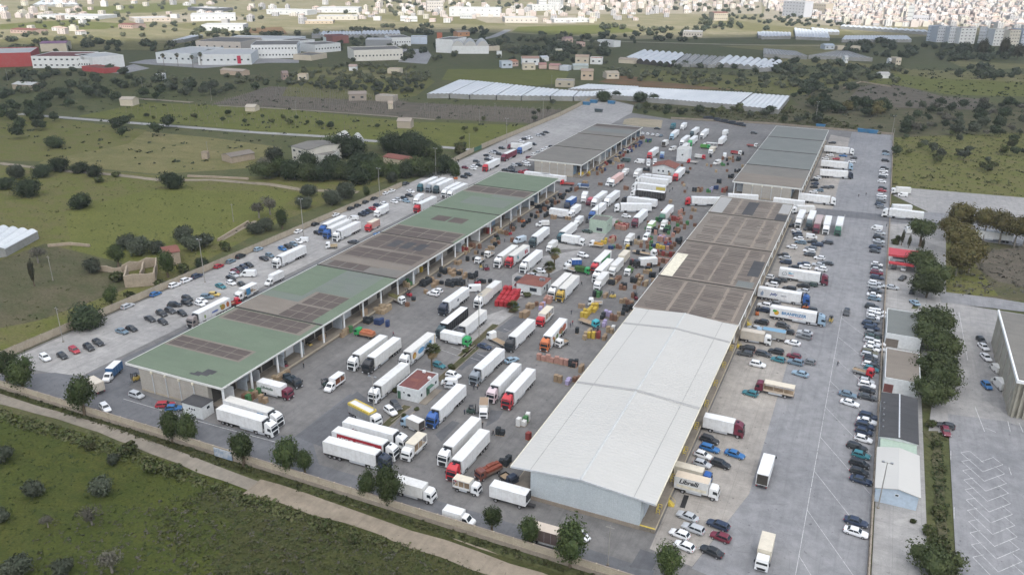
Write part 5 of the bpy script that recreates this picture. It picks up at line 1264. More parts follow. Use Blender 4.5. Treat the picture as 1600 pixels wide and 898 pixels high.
row('the right fence row below the low buildings',FR,-8,[('p',550,560,'nv','saloon'),('p',550,625,'wh','saloon'),('p',580,302,'nv'),('p',570,250,'dk'),('p',570,200,'dk'),('p',580,145,'te','hatch'),('p',555,95,'dk','estate'),('P',1312,745,'wh'),('P',1318,675,'nv'),('P',1325,622,'nv'),('P',1345,578,'wh'),('P',1362,532,'nv','estate')])
row('the right fence row beside the tan roof',FR,-5,[('P',1345,352,'dg','saloon'),('P',1352,292,'dk'),('P',1345,243,'wh'),('P',1340,205,'si','hatch'),('P',1385,92,'te','hatch'),('P',1370,52,'wh','hatch'),('P',1380,22,'dk'),('O',1375,850,'dk'),('O',1362,810,'si','estate'),('O',1370,772,'ol','estate'),('O',1388,740,'wh'),('O',1400,705,'wh','hatch'),('O',1385,668,'si')])
row('the right fence row beside the grey roof',FR,-4,[('O',1395,630,'gn'),('O',1392,592,'gr','hatch'),('O',1390,545,'nv','estate'),('O',1370,508,'nv'),('O',1398,480,'gr'),('O',1405,448,'wh'),('O',1410,418,'wh'),('O',1410,388,'wh','hatch'),('O',1392,350,'dk','suv'),('O',1415,272,'sb'),('O',1412,240,'wh'),('O',1425,200,'dg','saloon'),('O',1412,158,'si'),('O',1420,128,'wh')])
row('the fence row in front of the gatehouse',FR,-3,[('h',680,828,'nv','estate'),('h',678,800,'mr'),('h',680,780,'si'),('h',678,765,'dk'),('h',680,747,'wh'),('h',668,665,'dg'),('h',668,642,'nv'),('h',692,625,'gr'),('h',692,603,'si'),('h',690,580,'dk'),('h',700,552,'si')])
row('the far fence row beyond the entrance',FR,-2,[('h',708,392,'gr'),('h',695,374,'nv'),('h',706,356,'dg'),('h',708,337,'si'),('h',710,320,'wh'),('h',712,288,'rd'),('h',715,272,'dk'),('h',710,232,'wh'),('h',716,205,'dg'),('h',722,188,'wh'),('h',722,167,'wh'),('h',727,150,'dk'),('h',732,102,'dk'),('h',735,62,'lb'),('h',735,45,'dk')])
row('the cars parked behind the fence row',FR,-4,[('O',1455,690,'wh','hatch'),('O',1452,740,'si','hatch'),('O',1455,625,'dg','hatch'),('O',1460,430,'wh','hatch'),('O',1462,395,'wh','hatch'),('O',1465,150,'si','hatch'),('P',1420,70,'dg','hatch')])
row('standing out on the bay lines by the fence','cars on the painted bays',-10,[('P',1165,328,'sb','saloon'),('P',1185,408,'wh','saloon')])
row('the group at the white warehouse corner','cars on the right concrete near the warehouse',168,[('o',1245,745,'dk','saloon',168),('o',1075,712,'wh','hatch'),('o',1045,637,'wh','hatch'),('o',1300,655,'mr','hatch'),('o',1130,602,'si','estate'),('o',1285,580,'nv','estate'),('o',1095,527,'si','saloon')])
row('the group by the blue-cabbed small lorry','cars on the right concrete near the warehouse',-8,[('o',1297,207,'dk','suv'),('o',1187,200,'si','hatch'),('o',1205,150,'wh','hatch'),('o',1390,140,'bl','saloon'),('o',1233,103,'bl','estate'),('o',1232,52,'dk','suv')])
row('the scattered cars on the right concrete','cars on the right concrete near the warehouse',170,[('P',253,318,'te','hatch'),('P',722,135,'lb','saloon'),('P',322,50,'wh','suv',0),('O',675,868,'sb','suv'),('O',795,862,'gr','hatch'),('O',670,812,'mr','hatch'),('O',515,842,'te','hatch'),('O',390,792,'dg','estate',-5),('O',495,768,'dk','suv'),('O',205,785,'dg','estate',185),('O',235,737,'dk','estate',185),('O',650,685,'wh','saloon'),('O',760,628,'gr','suv'),('O',765,590,'si','saloon')])
row('the cars around the lettered lorries','cars between the lorries of the right car park',175,[('O',605,585,'dk','hatch'),('O',560,525,'dg','suv',-5),('O',360,495,'dk','suv'),('O',290,548,'si','hatch'),('O',812,378,'dk','estate'),('O',372,378,'nv','estate'),('O',385,337,'wh','suv'),('O',480,318,'gr','hatch'),('O',425,308,'dg','hatch'),('G',690,800,'si','hatch'),('G',565,778,'dk','estate'),('G',690,752,'dk','suv'),('G',762,738,'gn','estate'),('G',395,742,'wh','suv'),('G',425,712,'dk','suv'),('G',482,697,'dg','estate'),('G',385,672,'wh','hatch')])
row('the cars above the ring-emblem lorry','cars between the lorries of the right car park',178,[('G',855,598,'wh','suv'),('G',705,577,'wh','suv'),('G',600,582,'dk','hatch'),('G',695,550,'nv','estate'),('G',822,555,'si','saloon'),('G',915,542,'dg','saloon'),('G',525,532,'nv','suv'),('G',515,492,'si','estate'),('G',502,465,'dg','hatch'),('G',840,492,'wh','hatch'),('G',750,462,'dg','suv'),('G',745,428,'wh','estate'),('G',762,402,'gr','estate'),('G',582,390,'wh','hatch')])
row('the cars below the five upright lorries','cars between the lorries of the right car park',178,[('G',822,367,'nv','estate'),('G',915,347,'dg','estate'),('G',775,342,'dk','hatch'),('G',665,347,'sb','estate'),('G',645,312,'wh','hatch'),('G',640,290,'dk','hatch'),('G',632,265,'nv','hatch'),('G',625,240,'wh','hatch'),('G',600,195,'dk','suv'),('G',735,225,'dk','hatch',200)])
row('the cars by the far right hall','cars beside the far right hall',180,[('C',545,715,'wh','hatch'),('C',600,700,'sb','hatch'),('C',655,672,'dg','saloon'),('C',702,668,'dg','hatch'),('C',550,668,'dk','hatch'),('C',560,637,'nv','hatch'),('C',555,605,'dk','hatch'),('C',580,582,'wh','hatch'),('C',905,432,'wh','hatch'),('C',655,402,'wh','hatch'),('C',757,405,'rd','hatch'),('C',920,397,'dk','hatch'),('C',822,377,'bl','saloon'),('C',700,372,'wh','hatch'),('C',722,256,'dk','estate')])
row('driving along the right lane','moving cars',268,[('O',1155,402,'dg','suv')])
row('the left wall lane by the big carob tree','cars parked along the left wall',24,[('i',280,430,'wh','suv',-15),('i',388,418,'dk','hatch',-15),('i',463,382,'rd','estate',-18),('i',553,366,'dk','suv',-15),('i',612,336,'dk','estate',-15),('i',760,265,'sb','saloon',-5),('i',820,250,'dk','hatch',-5),('i',935,189,'dk','saloon',-15),('i',1015,207,'dk','hatch',-15),('i',1007,156,'dk','suv',-15),('i',1062,139,'dg','suv',-10),('i',1135,154,'dk','hatch',-15),('i',1087,102,'dk','suv'),('i',1165,90,'dk','suv',-10),('i',1168,62,'dk','suv',-10),('i',1235,98,'wh','hatch',-10),('i',1255,76,'wh','saloon',-10),('i',1290,52,'sb','suv'),('i',1335,36,'ye','hatch')])
row('the line parked against the left wall','cars parked along the left wall',88,[('i',795,108,'si','estate'),('i',970,33,'bl','hatch'),('e',1088,877,'wh','suv'),('e',1160,847,'wh','suv'),('e',1225,822,'nv','suv'),('e',1365,758,'rd','hatch'),('e',1440,727,'sb','hatch'),('e',1500,697,'dk','suv'),('f',15,652,'lb','hatch'),('f',265,541,'wh','saloon'),('f',370,497,'dk','hatch'),('f',495,438,'wh','saloon'),('f',590,399,'dk','estate'),('f',632,381,'dk','hatch'),('f',682,359,'dk','hatch'),('f',735,336,'dk','saloon'),('f',808,304,'wh','saloon'),('f',848,289,'wh','saloon'),('f',935,245,'dg','suv')])
row('the left parking row above the carob tree','cars in the left parking',-15,[('e',1375,882,'te','saloon'),('e',1440,862,'wh','hatch'),('e',1505,872,'dk','hatch'),('e',1440,836,'dk','estate'),('e',1458,815,'si','suv'),('e',1465,792,'mr','hatch'),('e',1490,781,'dk','hatch'),('e',1520,765,'nv','hatch'),('e',1552,750,'dk','saloon')])
row('the left parking row by the lone white lorry','cars in the left parking',-15,[('f',50,711,'dk','saloon'),('f',85,691,'sb','hatch'),('f',165,650,'bl','hatch'),('f',200,636,'dk','hatch'),('f',235,622,'sb','hatch'),('f',265,606,'wh','hatch')])
row('the left parking row by the lorry trio','cars in the left parking',-15,[('f',385,551,'dk','hatch'),('f',660,438,'dk','hatch'),('f',682,426,'nv','hatch'),('f',705,416,'dk','hatch'),('f',730,401,'rd','saloon'),('f',755,381,'nv','hatch'),('f',800,369,'wh','saloon'),('f',863,358,'wh','hatch'),('f',887,345,'si','hatch'),('f',938,353,'lb','hatch'),('f',925,335,'dk','hatch'),('f',955,318,'dk','saloon'),('f',965,293,'wh','saloon')])
row('on the road by the brown roof','moving cars',190,[('f',605,607,'dg','saloon')])
row('half hidden by the brown roof edge','moving cars',190,[('f',765,560,'bl','saloon')])
row('the far left parking','cars in the far left parking',-10,[('A',160,487,'mr','hatch'),('A',232,497,'wh','suv'),('A',248,477,'wh','hatch'),('A',265,430,'dg','hatch'),('A',288,467,'dk','hatch'),('A',365,375,'dk','saloon'),('A',370,412,'dk','hatch'),('A',402,398,'wh','hatch'),('A',415,345,'si','saloon'),('A',440,340,'dk','hatch'),('A',480,362,'dk','hatch'),('A',503,306,'dk','hatch'),('A',685,243,'wh','hatch'),('A',715,222,'dk','hatch'),('A',740,215,'wh','hatch'),('A',765,206,'wh','hatch'),('A',800,270,'dk','hatch'),('A',848,187,'si','hatch'),('A',883,178,'dk','saloon'),('A',918,158,'dk','saloon')])
row('the cluster between the green and grey halls','cars in the far left parking',-10,[('A',540,510,'dk','saloon'),('A',610,522,'dk','saloon'),('A',620,465,'si','hatch'),('A',660,463,'dk','hatch'),('A',728,437,'wh','saloon'),('A',742,462,'wh','hatch'),('A',690,530,'rd','hatch'),('A',738,522,'rd','hatch'),('A',595,492,'dg','hatch'),('A',150,575,'dk','hatch'),('A',190,555,'dg','suv')])
row('the left hall back lane beyond','cars in the far left parking',75,[('A',965,290,'dk','hatch'),('A',925,307,'wh','hatch'),('A',890,325,'wh','hatch'),('A',845,345,'si','hatch'),('A',805,365,'wh','hatch'),('A',755,392,'mr','hatch')])
row('the end of the green hall, outside its concrete wall','cars at the green hall end',172,[('i',850,663,'si','mpv',-5),('i',1030,722,'rd','estate',35),('i',1085,736,'bl','hatch',35)])
row('under the second wall tree on the front road','cars on the front road',150,[('i',655,742,'wh','suv',-20)])
row('behind the wall trees by the warehouse','cars on the front road',-30,[('o',432,642,'wh','hatch')])
row('the cars around the red-roofed cabin','cars in the middle of the yard',-20,[('j',838,762,'wh','suv',-25),('j',872,727,'dg','estate',-35),('j',1140,476,'te','hatch',-10),('j',1230,540,'wh','suv',-5),('j',1222,606,'si','hatch',20),('j',1425,360,'nv','saloon',-10)])
row('the two by the green hall dock','cars in the middle of the yard',175,[('j',1105,32,'wh','suv'),('j',1130,13,'wh','hatch')])
row('the cars around the kiosk and palms','cars in the middle of the yard',0,[('J',475,846,'lb','saloon',60),('J',560,100,'dg','suv'),('J',558,148,'mr','hatch'),('J',560,225,'wh','hatch',-10),('E',270,612,'wh','hatch'),('E',200,655,'si','saloon'),('E',705,245,'gn','saloon',-5),('E',665,468,'wh','suv',-10),('E',1070,102,'wh','hatch')])
row('the row before the far grey hall','cars in the far yard',90,[('B',265,170,'wh','hatch'),('B',312,174,'wh','hatch'),('B',360,180,'wh','hatch'),('B',405,185,'wh','hatch'),('B',437,190,'sb','hatch'),('B',115,331,'wh','suv',170),('B',400,123,'dk','saloon',0),('B',1305,165,'dk','suv',0)])
row('the forecourt by the gatehouse','cars outside the gatehouse',265,[('h',990,687,'dg','hatch'),('h',785,764,'dg','hatch'),('h',845,774,'wh','hatch'),('h',838,834,'dg','hatch',250),('h',775,890,'si','saloon',0)])
row('the pavement behind the pines','cars outside the right fence',265,[('l',915,87,'lb','saloon',120),('l',900,18,'dk','hatch'),('l',1110,853,'dg','hatch',170),('l',1110,888,'mr','hatch',280)])
row('the tall beige warehouse yard','cars beside the tall beige warehouse',290,[('l',1330,320,'dk','hatch'),('l',1345,362,'wh','saloon'),('l',1360,427,'wh','saloon'),('l',1365,602,'bl','hatch')])
# ---------------------------------------------------------------- crate and pallet stacks
KINDS_ = {
 'black': ('stack of black plastic crates',(.022,.028,.034)),'wood': ('stack of wooden produce bins',(.33,.255,.165)),'card': ('pallet of cardboard boxes',(.27,.195,.125)),
 'blue': ('stack of dark blue plastic crates',(.025,.05,.13)),'yellow': ('stack of yellow plastic crates',(.46,.33,.05)),'red': ('stack of red plastic crates',(.22,.045,.04)),
 'pink': ('pallet of reddish produce boxes',(.36,.20,.16)),'green': ('stack of green plastic crates',(.05,.16,.06)),'white': ('pallet of white boxes',(.62,.62,.60)),'purple': ('pallet of lilac boxes',(.34,.30,.46)),'brown': ('pallet of brown crates',(.17,.09,.06))}
def stackmesh(kind,v):
 rg = random.Random(v * 13 + len(kind)); h = [1.2,1.7,2.1][v]
 def f(mb):
  mb.box(-.6,.6,-.5,.5,0,.13,'wood'); z = .14
  while z < h:
   s = .25
   for i in (0,1):
    for j in (0,1):
     dx,dy = rg.uniform(-.02,.02),rg.uniform(-.02,.02)
     mb.box(-.59 + i * .6 + dx,-.01 + i * .6 + dx,-.49 + j * .5 + dy,-.01 + j * .5 + dy,z,z + s - .025,'matte')
   z += s
   if z > h - .4 and rg.random() < .3: break
 return mk('crate_stack|%s%d' % (kind[0] if kind in ('wood','card') else 'x',v),f)
CRATES = []
def cluster(tile,x,y,kinds,n,place,sx=1.3,sy=1.2,deg=90,cols=4):
 """n pallet stacks in a loose block around one spot"""
 c = TILE[tile](x,y,.9); rg = random.Random(int(x * 3 + y * 7)); k = 0
 u = Vector((math.cos(R_(deg)),math.sin(R_(deg)),0)); w = Vector((-u.y,u.x,0)); ks = kinds.split()
 rows_ = max(1,math.ceil(n / cols)); per = {}
 for kk in range(n): per[ks[kk % len(ks)] if len(ks) > 1 else ks[0]] = per.get(ks[kk % len(ks)],0) + 1
 idx = {}
 for i in range(n):
  kd = ks[i % len(ks)]; idx[kd] = idx.get(kd,0) + 1
  p = c + u * ((i % cols - (min(n,cols) - 1) / 2) * sx + rg.uniform(-.12,.12)) + w * ((i // cols - (rows_ - 1) / 2) * sy + rg.uniform(-.1,.1)); p.z = 0
  lift = 1.0 if -139 < p.x < -134.3 and 129 < p.y < 355 else 0
  p.z = lift + (.0)
  nm = KINDS_[kd][0]; lab = ('%s %s' % (nm,place)) if per[kd] == 1 else '%s, %s from the left %s' % (nm,ORD[idx[kd] - 1],place)
  if len(lab.split()) > 16: lab = '%s %s' % (nm,place)
  CRATES.append((p.length,p,kd,rg.randrange(3),R_(deg) + rg.uniform(-.2,.2),lab,nm + ' ' + place))
CL = [('I',470,490,'wood',12,'in front of the green hall dock',4),('I',330,598,'black',4,'below the wooden bins',2),('I',430,610,'blue',4,'below the wooden bins',2),('I',510,635,'blue',1,'standing alone below the bins',1),('I',295,555,'card',2,'left of the wooden bins',2),('I',110,715,'card wood',3,'beside the little green-cabbed truck',3),('I',165,690,'green',1,'beside the little green-cabbed truck',1),
 ('H',858,540,'card',2,'inside the green hall dock',2),('H',470,865,'wood card',5,'at the dock beside the black pickup',4),('M',440,340,'green brown card',7,'beside the maroon-cabbed lorry',4),('M',545,375,'card',2,'behind the parked white lorries',1),
 ('I',870,245,'black',8,'near the two white cars',4),('I',965,250,'card',3,'near the two white cars',3),('I',1110,250,'black',9,'in the big black block',3),('I',1200,250,'black',4,'right of the big black block',2),('I',1310,180,'black',5,'above the big black block',3),('I',1180,150,'black card',4,'along the dock edge',2),('I',1110,130,'card',3,'on the dock edge',2),('I',1035,130,'black',3,'on the dock edge',2),('I',1235,180,'card',2,'between the black blocks',2),('I',1400,230,'black',2,'near the drawbar lorry',1),('I',1470,225,'black',1,'behind the drawbar lorry',1),('I',700,280,'wood green',4,'at the dock by the vegetables truck',2),('I',825,150,'yellow',1,'inside the dock',1),
 ('D',1000,430,'wood red',5,'at the dock under the brown roof',3),('D',1060,390,'brown',4,'at the dock under the brown roof',2),('D',1310,240,'wood',4,'at the upper dock',2),('D',1210,260,'red brown',6,'inside the upper dock',3),('D',1520,140,'brown wood',3,'at the far dock',2),('D',1450,330,'brown',2,'behind the blue and white van',1),('D',930,530,'card',3,'on the yard near the dock',2),
 ('J',650,340,'card wood',4,'right of the red crates',2),('J',600,415,'card',6,'below the red crates',3),('J',705,320,'brown',1,'right of the red crates',1),('J',760,350,'purple pink',3,'behind the red-cabbed lorry',3),('J',815,290,'pink',4,'between kiosk and golden cab',2),('J',820,245,'card',1,'beside the golden cab',1),
 ('J',1240,365,'yellow',6,'in the right yard',3),('J',1170,410,'yellow',7,'left of the turquoise cab',4),('J',1130,340,'card',2,'left of the yellow crates',1),('J',1280,230,'green black',6,'below the round-roofed lorry',3),('J',1355,240,'card',2,'beside the yellow forklift',2),('J',1375,420,'purple',2,'in the right yard',1),('J',1330,440,'black',2,'in the right yard',2),('J',1435,450,'brown wood',3,'beside the white warehouse',2),('J',1345,510,'purple',2,'near the white warehouse',2),('J',1090,575,'black',1,'standing alone near the turquoise cab',1),('J',1185,600,'wood',5,'near the white warehouse eaves',5),('J',1220,620,'yellow',2,'near the white warehouse eaves',1),('J',1270,620,'red brown',2,'near the white warehouse eaves',1),('J',1345,630,'card',2,'beside the white warehouse eaves',2),('J',1550,300,'card',4,'at the brown hall corner',1),('J',1545,370,'black',4,'at the brown hall corner',2),('J',1400,560,'wood white',3,'near the white warehouse eaves',2),
 ('J',900,855,'pink',9,'in the long reddish row',9),('J',1050,880,'black',4,'at the end of the reddish row',2),('L',1370,210,'card',2,'against the warehouse eaves',2),('L',1150,305,'card',2,'standing in the empty yard',1),('L',1245,325,'purple',2,'standing in the empty yard',2),('L',1325,310,'brown',2,'under the warehouse eaves',1),('L',850,690,'white green',3,'alone in the lower yard',3),('L',610,800,'black',2,'beside the dark-clothed man',1),('L',785,715,'white',1,'in the lower yard',1),('N',1010,410,'black',3,'with white tops near the warehouse corner',2),('L',870,840,'red',1,'near the warehouse eaves',1),
 ('E',390,110,'card',3,'below the broadside curtain lorry',2),('E',525,120,'card',2,'beside the broadside curtain lorry',1),('E',320,95,'black',3,'left of the curtain lorry',3),('E',1030,200,'pink red',16,'right of the green kiosk',4),('E',990,180,'green brown',6,'behind the green kiosk',3),('E',940,320,'wood pink red',8,'below the green kiosk',4),('E',1060,190,'black',2,'before the dark red cab',1),('E',930,390,'blue green',3,'by the green-sided trailer',2),('E',1080,405,'yellow',2,'beside the cream-bodied lorry',2),('E',1185,350,'wood',3,'in the middle of the crates',1),('E',1185,300,'black',1,'in the middle of the crates',1),('E',1450,230,'black green',8,'below the white luton van',4),('E',1340,240,'black',4,'right of the white lorries',2),('E',1400,310,'pink purple',7,'in the coloured block',4),('E',1390,390,'yellow',3,'bright among the crates',1),('E',1345,375,'blue',3,'left of the bright yellow crates',2),('E',1455,370,'blue red',7,'right of the bright yellow crates',4),('E',1295,370,'green black',3,'left of the blue crates',3),('E',1545,235,'brown ',5,'at the brown hall edge',3),('E',1530,130,'red',5,'near the dark green cab',2),('E',1560,330,'black',3,'at the brown hall edge',2),('E',1400,455,'brown red',6,'below the coloured block',6),('E',1400,520,'pink brown',6,'right of the white box lorry',6),('E',1130,540,'black red',4,'left of the dark-cabbed box lorry',2),('E',1190,680,'wood brown',6,'beside the green load truck',3),('E',1140,700,'black green',3,'below the green load truck',2),('E',990,690,'brown',4,'right of the cream box lorry',4),('E',940,720,'black wood',4,'right of the cream box lorry',2),('E',1040,765,'brown black',4,'in the lower crates',2),('E',1310,660,'black',2,'at the brown roof edge',1),('E',1255,725,'wood',3,'at the brown roof edge',3),('E',1000,390,'brown',2,'left of the cream-bodied lorry',1),('E',860,340,'yellow',3,'beside the orange load truck',2),
 ('B',20,410,'wood',4,'at the far hall dock',3),('B',60,480,'pink red',9,'left of the small cream lorry',5),('B',190,230,'card brown',9,'at the far hall dock',3),('B',240,260,'blue',6,'before the far hall',3),('B',320,240,'green blue',8,'in the far yard',3),('B',260,210,'brown',6,'beside the far hall dock',3),('B',750,700,'black',2,'in the row before the brown hall',1),('B',800,695,'brown wood',5,'in the row before the brown hall',3),('B',890,700,'green purple',6,'in the row before the brown hall',4),('B',950,680,'blue',2,'in the row before the brown hall',1),('B',1030,695,'brown red',8,'in the row before the brown hall',5),('B',980,620,'black',3,'before the far right hall',2),('B',1090,570,'black',4,'before the far right hall',3),('B',1140,520,'black',2,'before the far right hall',1),('B',1160,410,'black',8,'by the recovery truck',4),('B',1080,400,'card',4,'by the white van',2),('B',680,530,'black',2,'right of the red-cabbed lorry',1),('B',110,680,'brown',4,'left of the broadside row',2),('B',525,800,'card',2,'below the black-sided lorry',2),('B',745,45 + 835,'card',2,'behind the dark green cab',1),('B',640,890,'black',1,'behind the dark green cab',1),('B',1015,460,'green',2,'beside the cream van',1),('B',865,460,'wood',1,'left of the cream van',1),('B',300,510,'black',3,'before the red-roofed kiosk',1),('B',635,460,'black',1,'behind the red-roofed kiosk',1),
 ('A',1440,500,'wood',7,'along the far hall dock',3),('A',1245,555,'yellow',3,'at the far hall corner',2),('A',1320,545,'yellow wood',2,'beside the far hall corner',2),('A',1280,625,'card',4,'behind the pale blue light truck',2),('A',1425,640,'brown',2,'alone in the upper yard',1),('A',1065,760,'black',3,'at the end of the green hall dock',2),('A',1130,700,'black',4,'under the red dropside lorry',3),('A',870,860,'black',9,'in the long black row by the dock',9),('A',1200,690,'brown',3,'behind the white box lorry',3),('A',960,800,'black',2,'beside the long black row',1)]
for (t,x,y,kd,n,pl,cl) in CL: cluster(t,x,y,kd.strip(),n,pl,cols=cl,deg=90 if cl < 6 else 0)
rg = random.Random(91)
for (x0,x1,y0,y1,n,kds,pl) in ((-132.5,-127,205,352,70,'black black brown card black','in the loose clutter along the green hall dock'),(-82,-60,285,352,60,'black brown pink brown black green','in the loose clutter before the brown hall'),(-133,-127,388,480,40,'wood brown red black blue','in the loose clutter along the far grey hall'),(-68,-59,225,285,26,'black black brown card','in the loose clutter along the brown hall side'),(-100,-62,360,480,26,'black brown wood','in the far yard clutter')):
 for i in range(n):
  kd = rg.choice(kds.split()); p = Vector((rg.uniform(x0,x1),rg.uniform(y0,y1),0))
  CRATES.append((p.length,p,kd,rg.randrange(2),rg.uniform(-.3,.3),'%s %s' % (KINDS_[kd][0],pl),'%ss %s' % (KINDS_[kd][0],pl)))
CRATES.sort(key=lambda e: e[0])
for d,p,kd,v,rz,lab,gr in CRATES[:285]: tag(put('crate_stack',stackmesh(kd,v),None,p,rz,KINDS_[kd][1]),lab,'crate stack',gr)
V = []; F = []; MI = []; kk_ = sorted(KINDS_)
for d,p,kd,v,rz,lab,gr in CRATES[285:]:
 me = stackmesh(kd,v); b = len(V); c,s = math.cos(rz),math.sin(rz); wi = [m.name for m in me.materials].index('wood')
 V += [(p.x + q.co.x * c - q.co.y * s,p.y + q.co.x * s + q.co.y * c,p.z + q.co.z) for q in me.vertices]
 for f in me.polygons: F.append(tuple(b + i for i in f.vertices)); MI.append(len(kk_) if f.material_index == wi else kk_.index(kd))
for k in kk_: plain('crates_' + k,KINDS_[k][1],.8)
me = bpy.data.meshes.new('far_crates'); me.from_pydata(V,[],F); [me.materials.append(MAT['crates_' + k]) for k in kk_]; me.materials.append(MAT['wood']); me.polygons.foreach_set('material_index',MI)
tag(put('far_crates',me),'mixed stacks of coloured crates in the far part of the yard','crate stacks',None,'stuff')
# ---------------------------------------------------------------- forklifts
def forklift(tile,x,y,deg,col,label):
 p = TILE[tile](x,y,.8); p.z = 0; root = tag(empty('forklift',p,R_(deg - 90)),label,'forklift','forklifts in the yard')
 def body(mb):
  mb.prism([(-1.2,.3),(-1.25,1.1),(-.8,1.25),(.2,1.15),(.7,.95),(.9,.3)],.52,'paint')
 put('body',mk('body|fork',body,bevel=.03),root,color=COLS[col][1] if col in COLS else col)
 def cage(mb):
  for s in (-1,1):
   mb.beam((s * .48,-.75,1.2),(s * .45,-.6,2.1),.04,'blackplastic'); mb.beam((s * .48,.55,1.0),(s * .45,.35,2.1),.04,'blackplastic')
  mb.box(-.5,.5,-.65,.45,2.1,2.16,'blackplastic')
 put('overhead_guard',mk('overhead_guard',cage),root)
 def seat(mb): mb.box(-.28,.28,-.5,0,1.16,1.3,'rubber'); mb.box(-.28,.28,-.6,-.48,1.3,1.75,'rubber')
 put('seat',mk('seat|fork',seat),root)
 def mast(mb):
  for s in (-1,1): mb.box(s * .38 - .06,s * .38 + .06,.92,1.06,.1,2.5,'chassis')
  for z in (.4,1.3,2.35): mb.box(-.32,.32,.94,1.04,z,z + .1,'chassis')
 put('mast',mk('mast',mast),root)
 def forks(mb):
  for s in (-1,1): mb.box(s * .28 - .06,s * .28 + .06,1.1,2.15,.12,.18,'steel')
  mb.box(-.45,.45,1.07,1.12,.12,.7,'steel')
 put('fork',mk('fork',forks),root); wheels(root,(.55,-.8),.3,.45,.2,True,'fork')
for a in (('M',1130,235,250,'gn','green forklift beside the white luton van'),('L',340,605,20,'gn','green forklift lifting beside the brown-roofed lorry'),('i',845,560,260,'ye','yellow forklift at the corner of the green hall'),('J',1415,250,200,'ye','yellow forklift beside cardboard pallets under the round-roofed lorry'),('J',1270,590,240,'rd','red forklift with black mast near the warehouse eaves'),('E',1275,610,210,'ye','yellow forklift right of the dark-cabbed box lorry'),('O',1005,478,260,'ye','yellow forklift in the right lane'),('O',318,405,100,'or','orange and yellow forklift beside the lettered lorries'),('O',765,357,170,'or','low orange forklift between two lettered lorries'),('I',1385,95,300,'ye','yellow forklift at the white pickup'),('I',1435,115,190,'mr','maroon tug behind the yellow forklift'),('I',710,355,160,'rd','red pallet truck near the two white cars'),('D',1295,310,200,'gn','green forklift near the upper dock'),('D',1435,205,200,'gn','green forklift close to the far dock'),('D',1410,265,200,'rd','red forklift near the far dock'),('H',510,785,160,'mr','dark red machine on the dock under the green roof'),('H',735,590,160,'ye','yellow forklift inside the green hall dock'),('I',1350,245,170,'rd','red forklift between black crates'),('E',95,150,170,'or','orange forklift by the far dock edge'),('E',1155,860,120,'mr','dark red forklift at the brown roof edge'),('E',700,150,120,'dg','dark forklift left of the green kiosk'),('A',1435,515,120,'ye','yellow forklift at the far grey hall dock'),('f',1242,212,200,'or','orange machine beside the five lorries by the pines'),('E',15,205,180,'gn','bright green forklift at the left of the upper yard')):
 forklift(*a)
for (t,x,y) in (('O',225,490),('O',85,690),('o',945,420)):
 p = TILE[t](x,y,1.2); o = MB()
 for k in range(4): o.box(-.5,.5,-.9 + k * .3,-.6 + k * .3,0,.25 + k * .25,'yellowpaint')
 for s in (-.5,.5): o.beam((s,-.9,1.1),(s,.3,2.0),.03,'yellowpaint'); o.beam((s,-.9,.1),(s,-.9,1.1),.03,'yellowpaint'); o.beam((s,.3,.9),(s,.3,2.0),.03,'yellowpaint')
 tag(o.build('dock_steps',None,(max(p.x,-26.2),p.y,0),R_(90)),{'225': 'yellow dock steps beside the brown hall','85': 'yellow dock steps halfway along the white warehouse','945': 'yellow dock steps at the warehouse corner'}[str(x)],'steps')
p = TILE['o'](1075,440); mb = MB(); mb.loft([[(-.5,-2.2,.02),(.5,-2.2,.02),(.5,-2.2,.14),(-.5,-2.2,.14)],[(-.5,2.2,.02),(.5,2.2,.02),(.5,2.2,.14),(-.5,2.2,.14)]],'rubber'); tag(mb.build('loading_ramp',None,p,R_(2)),'long black ramp board lying beside the script-lettered lorry','ramp')
for (t,x,y,c_,lb) in (('c',465,655,1,'blue skip, left of three in the far yard corner'),('c',510,643,1,'blue skip, middle of three in the far yard corner'),('c',620,648,1,'blue skip, right of three in the far yard corner'),('C',1000,160,1,'blue skip at the far right end, left one'),('C',1060,165,1,'blue skip at the far right end, middle one'),('C',1100,172,1,'blue skip at the far right end, right one'),('J',515,388,1,'blue bin beside the palm stump'),('c',540,700,0,'long dark skip row in the far yard'),('C',610,118,1,'blue skip behind the far right hall')):
 p = TILE[t](x,y); mb = MB(); L = 6 if t != 'J' else 1.4; W = 2.2 if t != 'J' else 1.2; H = 2.2
 mb.loft([[(-L / 2 + .5,-W / 2,.1),(L / 2 - .5,-W / 2,.1),(L / 2 - .5,W / 2,.1),(-L / 2 + .5,W / 2,.1)],[(-L / 2,-W / 2 - .1,H),(L / 2,-W / 2 - .1,H),(L / 2,W / 2 + .1,H),(-L / 2,W / 2 + .1,H)]],'panel'); mb.box(-L / 2 - .06,L / 2 + .06,-W / 2 - .16,W / 2 + .16,H,H + .1,'panel')
 tag(mb.build('skip',None,p,R_(-5),(.02,.14,.28) if c_ else (.03,.05,.06)),lb,'skip')
for i in range(16):
 p = TILE['c'](1205 + i * 16,742 + i * 3.2); o = put('scrap_container',stackmesh('black',i % 3),None,p,0,(.03,.04,.055),(2.2,2.2,1.2)); tag(o,'dark crate block in the row along the far yard end','crate block','dark crate blocks at the far yard end')
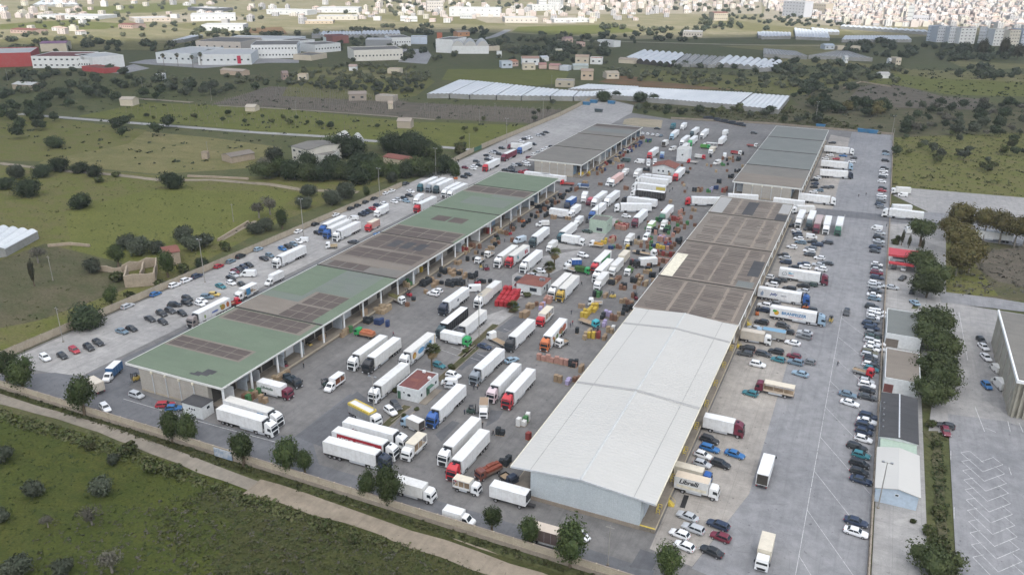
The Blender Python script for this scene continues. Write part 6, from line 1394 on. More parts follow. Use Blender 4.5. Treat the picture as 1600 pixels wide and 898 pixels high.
# ---------------------------------------------------------------- lamp posts and poles
def lamp(tile,x,y,h,label,heads=2,group='tall yard lamp posts',name='street_lamp'):
 p = TILE[tile](x,y); root = tag(empty(name,p),label,'street lamp' if heads else 'pole',group)
 mb = MB(); mb.cyl((0,0,0),.16 if heads else .11,h,'pole',n=8,r2=.08); mb.cyl((0,0,0),.3,.25,'dock',n=8); mb.build('pole',root)
 if heads:
  mb = MB(); mb.beam((-.9,0,h - .1),(.9,0,h - .1),.05,'pole'); mb.build('arm',root)
  for s in (-1,1): mb = MB(); mb.box(-.28,.28,-.2,.2,-.12,.12,'steel'); mb.build('lamp_head',root,(s * .8,0,h))
 elif heads == 0:
  mb = MB(); mb.box(-.8,.8,-.05,.05,h - .6,h - .5,'pole'); mb.build('crossarm',root)
for a in (('e',1278,862,15.5,'lamp post by the left wall above the stone ruin'),('f',298,575,15.5,'lamp post by the left wall beside the lorry trio'),('f',773,358,15.5,'lamp post by the left wall near white parked cars'),('f',1122,208,15,'lamp post among the pines by the left wall'),('p',685,480,11,'lamp post before the pale blue building'),('K',515,720,12.5,'lamp post beside the yellow-edged curtain lorry'),('I',1368,760,14,'lamp post beside the green-cabbed lorry'),('E',800,250,14,'lamp post at the green kiosk'),('B',345,640,14,'lamp post crossing the broadside lorries'),('A',548,262,15,'lamp post at the far tan wall'),('C',560,80,15,'lamp post behind the far right hall'),('C',1268,230,15,'lamp post at the far right fence'),('c',193,740,14,'lamp post at the far left wall')): lamp(*a)
for a in (('i',395,335,11,'wooden pole by the big round carob tree'),('o',597,835,9,'wooden utility pole with crossarms by the front wall'),('e',330,850,9,'wooden pole in the left meadow'),('e',1456,485,8,'wooden pole in the middle of the left field'),('e',1300,85,9,'wooden pole beside the little stone hut'),('b',252,720,10,'pole beside the stone heap in the bright field'),('b',868,680,9,'pole beside the small stone hut'),('a',890,560,10,'pale pole among the trees left of the red works'),('b',1395,765,9,'pole at the right of the vineyard'),('b',1490,720,9,'pole in the vineyard near the wall'),('b',938,505,10,'pole in the olive orchard'),('c',247,540,10,'pole behind the greenhouses'),('a',1320,630,10,'pole at the left of the vineyard'),('a',50,510,11,'pale pole at the far left edge'),('d',775,890,9,'leaning pole beyond the right fence'),('d',295,760,9,'pole beyond the far hall roof'),('A',200,310,9,'pole in the green field by the left wall')): lamp(*a[:4],a[4],heads=0,group='utility poles',name='utility_pole')
# ---------------------------------------------------------------- people: one continuous skinned body each
def person_mesh(v):
 k = 'person|%d' % v
 if k in MESH: return MESH[k]
 st = [.0,.28,.12][v]; arm = [.08,.25,.5][v]
 Vv = [((0,0,.95),.15),((0,0,1.2),.145),((0,0,1.42),.16),((0,.01,1.54),.06),((0,.03,1.66),.10),((0,.02,1.75),.075)]
 E_ = [(0,1),(1,2),(2,3),(3,4),(4,5)]
 for s in (-1,1):
  b = len(Vv); d = st * s
  Vv += [((s * .1,0,.88),.10),((s * .11,d * .5 + .03,.48),.07),((s * .11,d - .02,.08),.05),((s * .11,d + .15,.04),.045)]; E_ += [(0,b),(b,b + 1),(b + 1,b + 2),(b + 2,b + 3)]
  b = len(Vv); Vv += [((s * .20,0,1.42),.07),((s * .26,-d * .3,1.14),.05),((s * .25,-d * .5 + arm,.92 + arm * .4),.04),((s * .25,-d * .5 + arm * 1.2 + .04,.83 + arm * .5),.035)]; E_ += [(2,b),(b,b + 1),(b + 1,b + 2),(b + 2,b + 3)]
 me = bpy.data.meshes.new('person'); me.from_pydata([p for p,r in Vv],E_,[]); o = bpy.data.objects.new('tmp',me); COL.objects.link(o)
 sk = o.modifiers.new('s','SKIN');
 for i,(p,r) in enumerate(Vv): me.skin_vertices[0].data[i].radius = (r,r * .8); me.skin_vertices[0].data[i].use_root = i == 0
 ss = o.modifiers.new('b','SUBSURF'); ss.levels = 1
 dg = bpy.context.evaluated_depsgraph_get(); m2 = bpy.data.meshes.new_from_object(o.evaluated_get(dg)); bpy.data.objects.remove(o)
 m2.materials.clear(); [m2.materials.append(MAT[x]) for x in ('matte','trousers','skin','hair')]
 for p in m2.polygons:
  c = p.center; p.material_index = 3 if c.z > 1.70 or (c.z > 1.6 and c.y < 0) else 2 if c.z > 1.52 or (abs(c.x) > .2 and c.z < .92) else 1 if c.z < .98 else 0
  p.use_smooth = True
 MESH[k] = m2; return m2
plain('trousers',(.03,.035,.05),.9); plain('skin',(.45,.28,.20),.6); plain('hair',(.03,.022,.018),.7)
PPL = [('H',685,778,(.03,.03,.035),'person in dark clothes walking by the green hall dock'),('I',565,725,(.20,.05,.08),'person in dark red top walking in the open yard'),('L',360,385,(.03,.04,.06),'person in dark clothes before the silver-cabbed lorry'),('L',395,380,(.25,.20,.16),'person in tan top beside the silver-cabbed lorry'),('L',543,808,(.02,.02,.025),'person in black beside two black crate stacks'),('L',445,735,(.04,.03,.03),'person behind the cream-roofed long trailer'),('L',275,612,(.05,.06,.10),'person in blue left of the green forklift'),('J',1035,402,(.05,.06,.09),'person walking left of the yellow crates'),('J',1025,520,(.10,.08,.14),'person in purple before the turquoise cab'),('J',1045,500,(.30,.10,.12),'person in red before the turquoise cab'),('J',1130,135,(.04,.04,.05),'person beside the golden-cabbed trailer rear'),('P',1072,45,(.02,.025,.04),'person in dark clothes on the painted bays'),('C',968,752,(.03,.03,.04),'person walking in the right lane, left one'),('C',1037,738,(.03,.03,.04),'person walking in the right lane, right one'),('B',517,705,(.04,.04,.05),'person standing by the broadside lorries, left one'),('B',543,688,(.04,.04,.05),'person standing by the broadside lorries, right one'),('B',680,682,(.05,.05,.06),'person alone in the upper right yard'),('D',1367,332,(.03,.05,.07),'person walking left of the white and blue van'),('D',898,470,(.04,.04,.04),'person standing on the upper dock'),('H',655,640,(.05,.05,.05),'person standing on the green hall dock'),('H',895,520,(.06,.06,.07),'person beside cardboard pallets on the dock'),('h',740,505,(.03,.04,.06),'person standing at the right entrance'),('I',1265,225,(.03,.03,.04),'person between the black crate blocks')]
for i,(t,x,y,c_,lb) in enumerate(PPL):
 p = TILE[t](x,y,.9); p.z = 1.0 if 'dock' in lb and ('standing on' in lb or 'on the dock' in lb) and p.x < -133.9 else 0
 tag(put('person',person_mesh(i % 3),None,p,random.uniform(0,6.28),c_),lb,'person','people in the market yard')
# ---------------------------------------------------------------- trees
def rsph(rg):
 while True:
  v = Vector((rg.uniform(-1,1),rg.uniform(-1,1),rg.uniform(-1,1)))
  if .05 < v.length <= 1: return v
def crown(key,seed,n,leaf,mat,size,lobes,flat=1.0,core=True,bottom=-1):
 """leaf faces over a handful of uneven lobes; unit crown about 1 m in radius, centre at the origin"""
 if key in MESH: return MESH[key]
 rg = random.Random(seed); V = []; F = []
 L = []
 for i in range(lobes):
  d = rsph(rg).normalized(); d.z = d.z * .6 + .05
  L.append((d * rg.uniform(.25,.62),rg.uniform(.36,.56)))
 L.append((Vector((0,0,0)),.62))
 if core:
  for c,r in L:
   b = len(V); bm = bmesh.new(); bmesh.ops.create_icosphere(bm,subdivisions=1,radius=r * .62)
   for v in bm.verts:
    v.co = v.co * rg.uniform(.8,1.1); V.append(tuple(Vector((v.co.x,v.co.y,v.co.z * flat)) + Vector((c.x,c.y,c.z * flat))))
   bm.verts.index_update(); F += [tuple(b + v.index for v in f.verts) for f in bm.faces]; bm.free()
 for i in range(n):
  c,r = rg.choice(L); d = rsph(rg).normalized(); q = c + d * r * rg.uniform(.58,1.14)
  q = Vector((q.x,q.y,max(bottom,q.z) * flat))
  s = size * rg.uniform(.6,1.5); nrm = (d + rsph(rg) * .9).normalized(); u = nrm.orthogonal().normalized(); a = rg.uniform(0,6.28); w = nrm.cross(u); u,w = u * math.cos(a) + w * math.sin(a),w * math.cos(a) - u * math.sin(a)
  b = len(V); V += [tuple(q + u * s),tuple(q + w * s * .6),tuple(q - u * s * .8),tuple(q - w * s * .6 + nrm * s * .2)]; F.append((b,b + 1,b + 2,b + 3))
 me = bpy.data.meshes.new(key.split('|')[0]); me.from_pydata(V,[],F); me.materials.append(MAT[mat]); me.update(); MESH[key] = me; return me
def trunkmesh(key,mat,h,r,limbs,seed,spread=.6,top=.35):
 if key in MESH: return MESH[key]
 rg = random.Random(seed); mb = MB(); p = Vector((0,0,0)); n = 4
 pts = [Vector((rg.uniform(-.06,.06) * h * i / n,rg.uniform(-.06,.06) * h * i / n,h * i / n)) for i in range(n + 1)]
 for i in range(n): mb.beam(pts[i],pts[i + 1],r * (1 - .55 * i / n),mat,7,r * (1 - .55 * (i + 1) / n))
 for k in range(limbs):
  a = 6.28 * k / limbs + rg.uniform(-.4,.4); e = pts[-1] + Vector((math.cos(a) * spread,math.sin(a) * spread,top)) * h
  mb.beam(pts[-1 if k % 2 else -2],e,r * .42,mat,5,r * .12)
 MESH[key] = mb.mesh('trunk'); return MESH[key]
SPEC = {
 'olive': ('leaf_olive',2600,.075,9,.80,1.0),'carob': ('leaf_dark',3200,.058,12,.82,.8),'ficus': ('leaf_ficus',3200,.062,11,1.15,1.1),'pine': ('leaf_pine',4200,.048,16,.80,1.0),'euca': ('leaf_euca',3000,.060,12,1.0,1.0),'shrub': ('leaf_shrub',520,.16,5,.75,.6),'bare': ('leaf_bare',900,.07,7,.8,.9),'dark': ('leaf_dark',2600,.062,11,1.05,1.0)}
TN = {'olive': 'olive_tree','carob': 'carob_tree','ficus': 'street_tree','pine': 'pine_tree','euca': 'eucalyptus_tree','shrub': 'shrub','bare': 'bare_tree','dark': 'evergreen_tree'}
TW = {'olive': 'grey-green olive tree','carob': 'dark round carob tree','ficus': 'bushy green tree','pine': 'umbrella pine','euca': 'brownish eucalyptus tree','shrub': 'low green shrub','bare': 'leafless grey tree','dark': 'dark evergreen tree'}
SMALL = .8
def tree(p,kind,rad,label,group=None,h=None,simple=False):
 """rad: crown radius in metres; h: height of the crown centre"""
 if not simple: rad *= 1.2
 if simple: rad *= SMALL
 elif kind in ('carob','shrub','dark') and not h: h = rad * .52
 elif kind == 'olive' and not h: h = rad * .68
 m,n,s,lb,fl,hr = SPEC[kind]; v = random.randrange(4); seed = v * 17 + len(kind)
 root = tag(empty(TN[kind],Vector((p[0],p[1],-.05)),random.uniform(0,6.28)),label,'shrub' if kind == 'shrub' else 'tree',group)
 h = h or rad * (hr + .25)
 if simple: cm = crown('crown|s%s%d' % (kind,v),seed,n // 5,None,m,s * 2.0,lb,fl,True)
 else: cm = crown('crown|%s%d' % (kind,v),seed,n,None,m,s,lb,fl,kind not in ('bare',),-.8)
 put('crown',cm,root,(0,0,h),color=(1,1,1),scale=(rad,rad,rad) if kind != 'ficus' else (rad * .86,rad * .86,rad * 1.12))
 if not simple or kind in ('euca','pine'):
  put('trunk',trunkmesh('trunk|%s%d' % (kind,v),'barkgrey' if kind in ('olive','euca','bare') else 'bark',1.0,.075 if kind != 'euca' else .045,4,seed,.45,.28),root,scale=(h * 1.0,) * 3)
 return root
def TT(tile,x,y,kind,rad,label,group=None,h=None,simple=False): return tree(TILE[tile](x,y),kind,rad,label,group,h,simple)
for a in (('px',38,612,2.9,'bushy tree at the far left of the front wall, left of the bright one'),('px',12,596,2.6,'bushy tree at the left edge of the front wall'),('px',133,648,3.1,'bushy tree on the front wall beside the cream box lorry'),('px',270,690,2.3,'left tree of the pair by the grey billboard'),('px',296,694,2.2,'right tree of the pair by the grey billboard'),('px',381,727,2.4,'single round tree on the front wall right of the billboard'),('px',452,742,2.6,'wall tree in front of the dark navy cab, left one'),('px',477,742,1.7,'small wall tree attached right of the navy cab one'),('px',575,778,1.8,'smaller left tree of the twin wall trees'),('px',606,790,2.7,'larger right tree of the twin wall trees'),('px',769,832,1.7,'small wall tree below the white warehouse corner'),('px',827,856,1.9,'wall tree left of the brown curtain lorry'),('px',891,884,2.9,'tallest wall tree before the white warehouse'),('px',1040,906,2.2,'wall tree at the bottom edge right of the pole')):
 TT(a[0],a[1],a[2],'ficus',a[3] * 1.32,a[4],'trees along the front wall',h=a[3] * 1.75 + .9)
for (t,x,y,k,r,lb) in (('m',215,405,'olive',2.3,'twisted olive tree in the lower left meadow'),('m',635,395,'olive',2.6,'round olive bush in the near meadow, two crowns'),('m',10,560,'olive',1.7,'olive tree cut by the left edge of the meadow'),('m',300,598,'bare',1.4,'dead grey tree stump with bare twigs in the meadow'),('m',575,585,'bare',2.0,'thin leafless tree in the near meadow'),('m',120,890,'olive',2.6,'olive tree at the bottom left corner'),('m',400,890,'olive',2.0,'pale olive at the bottom of the meadow'),('m',700,880,'bare',2.4,'dry brownish shrub at the bottom of the meadow'),('m',30,190,'olive',2.4,'leaning olive tree at the left edge below the track'),('m',710,205,'olive',1.6,'small olive tree below the track'),('m',560,110,'shrub',1.6,'green thicket beside the track'),('m',800,140,'shrub',2.0,'dark thicket along the track'),('m',960,250,'shrub',2.2,'bramble thicket below the track'),('m',1100,260,'shrub',1.8,'bramble clump right of the thicket'),('n',430,600,'shrub',1.4,'green shrub in the lower middle scrub'),('n',600,690,'shrub',1.2,'small shrub in the lower middle scrub'),
 ('px',136,512,'carob',5.4,'very large dark carob tree by the left wall'),('i',700,115,'ficus',2.6,'bushy tree outside the left wall'),('i',820,65,'shrub',2.0,'shrub outside the left wall'),('e',510,400,'carob',5.2,'lone dark round carob tree in the middle of the left field'),('e',1075,275,'carob',6.0,'big dark dome-shaped carob by the field track'),('e',190,325,'carob',6.2,'wide dark carob clump near the left edge'),('e',40,280,'carob',4.4,'dark carob at the left edge of the field'),('e',265,205,'carob',5.0,'dark carob beside the field track'),('e',380,170,'carob',5.5,'tall dark carob touching the field track'),('e',500,180,'carob',4.5,'carob left of the track pair'),('e',595,200,'carob',4.4,'carob right of the track pair'),('e',110,215,'olive',4.5,'grey olive above the wide carob clump'),('e',720,205,'shrub',2.2,'flat bush beside the field track'),('e',620,240,'shrub',2.4,'flat bush below the field track'),('e',345,25,'carob',5.5,'dark carob clump at the top of the left field'),('e',240,740,'bare',3.0,'pale leafless bush beside the greenhouse'),
 ('e',870,690,'olive',4.6,'broad olive above the stone ruin'),('e',790,650,'olive',3.6,'olive left of the broad ruin olive'),('e',980,680,'olive',3.2,'olive right of the broad ruin olive'),('e',1150,610,'olive',4.2,'tall olive behind the ruin'),('e',1195,665,'olive',4.0,'olive behind the ruin close to the wall'),('e',1275,640,'olive',3.6,'pale olive right of the ruin'),('e',580,800,'olive',3.4,'olive bush left of the ruin wall'),('e',740,770,'ficus',3.4,'green bush at the ruin'),('e',730,850,'shrub',2.6,'green shrub in front of the ruin'),('e',1050,830,'ficus',3.6,'leafy bush against the ruin front'),('e',1000,890,'shrub',2.2,'shrub between ruin and wall'),('e',1150,800,'shrub',2.4,'low shrub along the wall by the ruin'),('e',1262,770,'dark',2.9,'dark tree at the wall beside the lamp post'),('e',1410,660,'shrub',2.4,'shrub along the left wall'),('e',1590,560,'olive',3.2,'olive just outside the left wall'),
 ('f',60,540,'olive',3.4,'olive against the left wall, lower one'),('f',165,530,'ficus',3.2,'green tree against the left wall'),('f',90,440,'bare',4.0,'purple-grey bare tree beyond the left wall'),('f',20,460,'bare',3.4,'bare tree clump beyond the left wall'),('f',475,380,'olive',4.6,'broad olive at the left wall below the grove'),('f',560,340,'olive',5.0,'rounded olive at the left wall below the grove'),('f',300,400,'olive',3.6,'olive right of the lamp post'),('f',330,330,'olive',4.0,'olive on the track bend'),('f',690,340,'ficus',2.2,'small green tree at the wall'),('f',850,240,'olive',3.4,'olive at the end of the wall')):
 TT(t,x,y,k,r,lb,'trees and bushes of the left fields')
rg = random.Random(21); n = 0
for (x,y,k,r) in ((60,215,'pine',6),(150,200,'ficus',5),(230,220,'dark',6),(330,230,'pine',6),(430,225,'dark',6.5),(520,220,'pine',6),(600,215,'dark',6),(650,250,'dark',5),(700,225,'ficus',5),(760,200,'ficus',5),(560,80,'dark',7.5),(500,60,'pine',7),(620,60,'dark',6),(860,60,'dark',7),(830,40,'pine',6),(990,70,'dark',8),(1050,85,'dark',7),(960,30,'dark',6),(1090,90,'pine',6),(990,195,'pine',6.5),(1060,200,'pine',6.5),(940,205,'dark',5),(1180,180,'dark',5.5),(1240,200,'ficus',3.5),(120,110,'olive',5),(60,150,'bare',4),(1270,60,'shrub',4),(860,210,'ficus',4.5),(330,140,'dark',5),(640,140,'dark',5),(720,150,'dark',5),(480,160,'dark',5)):
 n += 1; TT('f',x,y,k,r * 1.1,'%s, %s from the left in the grove by the farm' % (TW[k],ORD[n - 1]),'grove beside the farm buildings',h=r * .8)
for (t,x,y,k,r,h,lb) in (('h',945,640,'pine',5.0,8.5,'tall round-headed pine at the right entrance'),('h',945,800,'pine',5.2,5.5,'umbrella pine in front of the red canopy'),('h',1010,880,'pine',5.4,5.5,'umbrella pine below the red canopy, right one'),('l',985,60,'pine',5.2,5.5,'umbrella pine above the grey flat roof'),('l',1040,280,'pine',5.6,5.2,'umbrella pine beside the grey flat roof'),('l',985,370,'pine',4.6,5.0,'umbrella pine beside the white parapet'),('l',1075,430,'pine',5.0,5.0,'umbrella pine right of the tan roof'),('l',1040,560,'pine',5.2,5.0,'umbrella pine below the tan roof'),('l',1085,640,'pine',4.4,4.6,'umbrella pine, lower right of the strip'),('l',1015,730,'pine',4.6,4.6,'lowest umbrella pine of the strip'),('p',1040,880,'pine',4.2,3.0,'pine crown at the bottom right edge'),
 ('h',1170,560,'euca',5.4,10,'first tall eucalyptus right of the entrance road'),('h',1180,700,'euca',5.8,9.5,'broad eucalyptus at the road corner'),('h',1250,800,'euca',5.6,9,'eucalyptus over the waste ground'),('h',1170,820,'euca',5.2,8,'lowest eucalyptus of the clump'),('h',1110,600,'euca',4.0,8,'small eucalyptus at the clump edge'),('h',1340,600,'euca',5.0,10.5,'left eucalyptus of the roadside row'),('h',1440,620,'euca',4.8,10,'second eucalyptus of the roadside row'),('h',1530,640,'euca',5.0,9.5,'third eucalyptus of the roadside row'),('h',1590,640,'euca',4.6,9.5,'rightmost eucalyptus of the roadside row'),('h',1230,560,'euca',3.2,7,'slim eucalyptus between clump and roadside row')):
 TT(t,x,y,k,r * 1.08,lb,'trees by the right entrance',h=h * .9)
for (t,x,y,r,lb) in (('h',790,625,1.6,'shrub in the small garden north of the gatehouse, left'),('h',810,600,1.4,'shrub in the small garden north of the gatehouse, right'),('p',1055,515,1.5,'shrub on the right verge, upper'),('p',1090,250,.9,'shrub on the right verge, middle'),('p',1050,90,1.2,'shrub on the right verge below the pines'),('p',1000,640,1.5,'sparse shrub on the lower right verge'),('p',1080,720,1.6,'sparse shrub near the bottom right pine'),('p',900,570,.7,'tiny bush on the right concrete'),('p',1020,690,1.2,'sparse shrub left of the verge kerb'),('l',1010,860,1.4,'shrub beside the dark corrugated shed'),('K',905,600,.7,'small dry bush before the cabin'),('K',780,660,.7,'small dry bush at the kerb'),('K',705,430,.9,'small bush left of the cabin'),('K',1230,215,1.1,'bush in the kerb strip by the palm'),('K',1360,60,.9,'bush farther along the kerb strip'),('J',620,260,1.4,'palm-like bush before the kiosk'),('J',690,620 - 590,.8,'tiny bush behind the kiosk')):
 TT(t,x,y,'shrub',r,lb,'low bushes on verges')
for (x,y,r,lb) in ((565,634,8,'biggest dark carob before the greenhouses, left'),(650,618,6,'dark carob before the greenhouses, second'),(800,636,8,'dark carob before the greenhouses, third'),(880,636,6,'dark carob before the greenhouses, right')): TT('c',x,y,'carob',r * .8,lb,'carobs before the greenhouses')
def cypress(t,x,y,h,r,label):
 p = TILE[t](x,y); root = tag(empty('cypress_tree',p),label,'tree','cypress trees')
 put('crown',crown('crown|cyp',5,900,None,'leaf_cypress',.12,8,1.0,True),root,(0,0,h * .52),scale=(r,r,h * .52)); put('trunk',trunkmesh('trunk|cyp','bark',1.0,.05,0,3),root,scale=(h * .5,) * 3)
cypress('e',215,885,10.5,1.1,'dark brown slim cypress alone in the left meadow')
for i,(t,x,y,h) in enumerate((('h6',450,500,7),('h6',515,525,6),('h6',640,545,5.5),('h6',415,490,4))): cypress(t,x,y,h,.8,'slim cypress in the gatehouse garden, %s from the left' % ORD[i])
for i,(t,x,y,h) in enumerate((('r6',1385,525,24),('r6',1415,525,24),('r6',1180,520,20),('r6',1215,520,22),('r6',1530,560,20))): cypress(t,x,y,h,5 if i != 4 else 8,'distant dark cypress below the apartment blocks, %s from the left' % ORD[i])
def palm(t,x,y,h,label,stub=False):
 p = TILE[t](x,y); root = tag(empty('palm_tree',p,random.uniform(0,6)),label,'palm','palm trees')
 mb = MB(); mb.beam((0,0,0),(.1,.05,h),.26,'bark',9,.2); mb.cyl((.1,.05,h - .5),.3,.7,'barkgrey',n=9,r2=.45); mb.build('trunk',root)
 rg = random.Random(int(x))
 for nm,mat,n,e0,e1,Ls in (('fronds','leaf_palm',60,-.1,1.25,2.6),('dead_fronds','leaf_deadpalm',54,-1.35,-.25,2.0)):
  V = []; F = []
  for k in range(n):
   a = rg.uniform(0,6.28); e = rg.uniform(e0,e1); d = Vector((math.cos(a) * math.cos(e),math.sin(a) * math.cos(e),math.sin(e))); s = Vector((-math.sin(a),math.cos(a),0)); L = Ls * rg.uniform(.8,1.15)
   b = Vector((.1,.05,h)); q = b + d * L * .5;
   for j in range(9):
    f = (j - 4) / 4 * 1.1; dd = (d * math.cos(f) + s * math.sin(f)).normalized(); tip = q + dd * L * .55 - Vector((0,0,.18 * L)); wv = s * .05 + Vector((0,0,.03)); i0 = len(V)
    V += [tuple(q - wv),tuple(q + wv),tuple(q + (tip - q) * .6 + wv * 1.3),tuple(tip),tuple(q + (tip - q) * .6 - wv * 1.3)]; F.append((i0,i0 + 1,i0 + 2,i0 + 3,i0 + 4))
   i0 = len(V); w2 = s * .03; V += [tuple(b - w2),tuple(b + w2),tuple(q + w2),tuple(q - w2)]; F.append((i0,i0 + 1,i0 + 2,i0 + 3))
  me = bpy.data.meshes.new(nm); me.from_pydata(V,[],F); me.materials.append(MAT[mat]); put(nm,me,root)
palm('K',1045,250,6.6,'tall fan palm beside the red-roofed cabin')
palm('E',395,590,5.6,'taller fan palm of the pair by the kiosk'); palm('E',345,690,4.4,'shorter fan palm of the pair by the kiosk')
palm('J',480,395,1.4,'low palm bush beside the red crate pile')
for i,(x,y) in enumerate(((685,610),(470,620),(340,625),(610,640),(270,560))): palm('e6',x,y,11,'distant palm before the grey showroom, %s' % ('near its red sign','below its left wing','left of the car park','beside the road','at its left end')[i])
def tufts(name,label,tile,polys,n,mat,size,seed,tall=1.0):
 rg = random.Random(seed); V = []; F = []
 pts = [TILE[tile](*p) for p in polys]; x0,x1 = min(p.x for p in pts),max(p.x for p in pts); y0,y1 = min(p.y for p in pts),max(p.y for p in pts)
 def inside(x,y):
  c = False
  for i in range(len(pts)):
   a,b = pts[i],pts[i - 1]
   if (a.y > y) != (b.y > y) and x < (b.x - a.x) * (y - a.y) / (b.y - a.y) + a.x: c = not c
  return c
 k = 0; tries = 0
 while k < n and tries < n * 20:
  tries += 1; x,y = rg.uniform(x0,x1),rg.uniform(y0,y1)
  if not inside(x,y): continue
  k += 1; s = size * rg.choice([.5,.6,.8,1,1.6]) * rg.uniform(.7,1.3)
  for j in range(7):
   c = Vector((x + rg.gauss(0,s * .5),y + rg.gauss(0,s * .5),rg.uniform(.0,s * .6 * tall))); nn = rsph(rg).normalized(); nn.z = abs(nn.z) + .3; u = nn.orthogonal().normalized() * s * .45; w = nn.cross(u).normalized() * s * .35; i0 = len(V)
   V += [tuple(c + u),tuple(c + w),tuple(c - u),tuple(c - w)]; F.append((i0,i0 + 1,i0 + 2,i0 + 3))
 me = bpy.data.meshes.new(name); me.from_pydata(V,[],F); me.materials.append(MAT[mat])
 o = put(name,me,None,(0,0,-.08),color=(1,1,1)); tag(o,label,'undergrowth',None,'stuff'); return o
near = [(-60,630),(130,675),(350,752),(640,852),(780,900),(700,960),(-60,960)]
tufts('scrub_growth','low green scrub and weeds of the near meadow','px',[(330,760),(640,852),(770,898),(760,960),(330,960),(230,800)],2600,'leaf_shrub',.36,3)
tufts('weeds','grass tufts and weeds scattered over the near left meadow','px',near,4200,'leaf_ficus',.22,4,.6)
tufts('dry_weeds','dry brown weeds scattered over the near meadow','px',[(330,765),(640,855),(770,900),(760,960),(-60,960),(100,800)],1300,'leaf_bare',.3,5)
tufts('wall_weeds','weedy strip along the outside of the front wall','px',[(-20,598),(250,683),(400,731),(640,809),(960,906),(950,912),(630,817),(390,741),(240,692),(-20,606)],1200,'leaf_shrub',.4,6)
tufts('track_weeds','thick weeds along the lower side of the track','px',[(-20,634),(163,686),(250,719),(400,776),(640,853),(620,861),(380,790),(180,712),(-20,652)],1000,'leaf_shrub',.55,7)
tufts('field_weeds','scattered weeds in the fields beyond the left wall','px',[(-20,540),(200,466),(430,345),(560,290),(300,285),(-20,270)],1500,'leaf_shrub',.32,8)
tufts('verge_weeds','weeds on the verge behind the low buildings','p',[(1010,20),(1080,20),(1130,700),(1150,890),(1060,890),(1050,560),(1030,300)],380,'leaf_ficus',.4,9)
tufts('scrub_growth','rough scrub of the field beyond the right fence','px',[(1396,215),(1640,205),(1640,310),(1500,300),(1397,292)],1200,'leaf_shrub',.7,10)
tufts('scrub_growth','rough scrub between the far yard wall and greenhouses','px',[(990,168),(1240,168),(1390,212),(1290,200),(1100,186)],800,'leaf_shrub',1.2,11)
tufts('dry_weeds','dry weeds on the waste ground right of the eucalyptus','px',[(1480,385),(1640,380),(1640,460),(1490,462)],500,'leaf_bare',.6,12)
# ---------------------------------------------------------------- things farther off
def inpoly(pts,x,y):
 c = False
 for i in range(len(pts)):
  a,b = pts[i],pts[i - 1]
  if (a[1] > y) != (b[1] > y) and x < (b[0] - a[0]) * (y - a[1]) / (b[1] - a[1]) + a[0]: c = not c
 return c
def greenhouse(label,tile,q,spans,h,mat,group,arched=False,name='greenhouse',wallm='greenhouse_clear'):
 """roof corners as seen in the photo (near left, near right, far right, far left) at eaves height h; ridges run near-far"""
 P4 = [TILE[tile](*c,h) for c in q]; o = P4[0].copy(); o.z = 0; root = tag(empty(name,o),label,'greenhouse',group)
 A,B,C_,D = [Vector((p.x - o.x,p.y - o.y,0)) for p in P4]
 per = 6 if arched else 2; prof = []
 for i in range(spans):
  for j in range(per):
   t = (i + j / per) / spans; hh = math.sin(math.pi * j / per) if arched else (1 if j == 1 else 0); prof.append((t,hh))
 prof.append((1,0)); w = (B - A).length / spans; amp = w * (.30 if arched else .14)
 near_ = [A.lerp(B,t) + Vector((0,0,h + amp * k)) for t,k in prof]; far_ = [D.lerp(C_,t) + Vector((0,0,h + amp * k)) for t,k in prof]
 mb = MB()
 for i in range(len(prof) - 1): mb.face([near_[i],near_[i + 1],far_[i + 1],far_[i]],mat)
 mb.build('roof',root)
 mb = MB()
 for row_ in (near_,far_):
  for i in range(len(prof) - 1):
   a,b = row_[i],row_[i + 1]; mb.face([(a.x,a.y,0),(b.x,b.y,0),b,a],wallm)
 for a,b in ((A,D),(B,C_)): mb.face([a,b,b + Vector((0,0,h)),a + Vector((0,0,h))],wallm)
 mb.build('wall',root)
 mb = MB()
 k_ = spans if spans <= 24 else spans
 for i in range(0,spans + 1):
  t = i / spans; a = A.lerp(B,t) + Vector((0,0,h + .06)); b = D.lerp(C_,t) + Vector((0,0,h + .06)); mb.beam(a,b,.14,'silver_panel',4)
 mb.build('gutter',root); return root
GN = 'white greenhouses beyond the market'
q7 = [(0,880),(215,878),(405,888),(655,893),(890,900),(1160,900),(1375,905),(1598,900)]; f7 = [(300,748),(468,758),(640,775),(822,795),(1030,818),(1250,840),(1425,855),(1600,865)]
for i in range(7): greenhouse('long white greenhouse block, %s from the left of the big row' % ORD[i],'b6',[q7[i],(q7[i + 1][0] - 12,q7[i + 1][1]),(f7[i + 1][0] - 10,f7[i + 1][1]),f7[i]],5,3.6,'greenhouse_film',GN)
greenhouse('very long white greenhouse with many short bays, front rows','c',[(430,578),(1400,655),(1500,580),(760,545)],40,3.6,'greenhouse_film',GN)
greenhouse('white many-bayed greenhouse rows behind the front ones','c',[(350,555),(740,560),(790,540),(470,525)],18,3.8,'greenhouse_film',GN)
greenhouse('plain white greenhouse block at the right end of the row','c',[(1405,660),(1660,685),(1730,600),(1505,585)],8,3.6,'greenhouse_film',GN)
for i in range(7):
 x = 245 + i * 63; greenhouse('white tunnel greenhouse, %s from the left in the tunnel row' % ORD[i],'c6',[(x,555 + i * 7),(x + 62,562 + i * 7),(x + 228 - i * 6,487 + i * 4),(x + 170 - i * 6,482 + i * 4)],1,3.0,'greenhouse_film','tunnel greenhouses',True,wallm='darkinside')
